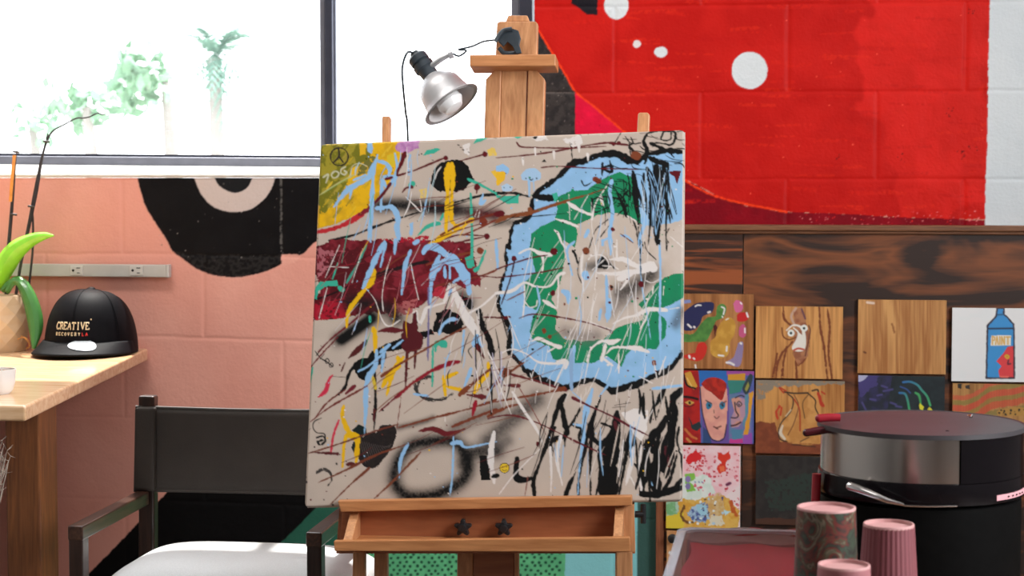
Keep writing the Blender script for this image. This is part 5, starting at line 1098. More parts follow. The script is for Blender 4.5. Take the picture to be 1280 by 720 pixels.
emb('CREATIVE', -25.0*kc, 6.15*kc, 5.2*kc, 31*kc, 8.2*kc, 0.62*kc, M_EMB, 'embroidered_lettering', 0.0)
emb('RECOVERY', -24.5*kc, 4.75*kc, 2.6*kc, 23.5*kc, 3.6*kc, 0.42*kc, M_EMB, 'embroidered_lettering')
emb('LA', 13.6*kc, 4.75*kc, 2.6*kc, 23.5*kc, 3.6*kc, 0.46*kc, M_EMBR, 'embroidered_lettering')['label'] = 'red embroidered letters'
mb = MB(); th = PI/2+25.5*kc/(ca*1.05); c = crown(th, math.asin(42*kc/ch)/(PI/2)); mb.tube([R3@(c*1.006), R3@(c*1.006+Vector((0, 0, 1.8*kc)))], 0.6*kc, 5); mb.build('embroidered_mark', M_EMB, cap, loc=cc_)
# ---- outlet raceway on the wall
M_RACE = mat('grey_metal_raceway', alb(176, 172, 166), 0.45, 0.0, var=0.05, scale=30)
M_OUT_ = mat('ivory_outlet', alb(190, 186, 180), 0.4, var=0.04, scale=40)
M_DARK = mat('black_plastic', (0.012, 0.012, 0.013), 0.4, var=0.2, scale=60)
ra, rb = PY(-90, 329, -0.02), PY(208, 329.2, -0.02); rzb = PY(60, 345.5, -0.02).z
rw = empty('wall_raceway', ((ra.x+rb.x)/2, 0, rzb), 'long grey outlet raceway mounted on the salmon wall behind the cap', 'power outlet strip')
MB().box(ra.x, -0.022, rzb, rb.x, -0.0022, ra.z).build('channel', M_RACE, rw, bevel=0.002)
MB().box(rb.x, -0.0235, rzb-0.0008, rb.x+0.007, -0.0022, ra.z+0.0008).build('end_cap', M_OUT_, rw, bevel=0.002)
for x0, x1 in ((88, 103.5), (162, 179)):
    a, b = PY(x0, 332, -0.023), PY(x1, 344, -0.023)
    f = MB().box(a.x, -0.0245, b.z, b.x, -0.0221, a.z).build('outlet', M_OUT_, rw, bevel=0.001); 
    w_, h_ = b.x-a.x, a.z-b.z
    mb = MB(); mb.lathe([(0, 0), (0.0032, 0), (0.0032, 0.001), (0, 0.001)], 16, Matrix.Translation((a.x+w_*0.24, -0.0246, b.z+h_*0.5))@Matrix.Rotation(PI/2, 4, 'X'))
    mb.box(a.x+w_*0.52, -0.0256, b.z+h_*0.72, a.x+w_*0.80, -0.0246, b.z+h_*0.80); mb.box(a.x+w_*0.55, -0.0256, b.z+h_*0.20, a.x+w_*0.78, -0.0246, b.z+h_*0.28)
    mb.build('slots', M_DARK, f, loc=(a.x, -0.0246, b.z))
# ---- director's chair
M_DWOOD = wood_mat('dark_walnut', alb(26, 16, 13), alb(52, 32, 25), 'Z', 10, 14, rough=0.35, coat=0.05)
M_DWOODY = wood_mat('dark_walnut_arm', alb(36, 22, 18), alb(74, 48, 36), 'Y', 10, 14, rough=0.3, coat=0.2)
M_SLING = mat('charcoal_leather', alb(46, 40, 36), 0.62, var=0.12, scale=18, bump=0.2, bscale=300)
M_SEAT = mat('pale_grey_woven_seat', alb(186, 188, 190), 0.9, var=0.06, scale=400, bump=0.5, bscale=500)
ZA = 0.60
fl, fr_ = PZ(94, 657.5, ZA), PZ(392, 656, ZA)
yf = fl.y; pw = 0.028; xl, xr = fl.x, PY(392, 656, yf).x
ub_y = -0.735
ch_ = empty('directors_chair', ((xl+xr)/2, (yf+ub_y)/2, 0), 'dark wooden director\'s chair with charcoal sling back and pale grey seat', 'chair')
ztop = PY(183, 495.5, ub_y).z
xu = PY(181.5, 500, ub_y).x; xub = PY(178, 640, ub_y).x
for sx, s in ((xl, 1), (xr, -1)):
    MB().box(sx-pw/2, yf, 0, sx+pw/2, yf+0.034, ZA-0.0005).build('front_leg', M_DWOOD, ch_, bevel=0.003)
    ux = xub if s > 0 else xr+(xl-xub)*-1+0.0
    ut = xu if s > 0 else ux+(xub-xu)
    MB().bar((ux, ub_y+0.02, 0), (ut, ub_y+0.02, ztop), 0.034, 0.03).build('back_upright', M_DWOOD, ch_, bevel=0.004)
    MB().hexa([(sx-pw/2-0.001, yf-0.001, ZA-0.028), (sx+pw/2+0.001, yf-0.001, ZA-0.028), (ux+pw/2, ub_y+0.004, ZA-0.024), (ux-pw/2, ub_y+0.004, ZA-0.024),
               (sx-pw/2-0.001, yf-0.001, ZA), (sx+pw/2+0.001, yf-0.001, ZA), (ux+pw/2, ub_y+0.004, ZA+0.004), (ux-pw/2, ub_y+0.004, ZA+0.004)]).build('armrest', M_DWOODY, ch_, bevel=0.003)
    MB().box(sx-0.012, yf+0.034, 0.12, sx+0.012, ub_y+0.006, 0.15).build('side_stretcher', M_DWOODY, ch_, bevel=0.002)
    MB().box(sx-0.012, yf+0.034, 0.36, sx+0.012, ub_y+0.006, 0.40).build('seat_rail', M_DWOODY, ch_, bevel=0.002)
MB().box(xl+0.012, yf+0.006, 0.36, xr-0.012, yf+0.026, 0.40).build('seat_rail', M_DWOODY, ch_, bevel=0.002)
MB().box(xub+0.016, ub_y+0.008, 0.36, xr-(xub-xl)-0.0, ub_y+0.03, 0.40).build('seat_rail', M_DWOODY, ch_, bevel=0.002)
# sling
xL, xR = xu-0.022, xr+(xu-xl)*-1+0.022
ys = ub_y+0.002
zt0 = PY(181, 509, ys).z; zb0 = PY(176, 613, ys).z; xLb = xL-0.006
vs = []; fs = []; NU, NV = 40, 12
for j in range(NV+1):
    for i in range(NU+1):
        u, v = i/NU, j/NV
        x = (xL*(1-v)+xLb*v)*(1-u)+(xR*(1-v)+(xR-0.006)*v)*u
        bow = math.sin(PI*u)
        vs.append((x, ys+0.045*bow**0.9-0.012*0, zt0*(1-v)+zb0*v-0.008*bow*(1-v)-0.006*bow*v))
for j in range(NV):
    for i in range(NU): a = j*(NU+1)+i; fs.append((a, a+1, a+NU+2, a+NU+1))
sl = MB().add(vs, fs).build('sling_back', M_SLING, ch_, smooth=True)
md = sl.modifiers.new('thick', 'SOLIDIFY'); md.thickness = 0.005; md.offset = 0
top = [Vector(vs[i]) for i in range(NU+1)]; bot = [Vector(vs[NV*(NU+1)+i]) for i in range(NU+1)]
MB().tube(top, 0.0035, 8).tube(bot, 0.0035, 8).build('piping', M_SLING, sl, smooth=True)
for x_, xb2 in ((xu, xub+0.005), (xR-0.022, xR-0.026)):
    MB().hexa([(xb2-0.024, ys-0.005, zb0-0.001), (xb2+0.022, ys-0.005, zb0-0.001), (xb2+0.022, ys+0.04, zb0-0.001), (xb2-0.024, ys+0.04, zb0-0.001), (x_-0.023, ys-0.005, zt0+0.001), (x_+0.021, ys-0.005, zt0+0.001), (x_+0.021, ys+0.04, zt0+0.001), (x_-0.023, ys+0.04, zt0+0.001)]).build('sleeve', M_SLING, sl, bevel=0.007, seg=3)
# seat cushion
zs_ = PY(290, 668, ub_y).z
cx0, cx1, cy0, cy1 = xl+0.014+0.004, xr+0.06, yf+0.036, ub_y+0.004
NX, NY = 40, 30; vs = []; fs = []
def cush(u, v, up):
    e = (1-abs(u)**5)**0.45*(1-abs(v)**5)**0.45
    x = (cx0+cx1)/2+u*(cx1-cx0)/2; y = (cy0+cy1)/2+v*(cy1-cy0)/2
    z = 0.445+(zs_-0.445)*e if up else 0.445-(0.045)*e
    return (x, y, z)
for up in (True, False):
    o = len(vs)
    for j in range(NY+1):
        for i in range(NX+1): vs.append(cush(math.sin((-1+2*i/NX)*PI/2), math.sin((-1+2*j/NY)*PI/2), up))
    for j in range(NY):
        for i in range(NX): a = o+j*(NX+1)+i; fs.append((a, a+1, a+NX+2, a+NX+1))
MB().add(vs, fs).build('seat_cushion', M_SEAT, ch_, smooth=True, angle=80)
# ================================================================ easel
M_PINE = wood_mat('pale_beech', alb(160, 106, 68, 0.85), alb(196, 142, 98, 0.85), 'Z', 9, 12, rough=0.42)
M_PINEX = wood_mat('pale_beech_cross', alb(160, 102, 60, 0.85), alb(194, 134, 86, 0.85), 'X', 9, 12, rough=0.42)
M_PINED = wood_mat('shaded_beech_board', alb(136, 78, 48, 0.85), alb(162, 98, 62, 0.85), 'X', 7, 10, rough=0.45)  # darker beech: the shade inside the tray is put into the colour
O_ = (c_BL+c_BR)/2
ex = (c_BR-c_BL); ex.z = 0; ex.normalize(); ey = Vector((-ex.y, ex.x, 0)); ez = Vector((0, 0, 1))
tn = -nrm; tu = ((c_TL+c_TR)-(c_BL+c_BR)).normalized()
easel = empty('studio_easel', (O_.x, O_.y, 0), 'tall beech studio easel holding up the large abstract canvas', 'easel')
def bt(name, pxs, d, t, m, bev=0.002, tilted=True, parent=None):
    """board with front outline at picture points, d behind the canvas face, t thick"""
    n_ = tn if tilted else ey
    P = [PP(x, y, O_+n_*d, n_) for x, y in pxs]
    c = sum(P, Vector())/len(P)
    return MB().prism(P, n_*t).build(name, m, parent or easel, loc=c, bevel=bev)
DM = TH+0.008
# mast boards
bt('mast_board', [(617.5, 88), (626.6, 88), (613, 640), (592, 640), (607, 99)], DM, 0.022, M_PINE)
bt('mast_board', [(627.2, 86), (659, 86), (645, 640), (613.8, 640)], DM+0.003, 0.022, M_PINE, 0.001)
bt('mast_board', [(659.8, 88), (671, 88), (681, 99), (668, 640), (646, 640)], DM, 0.022, M_PINE)
bt('top_block', [(621, 29), (624, 26.5), (669, 26.5), (672, 29), (671, 80), (619, 80)], DM-0.002, 0.020, M_PINE)
bt('top_block', [(635, 19), (659, 19), (662, 27), (632, 27)], DM+0.004, 0.02, M_PINE)
bt('clamp_bar', [(587, 68.5), (694.5, 67.5), (694.5, 82.5), (587, 83)], DM-0.035, 0.055, M_PINEX)
# side posts
bt('side_post', [(477.5, 145), (487, 145), (483.5, 690), (486, 1075), (468, 1075), (467.5, 690)], DM+0.002, 0.02, M_PINE)
bt('side_post', [(797.5, 142), (800, 140.5), (809, 140.5), (812, 143), (790, 690), (788, 1075), (768, 1075), (769, 690)], DM+0.002, 0.02, M_PINE)
# lower mast
bt('mast_board', [(572, 640), (591.5, 640), (588, 1070), (568, 1070)], DM, 0.02, M_PINE, 0.002); bt('mast_board', [(592.2, 640), (643, 640), (640, 1070), (588.8, 1070)], DM+0.003, 0.02, M_PINED, 0.001); bt('mast_board', [(643.4, 640), (648, 640), (645, 1070), (640.4, 1070)], DM-0.001, 0.022, M_PINE, 0.001)
# tray
bt('canvas_ledge', [(422, 626.5), (790, 620.3), (790, 632), (426, 640)], -0.022, 0.020, M_PINEX, 0.0015, False)
bt('tray_back', [(424, 636), (792, 630), (794, 692), (420, 692)], 0.012, 0.010, M_PINED, 0.001, False)
for pts in ([(438, 640), (451, 640), (446, 689), (430, 689)], [(769, 633), (781, 633), (782, 686), (770, 686)]):
    # end pieces run forward from the ledge to the front lip
    A = [PP(x, y, O_+ey*(-0.002), ey) for x, y in pts[:2]]+[PP(x, y, O_+ey*(-0.075), ey) for x, y in pts[2:]]
    x0 = (A[0]-O_).dot(ex); x1 = x0+0.016; zt = A[0].z; zb_ = A[2].z
    Pq = [O_+ex*x0+ey*0.011+ez*(zt-O_.z), O_+ex*x0+ey*(-0.004)+ez*(zt-O_.z), O_+ex*x0+ey*(-0.072)+ez*(zb_+0.018-O_.z), O_+ex*x0+ey*(-0.072)+ez*(zb_-O_.z), O_+ex*x0+ey*0.011+ez*(zb_-O_.z)]
    MB().prism(Pq, ex*0.016).build('tray_end', M_PINE, easel, loc=Pq[0], bevel=0.001)
bt('tray_end', [(427.5, 640), (441, 639), (439, 688), (424, 688)], -0.002, 0.012, M_PINED, 0.001, False)
bt('tray_end', [(773, 631.5), (792.5, 631), (794, 690), (774, 690)], -0.002, 0.012, M_PINE, 0.001, False)
lip = bt('front_lip', [(417, 676.5), (787, 671.8), (788, 690), (418, 689)], -0.088, 0.015, M_PINEX, 0.0015, False)
lz = PP(600, 686, O_+ey*(-0.088), ey).z
a_ = (PP(424, 688, O_+ey*(-0.07), ey)-O_).dot(ex); b_ = (PP(786, 688, O_+ey*(-0.07), ey)-O_).dot(ex)
Pq = [O_+ex*x+ey*y+ez*(lz-0.004-O_.z) for x, y in ((a_, -0.0725), (b_, -0.0725), (b_, 0.0115), (a_, 0.0115))]
MB().prism(Pq, Vector((0, 0, 0.005))).build('tray_floor', M_PINEX, easel, loc=Pq[0])
bt('front_leg', [(441, 690), (456, 690), (452, 1100), (432, 1100)], -0.004, 0.02, M_PINE, 0.002, False)
bt('front_leg', [(770, 690), (790, 690), (794, 1100), (772, 1100)], -0.004, 0.02, M_PINE, 0.002, False)
for px in (478, 780):
    c0 = PP(px, 1060, O_+tn*DM, tn); p = O_+ex*(c0-O_).dot(ex); p.z = 0
    MB().prism([p+ex*u+ey*v for u, v in ((-0.02, -0.22), (0.02, -0.22), (0.02, 0.30), (-0.02, 0.30))], Vector((0, 0, 0.045))).build('foot', M_PINE, easel, loc=p, bevel=0.003)
cL = PP(478, 1058, O_+ey*0.0, ey); cR = PP(780, 1058, O_+ey*0.0, ey); cL.z = cR.z = 0.07
MB().bar(cL, cR, 0.03, 0.03, Vector((0, 0, 1))).build('cross_rail', M_PINEX, easel, loc=cL, bevel=0.002)
M_KNOB = mat('black_plastic_knob', (0.014, 0.014, 0.016), 0.35, var=0.2, scale=80)
def star_knob(px, py, rpx, name='star_knob', d=-0.002, par=easel):
    c = PP(px, py, O_+ey*d, ey); k = (c-CAM).dot(FWD)/F; r_ = rpx*k
    P = []
    for i in range(40):
        a = 2*PI*i/40; rr = r_*(0.78+0.22*math.cos(5*(a-PI/2))); P.append(c+ex*rr*math.cos(a)+ez*rr*math.sin(a))
    mb = MB().prism([p-ey*0.008 for p in P], ey*0.012)
    mb.tube([c-ey*0.014, c-ey*0.008], r_*0.45, 12); mb.tube([c-ey*0.008, c+ey*0.014], r_*0.35, 12)
    return mb.build(name, M_KNOB, par, loc=c, bevel=0.0015)
star_knob(579, 659, 11.5); star_knob(630, 659, 11.5)
c = PP(802, 643, O_+ey*0.01, ey); MB().tube([c+ex*-0.012, c+ex*0.004], 0.006, 12).tube([c+ex*0.003, c+ex*0.003+ez*0.018], 0.005, 10).tube([c+ex*0.003, c+ex*0.003-ez*0.016], 0.005, 10).build('side_knob', M_KNOB, easel, loc=c, smooth=True)
# ---- clamp lamp on the easel top
M_ALUM = mat('brushed_aluminium_reflector', (0.55, 0.55, 0.57), 0.5, 0.85, var=0.05, scale=40)
M_BAKE = mat('black_bakelite_socket', (0.03, 0.04, 0.05), 0.4, var=0.2, scale=60)
M_INSIDE = mat('white_reflector_inside', (0.6, 0.58, 0.58), 0.5, var=0.04, scale=30)
DL = 3.62
kl = DL/F
rc = PD(564, 130, DL); axis = (RGT*0.56-UPV*0.78-FWD*0.26).normalized()
lamp = empty('clamp_lamp', PD(630, 66, DL), 'metal clamp lamp with bell reflector clipped to the easel top, in front of the window', 'lamp')
Zq = axis.to_track_quat('Z', 'Y').to_matrix().to_4x4()
TL_ = Matrix.Translation(rc)@Zq
r_ = 35*kl
prof = [(0.30, -1.30), (0.34, -1.24), (0.44, -1.20), (0.47, -1.14), (0.55, -1.10), (0.58, -1.03), (0.67, -0.98), (0.70, -0.90), (0.78, -0.82), (0.82, -0.6), (0.87, -0.32), (0.92, -0.10), (1.0, 0.0), (1.10, 0.02)]
MB().lathe([(a*r_, b*r_) for a, b in prof], 56, TL_, cap=False).build('reflector', M_ALUM, lamp, loc=rc, smooth=True, angle=60)
MB().lathe([(a*r_*0.965, b*r_+0.0012) for a, b in prof[1:-1]], 56, TL_, cap=False).build('reflector_lining', M_INSIDE, lamp, loc=rc, smooth=True)
MB().tube([TL_@Vector((1.10*r_*math.cos(a), 1.10*r_*math.sin(a), 0.02*r_)) for a in np.linspace(0, 2*PI, 49)], 0.0012, 6).build('rim', M_ALUM, lamp, loc=rc, smooth=True)
MB().lathe([(0, -1.0*r_), (0.2*r_, -1.0*r_), (0.24*r_, -0.6*r_), (0.45*r_, -0.3*r_), (0.5*r_, -0.05*r_), (0.35*r_, 0.2*r_), (0, 0.3*r_)], 32, TL_).build('bulb', M_WHITE, lamp, loc=rc, smooth=True)
MB().lathe([(a*r_, b*r_) for a, b in [(0, -2.42), (0.16, -2.42), (0.17, -2.3), (0.30, -2.28), (0.36, -2.2), (0.36, -1.98), (0.30, -1.95), (0.30, -1.88), (0.38, -1.86), (0.38, -1.66), (0.32, -1.62), (0.30, -1.3), (0, -1.3)]], 32, TL_).build('socket', M_BAKE, lamp, loc=rc, smooth=True, angle=30)
sk = TL_@Vector((0, 0, -1.62*r_))
MB().tube([sk, PD(551, 74, DL), PD(560, 69, DL)], [0.006, 0.0055, 0.005], 12).tube([PD(560, 69, DL), PD(566, 67, DL)], 0.008, 12).build('swivel_arm', M_ALUM, lamp, loc=sk, smooth=True)
wp = [tuple(PD(x, y, DL-0.002*i)) for i, (x, y) in enumerate([(566, 67), (574, 70), (583, 63), (573, 62), (590, 58), (604, 52), (618, 50)])]
MB().tube([Vector(p) for p in cr(wp, 6)], 0.0018, 6).build('spring_wire', M_BAKE, lamp, loc=sk, smooth=True)
cp = [tuple(TL_@Vector((0, 0, -2.42*r_))), tuple(PD(509, 66, DL+0.01)), tuple(PD(503, 84, DL+0.02)), tuple(PD(504, 110, DL+0.03)), tuple(PD(507, 140, DL+0.05)), tuple(PD(510, 180, DL+0.06)), tuple(PD(515, 420, DL+0.1))]
MB().tube([Vector(p) for p in cr(cp, 8)], 0.0022, 8).build('cord', M_BAKE, lamp, loc=sk, smooth=True)
# spring clamp body resting on the clamp bar
dcl = DM-0.002
def E(px, py, f=0.0): return PP(px, py, O_+tn*(dcl-0.012-f), tn)
mb = MB()
for f0 in (0.0, 0.016):
    P = [E(x, y, f0) for x, y in [(628, 36), (636, 34), (648, 38), (651, 48), (649, 56), (652, 66), (645, 67.5), (641, 58), (634, 52), (629, 58), (623, 52), (621, 44)]]
    mb.prism(P, tn*0.006)
mb.build('clamp_jaw', M_BAKE, lamp, loc=E(636, 50), bevel=0.0015)
mb = MB(); Q = cr([tuple(E(x, y, 0.008)) for x, y in [(624, 60), (630, 66), (640, 66.5), (647, 65)]], 6); mb.tube([Vector(p) for p in Q], 0.0045, 10)
Q = cr([tuple(E(x, y, 0.02)) for x, y in [(619, 52), (624, 44), (630, 38), (640, 36)]], 6); mb.tube([Vector(p) for p in Q], 0.004, 10); mb.build('clamp_handle', M_BAKE, lamp, loc=E(636, 50), smooth=True)
# ================================================================ small panel paintings on the wainscot
YB_ = -0.0335
M_BOARD = vcol_mat('painted_wood_panel', rough=0.42, bump=0.1, bscale=300, spec=0.45)
K_B = K_BOARD
def board_paint(x0, y0, x1, y1, base=(200, 150, 96)): return Paint(x0-4, y0-4, x1+4, y1+4, 3.0, base)
def grain(p, c1, c2, sc=7.0, warp=9.0, seed=1, x0=None, y0=None, x1=None, y1=None):
    got = p.win(x0 if x0 is not None else p.x0, y0 if y0 is not None else p.y0, x1 if x1 is not None else p.x1, y1 if y1 is not None else p.y1)
    sl, X, Y = got
    u = X+warp*(fbm(X, Y*0.45, 34, seed, 3)-0.5)*2
    t = fbm(u*1.0, Y*0.05+seed*9, sc, seed+3, 3); t2 = fbm(X, Y*0.03, 1.6, seed+5, 2)
    t = np.clip((t-0.3)/0.4*0.7+(t2-0.5)*1.1+0.12, 0, 1)[..., None]
    p.a[sl] = lin(c1)*(1-t)+lin(c2)*t
def board(name, label, px0, py0, px1, py1, p, cat='panel painting', yv=YB_, th=0.0128):
    a, b = PY(px0, py0, yv), PY(px1, py1, yv)
    c_ = ((a.x+b.x)/2, yv+th/2, b.z)
    nx, nz = max(8, int((px1-px0)*1.25)), max(8, int((py1-py0)*1.25))
    X, Z = np.meshgrid(np.linspace(a.x, b.x, nx+1), np.linspace(a.z, b.z, nz+1)); P = np.stack([X, np.full_like(X, yv), Z], -1)
    ppx, ppy = proj_np(P); C = p.sample(ppx, ppy, K_B)
    y1 = yv+th
    v = [(a.x, yv, a.z), (b.x, yv, a.z), (b.x, yv, b.z), (a.x, yv, b.z), (a.x, y1, a.z), (b.x, y1, a.z), (b.x, y1, b.z), (a.x, y1, b.z)]
    o = grid_mesh(name, P, C, M_BOARD, extra=(v, [(0, 4, 5, 1), (1, 5, 6, 2), (2, 6, 7, 3), (3, 7, 4, 0), (4, 7, 6, 5)], alb(150, 104, 62, K_B)), smooth=False, loc=c_)
    return tag(o, label, cat, 'small panel paintings on the wood wainscot')
W1, W2 = (206, 156, 100), (152, 96, 52)
# -- paint blobs on bare wood
p = board_paint(838, 367, 942, 462); grain(p, (184, 126, 76), (140, 88, 48), 9, 8, 2)
p.frame(860, 360, 6.544)
WHI = (226, 222, 220)
p.poly([(-40, 200), (40, 140), (90, 120), (190, 115), (215, 145), (195, 200), (160, 215), (120, 235), (95, 300), (40, 345), (-40, 335)], (38, 42, 84), smooth=True)
p.poly([(-60, 370), (40, 375), (100, 300), (160, 240), (225, 230), (240, 150), (285, 130), (315, 165), (290, 240), (230, 270), (200, 340), (150, 430), (80, 440), (-60, 435)], (70, 120, 58), smooth=True, col2=(86, 140, 66), tsc=6)
p.poly([(240, 330), (290, 260), (340, 240), (385, 280), (380, 380), (345, 440), (330, 540), (270, 575), (190, 540), (185, 440), (225, 400)], (206, 158, 70), smooth=True, col2=(190, 140, 56), tsc=8)
p.blob(*p.T((218, 330)), 2.6, 5, (74, 26, 26), rough=0.6) if False else p.poly([(205, 310), (225, 300), (240, 325), (228, 360), (222, 400), (215, 360)], (78, 26, 28), smooth=True)
p.poly([(60, 530), (80, 460), (130, 445), (155, 480), (140, 550), (95, 595), (20, 590), (-40, 560), (0, 540)], (200, 46, 36), smooth=True)
p.poly([(370, 130), (395, 100), (440, 115), (450, 160), (430, 195), (390, 195)], (210, 104, 150), smooth=True); p.poly([(400, 220), (430, 200), (490, 205), (500, 235), (470, 270), (405, 270)], (196, 40, 40), smooth=True)
p.poly([(420, 320), (450, 295), (475, 330), (470, 390), (440, 405), (415, 380)], (196, 88, 130), smooth=True); p.poly([(410, 450), (450, 445), (445, 560), (420, 640), (360, 635), (310, 610), (370, 570), (390, 520)], (140, 130, 176), smooth=True, alpha=0.85); p.poly([(-40, 100), (20, 95), (25, 120), (-40, 130)], (130, 140, 190))
for a, w in (([(60, 150), (80, 140), (105, 142)], 1.8), ([(165, 200), (180, 195)], 2.4), ([(0, 300), (25, 322)], 2.4), ([(50, 318), (54, 322)], 2.6), ([(275, 155), (298, 170), (290, 215)], 1.8), ([(280, 232), (284, 240)], 1.6), ([(480, 205), (490, 235)], 2.4), ([(430, 120), (438, 130)], 1.8), ([(465, 330), (466, 365)], 1.8), ([(430, 450), (435, 455)], 2.6), ([(315, 610), (345, 612), (375, 628)], 2.6), ([(318, 480), (315, 515)], 2.2), ([(250, 550), (290, 555)], 2.2), ([(10, 555), (14, 570)], 2.6), ([(45, 575), (52, 580)], 2.2), ([(60, 630), (65, 660)], 2), ([(310, 260), (330, 250)], 1.2)):
    p.stroke(a, w, WHI)
board('wooden_picture', 'wood panel with glossy paint blobs in navy, green and mustard, beside the canvas', 838, 367, 941.5, 461.6, p)
# -- three faces
p = board_paint(838, 462, 943, 556, (84, 96, 160)); p.frame(850, 455, 6.86)
p.poly([(-90, 40), (155, 40), (165, 130), (180, 700), (-90, 700)], (176, 34, 30), col2=(150, 28, 30), tsc=8); p.poly([(155, 40), (410, 40), (400, 220), (180, 220)], (44, 104, 176)); p.poly([(400, 40), (640, 40), (640, 95), (400, 100)], (150, 74, 150)); p.poly([(410, 90), (560, 80), (560, 140), (410, 150)], (204, 146, 50), rough=1)
p.poly([(410, 140), (560, 140), (520, 240), (420, 260)], (56, 128, 118)); p.poly([(180, 220), (420, 200), (430, 690), (200, 690)], (104, 78, 150)); p.poly([(200, 540), (260, 600), (270, 690), (200, 690)], (50, 74, 120))
p.poly([(420, 260), (620, 240), (610, 680), (420, 680)], (120, 110, 164), col2=(96, 124, 160), tsc=9); p.poly([(430, 640), (540, 640), (540, 680), (420, 680)], (196, 60, 140)); p.poly([(550, 600), (620, 590), (620, 690), (540, 690)], (148, 78, 168)); p.poly([(440, 560), (540, 560), (530, 640), (450, 650)], (80, 130, 160))
p.poly([(590, 250), (630, 230), (610, 420), (585, 600), (540, 610), (560, 520), (585, 420)], (216, 152, 50), rough=1); p.poly([(560, 250), (590, 260), (580, 420), (545, 560), (540, 480)], (90, 140, 160))
p.poly([(440, 300), (490, 280), (555, 300), (560, 440), (530, 500), (500, 540), (440, 545), (435, 470), (465, 400)], (206, 150, 130), col2=(176, 140, 160), tsc=6); p.stroke([(470, 330), (478, 400), (500, 440), (480, 462), (440, 460)], 1.8, (54, 44, 60)); p.stroke([(440, 530), (480, 522), (520, 500)], 2.2, (74, 40, 50)); p.stroke([(475, 290), (520, 270), (550, 280)], 1.6, (50, 44, 52)); p.stroke([(485, 345), (505, 320), (530, 345), (505, 365), (485, 345)], 1.4, (60, 56, 50)); p.stroke([(505, 345), (507, 350)], 1.8, (44, 40, 40))
p.poly([(600, 80), (625, 110), (590, 240), (560, 260), (535, 210), (560, 150)], (50, 66, 70), smooth=True); p.poly([(585, 150), (595, 190), (570, 240), (555, 215)], (150, 146, 70))
p.poly([(170, 200), (200, 180), (300, 220), (400, 200), (410, 320), (400, 520), (375, 630), (330, 660), (270, 640), (230, 560), (195, 430), (180, 300)], (226, 164, 146), col2=(214, 148, 136), tsc=10); p.stroke([(172, 200), (180, 300), (195, 430), (235, 570), (275, 645), (335, 660), (380, 630), (400, 520)], 1.4, (40, 36, 50))
p.poly([(180, 170), (230, 125), (300, 115), (370, 140), (400, 180), (385, 240), (360, 310), (320, 290), (270, 245), (220, 215)], (186, 46, 34), smooth=True, col2=(150, 36, 30), tsc=5)
for cx in (250, 365): p.poly([(cx-28, 345), (cx-10, 322), (cx+22, 335), (cx+20, 370), (cx-8, 390), (cx-24, 375)], (52, 124, 156), smooth=True); p.stroke([(cx, 352), (cx+2, 358)], 2.4, (24, 30, 40))
p.stroke([(222, 312), (270, 340)], 1.4, (90, 50, 50)); p.stroke([(350, 345), (395, 320)], 1.4, (90, 50, 50)); p.stroke([(290, 395), (292, 420)], 1, (110, 70, 66)); p.stroke([(295, 450), (315, 468), (335, 450)], 1.3, (120, 76, 72)); p.stroke([(290, 538), (315, 546), (350, 534)], 1.8, (110, 60, 58)); p.stroke([(310, 552), (325, 556)], 1.5, (80, 50, 50))
p.poly([(40, 80), (90, 60), (150, 190), (120, 220), (70, 190)], (204, 150, 60)); p.stroke([(30, 90), (60, 180), (130, 210)], 2.4, (30, 24, 26)); p.stroke([(100, 190), (60, 120)], 1.4, (226, 190, 110)); p.stroke([(0, 280), (80, 285), (150, 300)], 3, (24, 20, 22)); p.poly([(40, 330), (80, 310), (125, 330), (85, 355)], (200, 160, 80)); p.stroke([(82, 330), (84, 336)], 3, (24, 20, 22)); p.stroke([(40, 360), (80, 365), (120, 350)], 1.2, (40, 20, 22))
p.poly([(70, 440), (110, 520), (170, 490), (185, 540), (150, 580), (100, 550)], (34, 50, 54), rough=1); p.stroke([(45, 560), (100, 620), (140, 640)], 3, (196, 110, 60), dry=0.3); p.stroke([(60, 640), (90, 670)], 3, (190, 130, 70), dry=0.3)
p.T = lambda q_: q_
board('wooden_picture', 'panel painting of three faces, the middle one pale with a red hair wedge', 838, 462.6, 942, 555, p)
# -- bare wood below the splatter sheet, and the splatter sheet itself
p = board_paint(833, 600, 925, 760); grain(p, (214, 160, 108), (186, 126, 76), 10, 6, 9); p.poly([(846, 688), (860, 700), (850, 720), (838, 715)], (208, 146, 100), rough=2); p.stroke([(838, 691), (845, 692)], 5, (226, 220, 212), rough=1)
board('wooden_picture', 'nearly bare light wood panel under the splatter painting, by the clear bin', 833.5, 663, 925, 757, p)
p = board_paint(832, 556, 926, 664, (236, 218, 218)); p.frame(825, 550, 4.234)
p.poly([(-20, 0), (420, 20), (420, 240), (300, 330), (-20, 300)], (238, 208, 212), col2=(238, 190, 196), tsc=10); p.poly([(-20, 200), (250, 180), (300, 280), (200, 330), (-20, 330)], (226, 232, 226), rough=5, col2=(212, 226, 216), tsc=6)
p.speckle(110, 868, 566, 924, 640, [(214, 96, 112), (222, 130, 140), (200, 60, 76)], 0.5, 1.8, 31); p.speckle(60, 855, 560, 880, 590, [(206, 60, 66), (222, 120, 130)], 0.5, 1.6, 33)
p.poly([(160, 70), (195, 55), (220, 85), (200, 120), (150, 125), (140, 100)], (212, 40, 44), rough=3); p.poly([(305, 65), (335, 80), (365, 60), (375, 100), (345, 120), (355, 165), (320, 180), (300, 150), (325, 120), (305, 100)], (216, 56, 40), rough=2); p.poly([(315, 140), (340, 135), (345, 165), (320, 170)], (228, 110, 70), rough=1)
p.poly([(130, 180), (180, 175), (185, 205), (160, 220), (190, 270), (140, 275)], (132, 190, 76), rough=1.5); p.blob(860, 599, 3.4, 4, (140, 120, 176)); p.blob(860, 608, 3.2, 4, (130, 120, 170))
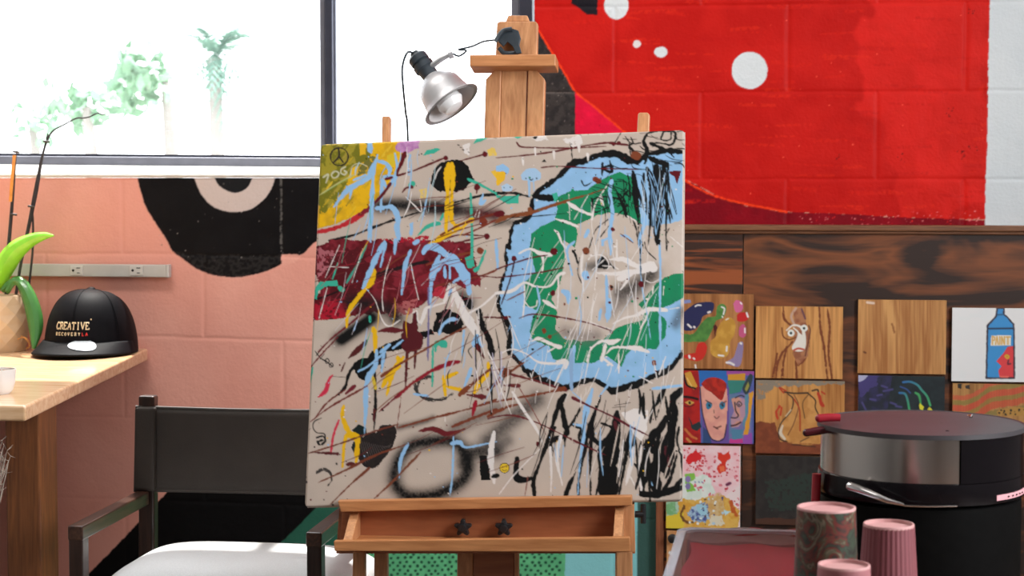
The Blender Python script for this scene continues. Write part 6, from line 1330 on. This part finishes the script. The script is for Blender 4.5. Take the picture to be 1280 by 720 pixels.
for x in (185, 205, 222): p.stroke([(x, 222), (x+3, 224)], 1.4, (90, 110, 180))
p.poly([(20, 320), (200, 310), (330, 290), (420, 370), (420, 480), (20, 480)], (214, 158, 60), rough=4, col2=(222, 180, 90), tsc=5); p.poly([(20, 400), (120, 380), (130, 480), (20, 480)], (222, 196, 60), rough=2); p.poly([(30, 320), (100, 325), (90, 400), (30, 400)], (170, 200, 180), rough=3, col2=(120, 176, 120), tsc=4)
p.poly([(240, 320), (320, 280), (345, 330), (330, 400), (260, 410)], (196, 160, 110), rough=4, col2=(206, 190, 160), tsc=3, alpha=0.6); p.poly([(170, 350), (240, 330), (270, 380), (240, 440), (160, 430), (140, 380)], (74, 88, 150), rough=4, col2=(170, 200, 222), tsc=3); p.poly([(190, 345), (245, 340), (255, 395), (210, 400)], (158, 204, 222), rough=3); p.stroke([(130, 350), (110, 400), (150, 440)], 3, (110, 70, 40), rough=1.5); p.poly([(270, 400), (330, 400), (340, 450), (260, 450)], (222, 214, 190), rough=3, dry=0.3); p.poly([(335, 370), (375, 380), (345, 400)], (178, 216, 226), rough=1)
p.speckle(40, 862, 622, 905, 656, [(60, 66, 130), (226, 230, 226), (170, 200, 220), (90, 60, 50)], 0.6, 1.8, 35); p.stroke([(370, 330), (405, 400)], 5, (190, 90, 40), rough=2, dry=0.3); p.stroke([(355, 235), (375, 228)], 3.4, (110, 40, 76), rough=1)
p.T = lambda q_: q_
board('splatter_picture', 'white sheet splattered with red, blue and orange paint, below the three faces', 833, 556, 925, 662.6, p, yv=YB_-0.002)
# -- round-eyed face on wood
p = board_paint(945, 382, 1053, 474); grain(p, (214, 156, 92), (164, 104, 54), 9, 12, 4); p.frame(820, 270, 3.43)
for a in ([(700, 390), (705, 480), (720, 560), (735, 700)], [(735, 400), (745, 480), (740, 590), (755, 700)], [(545, 390), (550, 440), (580, 470)], [(585, 540), (540, 590), (520, 640), (515, 700)], [(560, 560), (545, 640), (540, 700)], [(520, 590), (500, 690)], [(600, 620), (605, 700)], [(655, 540), (640, 610), (610, 640)]):
    p.stroke(a, [2.2, 3, 3, 2], (122, 62, 36), dry=0.3, rough=0.8)
p.poly([(590, 400), (620, 390), (640, 440), (660, 520), (650, 600), (610, 640), (585, 590), (590, 560)], (150, 92, 66), rough=1, col2=(176, 120, 84), tsc=5); p.stroke([(600, 395), (580, 430), (595, 470)], 3, (196, 160, 140), dry=0.3); p.stroke([(625, 400), (640, 440)], 2.4, (110, 70, 80))
p.stroke([(560, 490), (590, 468), (625, 480), (635, 520), (630, 570), (590, 568), (605, 530), (610, 500), (590, 480)], [1.5, 2, 3, 4.5, 4, 4, 2.6, 2, 1.5], (230, 224, 214)); p.poly([(615, 500), (632, 520), (634, 565), (590, 570), (605, 540)], (230, 224, 214), smooth=True); p.stroke([(592, 575), (610, 568), (632, 572)], 2.4, (196, 84, 60)); p.stroke([(540, 480), (545, 515), (570, 530), (600, 520)], 1.8, (126, 68, 40)); p.stroke([(655, 470), (660, 500), (640, 600)], 1.8, (110, 62, 50))
for cx, cy in ((579, 502), (635, 481)): p.blob(*p.T((cx, cy)), 4.4, 4.4, (226, 226, 220)); p.blob(*p.T((cx, cy)), 1.7, 1.7, (40, 60, 56))
p.T = lambda q_: q_
board('wooden_picture', 'wood panel with a round-eyed white-nosed face worked into its grain', 945, 382.6, 1053, 474, p)
# -- outlined vase shape on wood
p = board_paint(945, 474, 1056, 569); grain(p, (208, 150, 84), (160, 102, 52), 9, 8, 12); p.frame(940, 470, 3.79)
p.poly([(0, 10), (440, 10), (440, 40), (100, 50), (60, 110), (0, 110)], (140, 128, 112), rough=3, dry=0.45); p.poly([(0, 215), (110, 220), (130, 310), (260, 330), (440, 310), (440, 400), (0, 400)], (136, 72, 44), rough=2, col2=(120, 60, 38), tsc=7)
p.poly([(170, 80), (265, 85), (310, 160), (320, 320), (150, 310), (125, 240), (180, 160)], (206, 150, 86), rough=0.6, col2=(190, 132, 70), tsc=8)
p.stroke([(150, 75), (200, 82), (265, 80)], 2, (44, 36, 34)); p.stroke([(170, 85), (195, 110), (185, 165), (140, 220), (125, 265), (135, 300), (165, 310)], 1.6, (54, 44, 40)); p.stroke([(265, 82), (300, 115), (300, 150), (320, 200), (318, 260)], 1.6, (44, 36, 34)); p.stroke([(200, 90), (220, 140), (200, 220), (170, 280)], 1.2, (110, 64, 44)); p.stroke([(265, 90), (240, 130), (250, 200)], 1, (60, 46, 40)); p.stroke([(200, 110), (225, 160), (228, 260)], 1.8, (170, 60, 34)); p.stroke([(145, 235), (135, 270), (155, 298)], [2, 4, 3], (214, 200, 180)); p.stroke([(160, 190), (185, 160)], 1.4, (210, 190, 160)); p.stroke([(150, 80), (130, 55), (160, 70)], 2, (180, 60, 34)); p.stroke([(130, 145), (115, 170), (120, 200)], 3, (190, 60, 36), rough=1); p.stroke([(140, 150), (135, 185)], 2.4, (190, 60, 36)); p.stroke([(285, 70), (310, 65), (315, 80)], 2, (44, 36, 34)); p.stroke([(315, 85), (325, 120), (335, 140)], 4, (184, 58, 36), rough=1); p.stroke([(330, 75), (345, 85)], 2, (184, 58, 36)); p.stroke([(230, 310), (270, 290)], 1.2, (54, 44, 40)); p.stroke([(190, 325), (300, 335)], 1.2, (60, 40, 34))
p.T = lambda q_: q_
board('wooden_picture', 'wood panel with a thin-lined vase shape and red flicks, left of the coffee machine', 945, 475, 1055, 568.4, p)
p = board_paint(945, 568, 1056, 662, (42, 38, 36)); p.poly([(930, 560), (1070, 560), (1070, 670), (930, 670)], (40, 37, 36), col2=(50, 46, 44), tsc=6); p.poly([(955, 600), (1020, 590), (1020, 640), (960, 640)], (44, 56, 50), rough=6, dry=0.6); p.poly([(945, 648), (1056, 648), (1056, 665), (945, 665)], (76, 48, 36), rough=2)
board('wooden_picture', 'almost black panel painting below the vase panel', 945, 569, 1054, 658, p)
# -- bare panel, night panel
p = board_paint(1073, 374, 1181, 469); grain(p, (212, 158, 98), (164, 106, 58), 8, 10, 22)
p.stroke([(1084, 378), (1092, 379)], 3, (226, 200, 180), dry=0.4); p.stroke([(1080, 440), (1082, 441)], 2.4, (110, 62, 36)); p.stroke([(1115, 405), (1118, 415)], 3, (160, 104, 60), rough=1)
board('wooden_board', 'bare honey-coloured wood panel with strong grain, above the dark blue panel', 1073, 374.4, 1182, 468, p)
p = board_paint(1073, 468, 1182, 562, (42, 46, 52)); p.frame(1060, 450, 9)
p.poly([(110, 150), (540, 150), (500, 600), (110, 800)], (52, 50, 84), col2=(40, 44, 56), tsc=8, rough=2); p.poly([(500, 150), (1090, 150), (1090, 900), (400, 900)], (40, 50, 54), col2=(34, 42, 46), tsc=9); p.poly([(120, 165), (350, 165), (300, 300), (150, 420), (120, 400)], (70, 62, 116), rough=4, dry=0.3); p.poly([(110, 150), (225, 155), (200, 205), (150, 240), (110, 235)], (176, 176, 206), smooth=True)
for a, w, c in (([(620, 250), (700, 245), (780, 280), (830, 340), (890, 410), (925, 510)], [3, 2.6, 2.4, 3, 3, 2.6], None), ([(590, 300), (660, 330), (700, 370)], 1.8, (58, 84, 140)), ([(580, 370), (640, 380), (670, 450), (690, 560)], [1.4, 2, 2.2, 2], None), ([(760, 370), (800, 400), (820, 500)], [2.6, 3, 2], (70, 160, 96))):
    if c: p.stroke(a, w, c, soft=0.6)
    else:
        Q = cr(a, 4)
        for i in range(len(Q)-1):
            f = i/len(Q); p.stroke([tuple(Q[i]), tuple(Q[i+1])], 2.6, tuple(np.array((58, 110, 170))*(1-f)+np.array((70, 170, 96))*f), soft=0.5)
for a in ([(380, 290), (440, 310)], [(400, 350), (500, 330)], [(330, 400), (380, 390)], [(250, 440), (310, 450)], [(480, 480), (540, 500)], [(160, 480), (200, 560)], [(540, 520), (600, 530)]): p.stroke(a, 2.2, (84, 78, 136), soft=1, alpha=0.8)
p.poly([(800, 510), (820, 490), (855, 530), (850, 580), (810, 560)], (222, 214, 56), rough=1); p.poly([(890, 560), (915, 530), (945, 560), (940, 590)], (216, 206, 60), rough=1)
p.T = lambda q_: q_
board('wooden_picture', 'dark blue panel painting with arching green stems behind the coffee machine lid', 1073, 469, 1180, 560, p)
# -- blue bottle on white; orange wavy panel
p = board_paint(1190, 384, 1300, 479, (244, 247, 249)); p.frame(1185, 375, 4.968)
p.poly([(30, 40), (700, 40), (700, 530), (30, 530)], (244, 247, 249), col2=(236, 241, 243), tsc=18)
BO = [(305, 50), (347, 50), (347, 90), (372, 110), (405, 150), (410, 185), (412, 485), (238, 485), (245, 160), (300, 100)]
p.poly(BO, (66, 150, 214)); p.poly([(412, 285), (412, 485), (322, 485), (312, 440), (332, 410), (300, 380), (345, 330), (370, 290)], (226, 70, 74)); p.poly([(268, 220), (392, 218), (390, 284), (265, 284)], (236, 232, 222))
p.stroke(BO+[BO[0]], 2.2, (64, 52, 66), smooth=False, rough=0.5); p.stroke([(248, 178), (408, 176)], 2.2, (50, 60, 84)); p.stroke([(305, 92), (347, 90)], 1.6, (50, 90, 130)); p.poly([(318, 470), (380, 470), (375, 482), (325, 482)], (236, 110, 100))
LC = (226, 178, 84)
for a in ([(276, 275), (276, 226), (290, 232), (290, 248), (278, 252)], [(296, 275), (304, 228), (312, 275)], [(322, 275), (322, 228)], [(334, 275), (334, 228), (350, 275), (350, 228)], [(372, 275), (372, 230)], [(360, 230), (386, 230)]): p.stroke(a, 1.7, LC, smooth=False)
p.stroke([(355, 350), (365, 342), (378, 352), (368, 362), (355, 350)], 2, (214, 176, 50)); p.stroke([(375, 375), (372, 398), (388, 396)], 1.8, (84, 40, 60))
p.T = lambda q_: q_
board('wooden_picture', 'white panel painting of a blue bottle with a red patch', 1190.5, 384.6, 1300, 478, p)
p = board_paint(1190, 478, 1300, 566); grain(p, (190, 142, 84), (150, 106, 58), 6, 6, 31); p.frame(1185, 375, 4.968)
def band(y0, c, w, dx=0, al=0.8): p.stroke([(20, y0), (110, y0+2), (190, y0-30), (260, y0-80), (340, y0-95), (420, y0-105), (560, y0-150)], w, c, rough=1.2, dry=0.1, alpha=al)
band(605, (206, 92, 66), 6); band(635, (140, 128, 66), 6); band(672, (208, 76, 60), 8); band(705, (150, 126, 64), 6); band(740, (206, 84, 60), 8); band(790, (130, 120, 66), 7)
for x in range(30, 540, 16): p.stroke([(x, 520), (x+2, 690)], 0.7, (150, 90, 56), alpha=0.35)
p.poly([(55, 525), (90, 520), (80, 555), (60, 545)], (52, 48, 44), rough=1.5); p.poly([(110, 530), (130, 525), (135, 555), (105, 550)], (60, 52, 46), rough=1.5); p.poly([(300, 690), (400, 665), (560, 670), (560, 720), (300, 715)], (186, 140, 70), rough=2)
g_ = random.Random(8)
for _ in range(26): p.stroke([(g_.uniform(310, 540), g_.uniform(676, 715)), (g_.uniform(310, 540), 690)][:1]*2, g_.uniform(1.2, 2.6), (40, 34, 32), rough=1, seed=g_.randint(0, 40))
p.T = lambda q_: q_
board('wooden_picture', 'panel with wavy orange and olive stripes directly under the blue bottle painting', 1191, 479, 1300, 566, p)
c = PY(841, 672, YB_-0.004)
hk = MB(); hk.tube([c+Vector((0, 0.003, 0)), c+Vector((0, -0.012, 0))], [0.006, 0.011], 20); hk.ball(c+Vector((0, -0.014, 0)), 0.0115, 0.005, 0.0115)
hk_ = hk.build('mounted_peg', M_KNOB, None, loc=c, smooth=True); tag(hk_, 'round black peg on the bare light wood panel beside the clear bin', 'peg')

# ================================================================ foreground table
ZT_ = 0.67
M_TABLE = wood_mat('dark_table_top', alb(80, 56, 44), alb(110, 80, 60), 'X', 6, 8, rough=0.35)
ta, tb = PZ(849, 660, 0.74), PZ(830, 722, 0.74)
yT0, yT1 = PD(1000, 720, 1.75).y, ta.y+0.015
xT0 = ta.x+0.03
tbl = empty('table', (xT0+0.5, (yT0+yT1)/2, 0), 'dark low table under the coffee machine, cups and clear bin', 'table')
MB().box(xT0, yT0, ZT_-0.03, xT0+0.95, yT1, ZT_).build('tabletop', M_TABLE, tbl, bevel=0.003)
for x in (xT0+0.03, xT0+0.87):
    for y in (yT0+0.03, yT1-0.08): MB().box(x, y, 0, x+0.05, y+0.05, ZT_-0.0305).build('leg', M_TABLE, tbl, bevel=0.003)
# ---- clear plastic tray with red cloth
M_CLEAR = clear_mat('clear_frosted_plastic', (0.46, 0.47, 0.52), 0.5, 0.22)
M_CLEAR2 = clear_mat('clear_plastic_lid', (0.10, 0.035, 0.04), 0.22, 0.22)
M_REDC = mat('crimson_cloth', alb(120, 12, 26), 0.75, var=0.12, scale=60, bump=0.3, bscale=300)
M_GREYREFL = mat('grey_reflection_band', alb(92, 78, 76), 0.75, var=0.12, scale=60, bump=0.3, bscale=300)  # grey of the reflected band on the bin
xa0, xa1 = ta.x, PZ(1012, 672, 0.74).x
ya0, ya1 = PD(880, 720, 2.425).y, ta.y+0.004
def rrect(x0, y0, x1, y1, r, z, n=8):
    P = []
    for cx, cy, a0 in ((x1-r, y1-r, 0), (x0+r, y1-r, PI/2), (x0+r, y0+r, PI), (x1-r, y0+r, 1.5*PI)):
        for k in range(n+1): a = a0+PI/2*k/n; P.append(Vector((cx+r*math.cos(a), cy+r*math.sin(a), z)))
    return P
tr = empty('storage_bin', ((xa0+xa1)/2, (ya0+ya1)/2, ZT_), 'shallow clear plastic bin of red cloth on the table, left of the cups', 'storage bin')
lo, hi = rrect(xa0+0.008, ya0+0.008, xa1-0.008, ya1-0.008, 0.02, ZT_+0.0005), rrect(xa0+0.002, ya0+0.002, xa1-0.002, ya1-0.002, 0.024, 0.735)
n_ = len(lo); tub = MB().add(lo+hi, [(i, (i+1) % n_, n_+(i+1) % n_, n_+i) for i in range(n_)]+[tuple(range(n_-1, -1, -1))]).build('tub', M_CLEAR, tr, loc=(xa0, ya0, ZT_), smooth=True)
md = tub.modifiers.new('thick', 'SOLIDIFY'); md.thickness = 0.0016; md.offset = 1
o1, i1 = rrect(xa0-0.002, ya0-0.002, xa1+0.002, ya1+0.002, 0.026, 0.735), rrect(xa0+0.011, ya0+0.011, xa1-0.011, ya1-0.011, 0.018, 0.735)
up = Vector((0, 0, 0.006))
MB().add(o1+[p_+up for p_ in o1]+[p_+up for p_ in i1]+i1, [(a*n_+i, a*n_+(i+1) % n_, ((a+1) % 4)*n_+(i+1) % n_, ((a+1) % 4)*n_+i) for a in range(4) for i in range(n_)]).build('rim', M_CLEAR, tr, loc=(xa0, ya0, ZT_), smooth=True, bevel=0.0015)
ld = rrect(xa0+0.0115, ya0+0.0115, xa1-0.0115, ya1-0.0115, 0.018, 0.7388)
MB().prism(ld, (0, 0, 0.0015)).build('lid', M_CLEAR2, tr, loc=(xa0, ya0, ZT_))
def cloth(x0, y0, x1, y1, z0, z1, m, seed):
    g = random.Random(seed); mb = MB(); NXX, NYY = 30, 30; vs = []; fs = []
    for j in range(NYY+1):
        for i in range(NXX+1):
            u, v = i/NXX, j/NYY; e = min(1, 30*min(u, 1-u))*min(1, 30*min(v, 1-v))
            wob = 0.004*math.sin(v*9+seed)*(1-u if u < .3 else 0)
            vs.append((x0+(x1-x0)*u+wob, y0+(y1-y0)*v, z0+(z1-z0)*e*(0.97+0.03*math.sin(u*11+v*7+seed))))
    for j in range(NYY):
        for i in range(NXX): a = j*(NXX+1)+i; fs.append((a, a+1, a+NXX+2, a+NXX+1))
    fs.append(tuple([i for i in range(NXX, -1, -1)]+[j*(NXX+1) for j in range(1, NYY+1)]+[NYY*(NXX+1)+i for i in range(1, NXX+1)]+[j*(NXX+1)+NXX for j in range(NYY-1, 0, -1)]))
    return mb.add(vs, fs).build('folded_cloth', m, tr, loc=(xa0, ya0, ZT_), smooth=True)
yg = PZ(900, 686, 0.725).y; yg2 = PZ(960, 668, 0.725).y
cloth(xa0+0.016, ya0+0.012, xa1-0.012, yg, ZT_+0.004, 0.7355, M_REDC, 1)
cloth(xa0+0.013, yg+0.001, xa1-0.012, yg2, ZT_+0.004, 0.7355, M_GREYREFL, 2)  # grey strip put in for the reflection across the lid
cloth(xa0+0.055, yg2+0.001, xa1-0.012, ya1-0.012, ZT_+0.004, 0.735, M_REDC, 3)
# ---- coffee machine
M_STEEL = mat('brushed_steel_band', (0.52, 0.49, 0.46), 0.2, 1.0, var=0.06, scale=8)
M_GBLK = mat('gloss_black_plastic', (0.005, 0.004, 0.005), 0.2, var=0.1, scale=30, spec=0.18)
M_MBLK = mat('satin_black_plastic', (0.004, 0.004, 0.004), 0.5, var=0.15, scale=80, spec=0.04)
M_LIDB = mat('lid_black_plastic', (0.04, 0.036, 0.04), 0.42, var=0.1, scale=30)
M_REDP = mat('red_plastic_tab', alb(130, 22, 34), 0.3, var=0.1, scale=40)
M_REDD = mat('dark_maroon_plastic', alb(62, 14, 22), 0.25, var=0.1, scale=40)
M_BADGE = mat('pinkish_paper_badge', alb(190, 140, 146), 0.5, var=0.08, scale=80)
M_CHR = mat('polished_chrome', (0.8, 0.78, 0.78), 0.08, 1.0, var=0.03, scale=20)
dk = 2.75; kk = dk/F
pc_ = PD(1150.5, 528, dk); base = Vector((pc_.x, pc_.y, ZT_)); zl_ = pc_.z
T_ = Matrix.Translation(base)
mach = empty('coffee_machine', base, 'black round-topped coffee machine with a steel band, at the right edge', 'coffee machine')
Rm = 127.5*kk
zf = lambda y: 1.26-(y-220)*(dk-Rm)/F-ZT_      # height above the table of a point on the near side
hT = zl_-ZT_
z_b0, z_b1, z_s = zf(606), zf(546), zf(634)
MB().lathe([(Rm*0.985, z_b1+0.0005), (Rm, z_b1+0.002), (Rm*1.002, hT-0.006), (Rm*0.99, hT-0.001), (Rm*0.95, hT), (Rm*0.5, hT+0.0015), (0, hT+0.002)], 96, T_).build('lid', M_LIDB, mach, loc=base, smooth=True)
front = math.atan2(CAM.y-base.y, CAM.x-base.x)
a_of = lambda px: front+math.asin(max(-1, min(1, (px-1150.5)/127.5)))
MB().lathe([(Rm*0.965, z_b0), (Rm*0.965, z_b1)], 96, T_).build('band', M_STEEL, mach, loc=base, smooth=True)
MB().lathe([(Rm*0.966, z_b0), (Rm*0.985, z_b0), (Rm*0.985, z_b1), (Rm*0.966, z_b1)], 60, T_, a_of(1199), a_of(1199)+PI*0.85).build('control_panel', M_GBLK, mach, loc=base, smooth=True, angle=30)
MB().lathe([(Rm*0.88, z_s-0.004), (Rm*0.99, z_s), (Rm*1.0, z_s+0.006), (Rm*0.985, z_b0-0.001), (Rm*0.95, z_b0)], 96, T_).build('shoulder', M_GBLK, mach, loc=base, smooth=True, angle=50)
MB().lathe([(0, 0.0), (Rm*0.9, 0.0), (Rm*0.95, 0.004), (Rm*0.97, 0.02), (Rm*0.97, z_s-0.006), (Rm*0.9, z_s-0.002), (0, z_s-0.002)], 96, T_).build('body', M_MBLK, mach, loc=base, smooth=True, angle=40)
x90 = lambda px, py, dd: PD(px, py, dd)
MB().tube([x90(1036, 537, dk-0.03), x90(1020, 539, dk-0.03), x90(1008, 541, dk-0.03)], [0.005, 0.006, 0.0055], 14).ball(x90(1008, 541, dk-0.03), 0.0055).build('side_handle', M_REDD, mach, loc=base, smooth=True)
MB().tube([x90(1050, 522, dk-0.02), x90(1036, 522, dk-0.02), x90(1024, 523, dk-0.02)], [0.0055, 0.006, 0.006], 14).ball(x90(1024, 523, dk-0.02), 0.006).build('lid_tab', M_REDP, mach, loc=base, smooth=True)
Q = [x90(x, y, d) for x, y, d in ((1063, 608, dk-Rm*0.78), (1072, 611, dk-Rm*0.84), (1092, 619, dk-Rm*0.92), (1110, 626, dk-Rm*0.98), (1130, 631, dk-Rm*1.0))]
MB().tube(Q, [0.006, 0.006, 0.005, 0.004, 0.002], 12).ball(Q[0], 0.006).build('lever', M_CHR, mach, loc=base, smooth=True)
Q = [x90(x, y, d) for x, y, d in ((1130, 632, dk-Rm*1.0), (1160, 633, dk-Rm*1.015), (1196, 632.5, dk-Rm*0.98))]
MB().tube(Q, 0.0014, 8).build('trim_line', M_CHR, mach, loc=base, smooth=True)
MB().tube([x90(1021, 592, dk-0.02), x90(1020.5, 606, dk-0.02), x90(1019.5, 627, dk-0.02)], 0.0065, 12).build('side_bracket', M_REDP, mach, loc=base, smooth=True)
a0, a1 = a_of(1241), a_of(1276)
P = []
for a in np.linspace(a0, a1, 9): P.append(base+Vector((Rm*1.004*math.cos(a), Rm*1.004*math.sin(a), zf(623))))
n2 = len(P); Pl = [p_-Vector((0, 0, 0.0075)) for p_ in P]
ob = MB().add(P+Pl, [(i, i+1, n2+i+1, n2+i) for i in range(n2-1)]).build('badge', M_BADGE, mach, loc=base); md = ob.modifiers.new('thick', 'SOLIDIFY'); md.thickness = 0.0012
mb = MB(); g = random.Random(3)
for i in range(2, 7): q_ = P[i].lerp(P[i+1], 0.2); d_n = (q_-base); d_n.z = 0; d_n.normalize(); mb.box(-0.0016, -0.0004, -0.0048, 0.0016, 0.0004, -0.0028, Matrix.Translation(q_+d_n*0.0011)@Matrix.Rotation(math.atan2(d_n.y, d_n.x)-PI/2, 4, 'Z'))
mb.build('badge_print', M_MBLK, mach, loc=base)
for px, py in ((1177, 516), (1184, 531)): c = x90(px, py, dk-0.02 if py < 520 else dk-0.1); c.z = ZT_+hT; MB().ball(c, 0.003, 0.003, 0.002, 12).build('lid_rivet', M_MBLK, mach, loc=base, smooth=True)
mb = MB(); cq = PZ(1212, 522, ZT_+hT); mb.tube([cq+Vector((0, -0.012, 0.001)), cq+Vector((0.003, 0, 0.003)), cq+Vector((0, 0.014, 0.001))], 0.0022, 8); mb.build('lid_catch', M_CHR, mach, loc=base, smooth=True)
# ---- upturned paper cups
def marble_mat(name):
    m, nt, b = new_mat(name)
    tc = N(nt, 'ShaderNodeTexCoord'); nz = N(nt, 'ShaderNodeTexNoise', Scale=22.0, Detail=2.0, Distortion=2.6)
    nt.links.new(tc.outputs['Object'], nz.inputs['Vector']); rp = N(nt, 'ShaderNodeValToRGB'); e = rp.color_ramp.elements
    cols = [(0.30, (34, 32, 30)), (0.40, (50, 62, 50)), (0.46, (40, 38, 34)), (0.52, (92, 36, 32)), (0.57, (58, 60, 44)), (0.62, (112, 98, 84)), (0.66, (50, 46, 38)), (0.72, (96, 50, 36)), (0.8, (46, 56, 46))]
    e[0].position = cols[0][0]; e[0].color = (*alb(*cols[0][1]), 1); e[1].position = cols[-1][0]; e[1].color = (*alb(*cols[-1][1]), 1)
    for q_, c in cols[1:-1]: el = e.new(q_); el.color = (*alb(*c), 1)
    nt.links.new(nz.outputs['Fac'], rp.inputs['Fac']); nt.links.new(rp.outputs['Color'], b.inputs['Base Color']); b.inputs['Roughness'].default_value = 0.35
    return m
M_CUPW = mat('cup_board_white', alb(164, 122, 120), 0.6, var=0.04, scale=60)
M_CUPP = mat('pink_ribbed_board', alb(104, 52, 58), 0.65, var=0.06, scale=60)
M_CUPP2 = mat('pale_pink_board', alb(136, 84, 88), 0.65, var=0.06, scale=60)
M_MARB = marble_mat('marbled_sleeve')
def cup(px, py, wpx, d, m, label, ribs=0, grow=1.32):
    top = PD(px, py, d); r = wpx/2*d/F; h = top.z-ZT_
    b0 = Vector((top.x, top.y, ZT_)); e = empty('paper_cup', b0, label, 'paper cup')
    n_ = 180 if ribs else 64; vs = []; fs = []
    prof = [(r*grow+0.002, 0.0), (r*grow+0.003, 0.002), (r*grow+0.002, 0.005), (r*grow, 0.006)]+[(r*grow+(r-r*grow)*k/10, 0.006+(h-0.009)*k/10) for k in range(1, 11)]
    for i, (rr, z) in enumerate(prof):
        for k in range(n_):
            a = 2*PI*k/n_; q_ = rr*(1+(0.012*math.cos(a*ribs) if ribs and 4 <= i else 0)); vs.append(b0+Vector((q_*math.cos(a), q_*math.sin(a), z)))
    for i in range(len(prof)-1):
        for k in range(n_): fs.append((i*n_+k, i*n_+(k+1) % n_, (i+1)*n_+(k+1) % n_, (i+1)*n_+k))
    MB().add(vs, fs).build('wall', m, e, loc=b0, smooth=True)
    MB().lathe([(r, h-0.004), (r*1.0, h-0.0006), (r*0.985, h), (r*0.93, h), (r*0.92, h-0.004), (r*0.5, h-0.0036), (0, h-0.0036)], 64, Matrix.Translation(b0), cap=False).build('base', M_CUPW, e, loc=b0, smooth=True, angle=50)
cup(1033, 633, 73, 2.30, M_MARB, 'upturned paper cup with a dark marbled swirl pattern, behind the pink cups', 0, 1.2)
cup(1111, 654, 63, 2.40, M_CUPP, 'taller upturned pink ribbed paper cup in front of the coffee machine', 34, 1.3)
cup(1055, 705, 65, 2.17, M_CUPP2, 'upturned pale pink paper cup at the bottom edge, nearest of the cups', 0, 1.25)
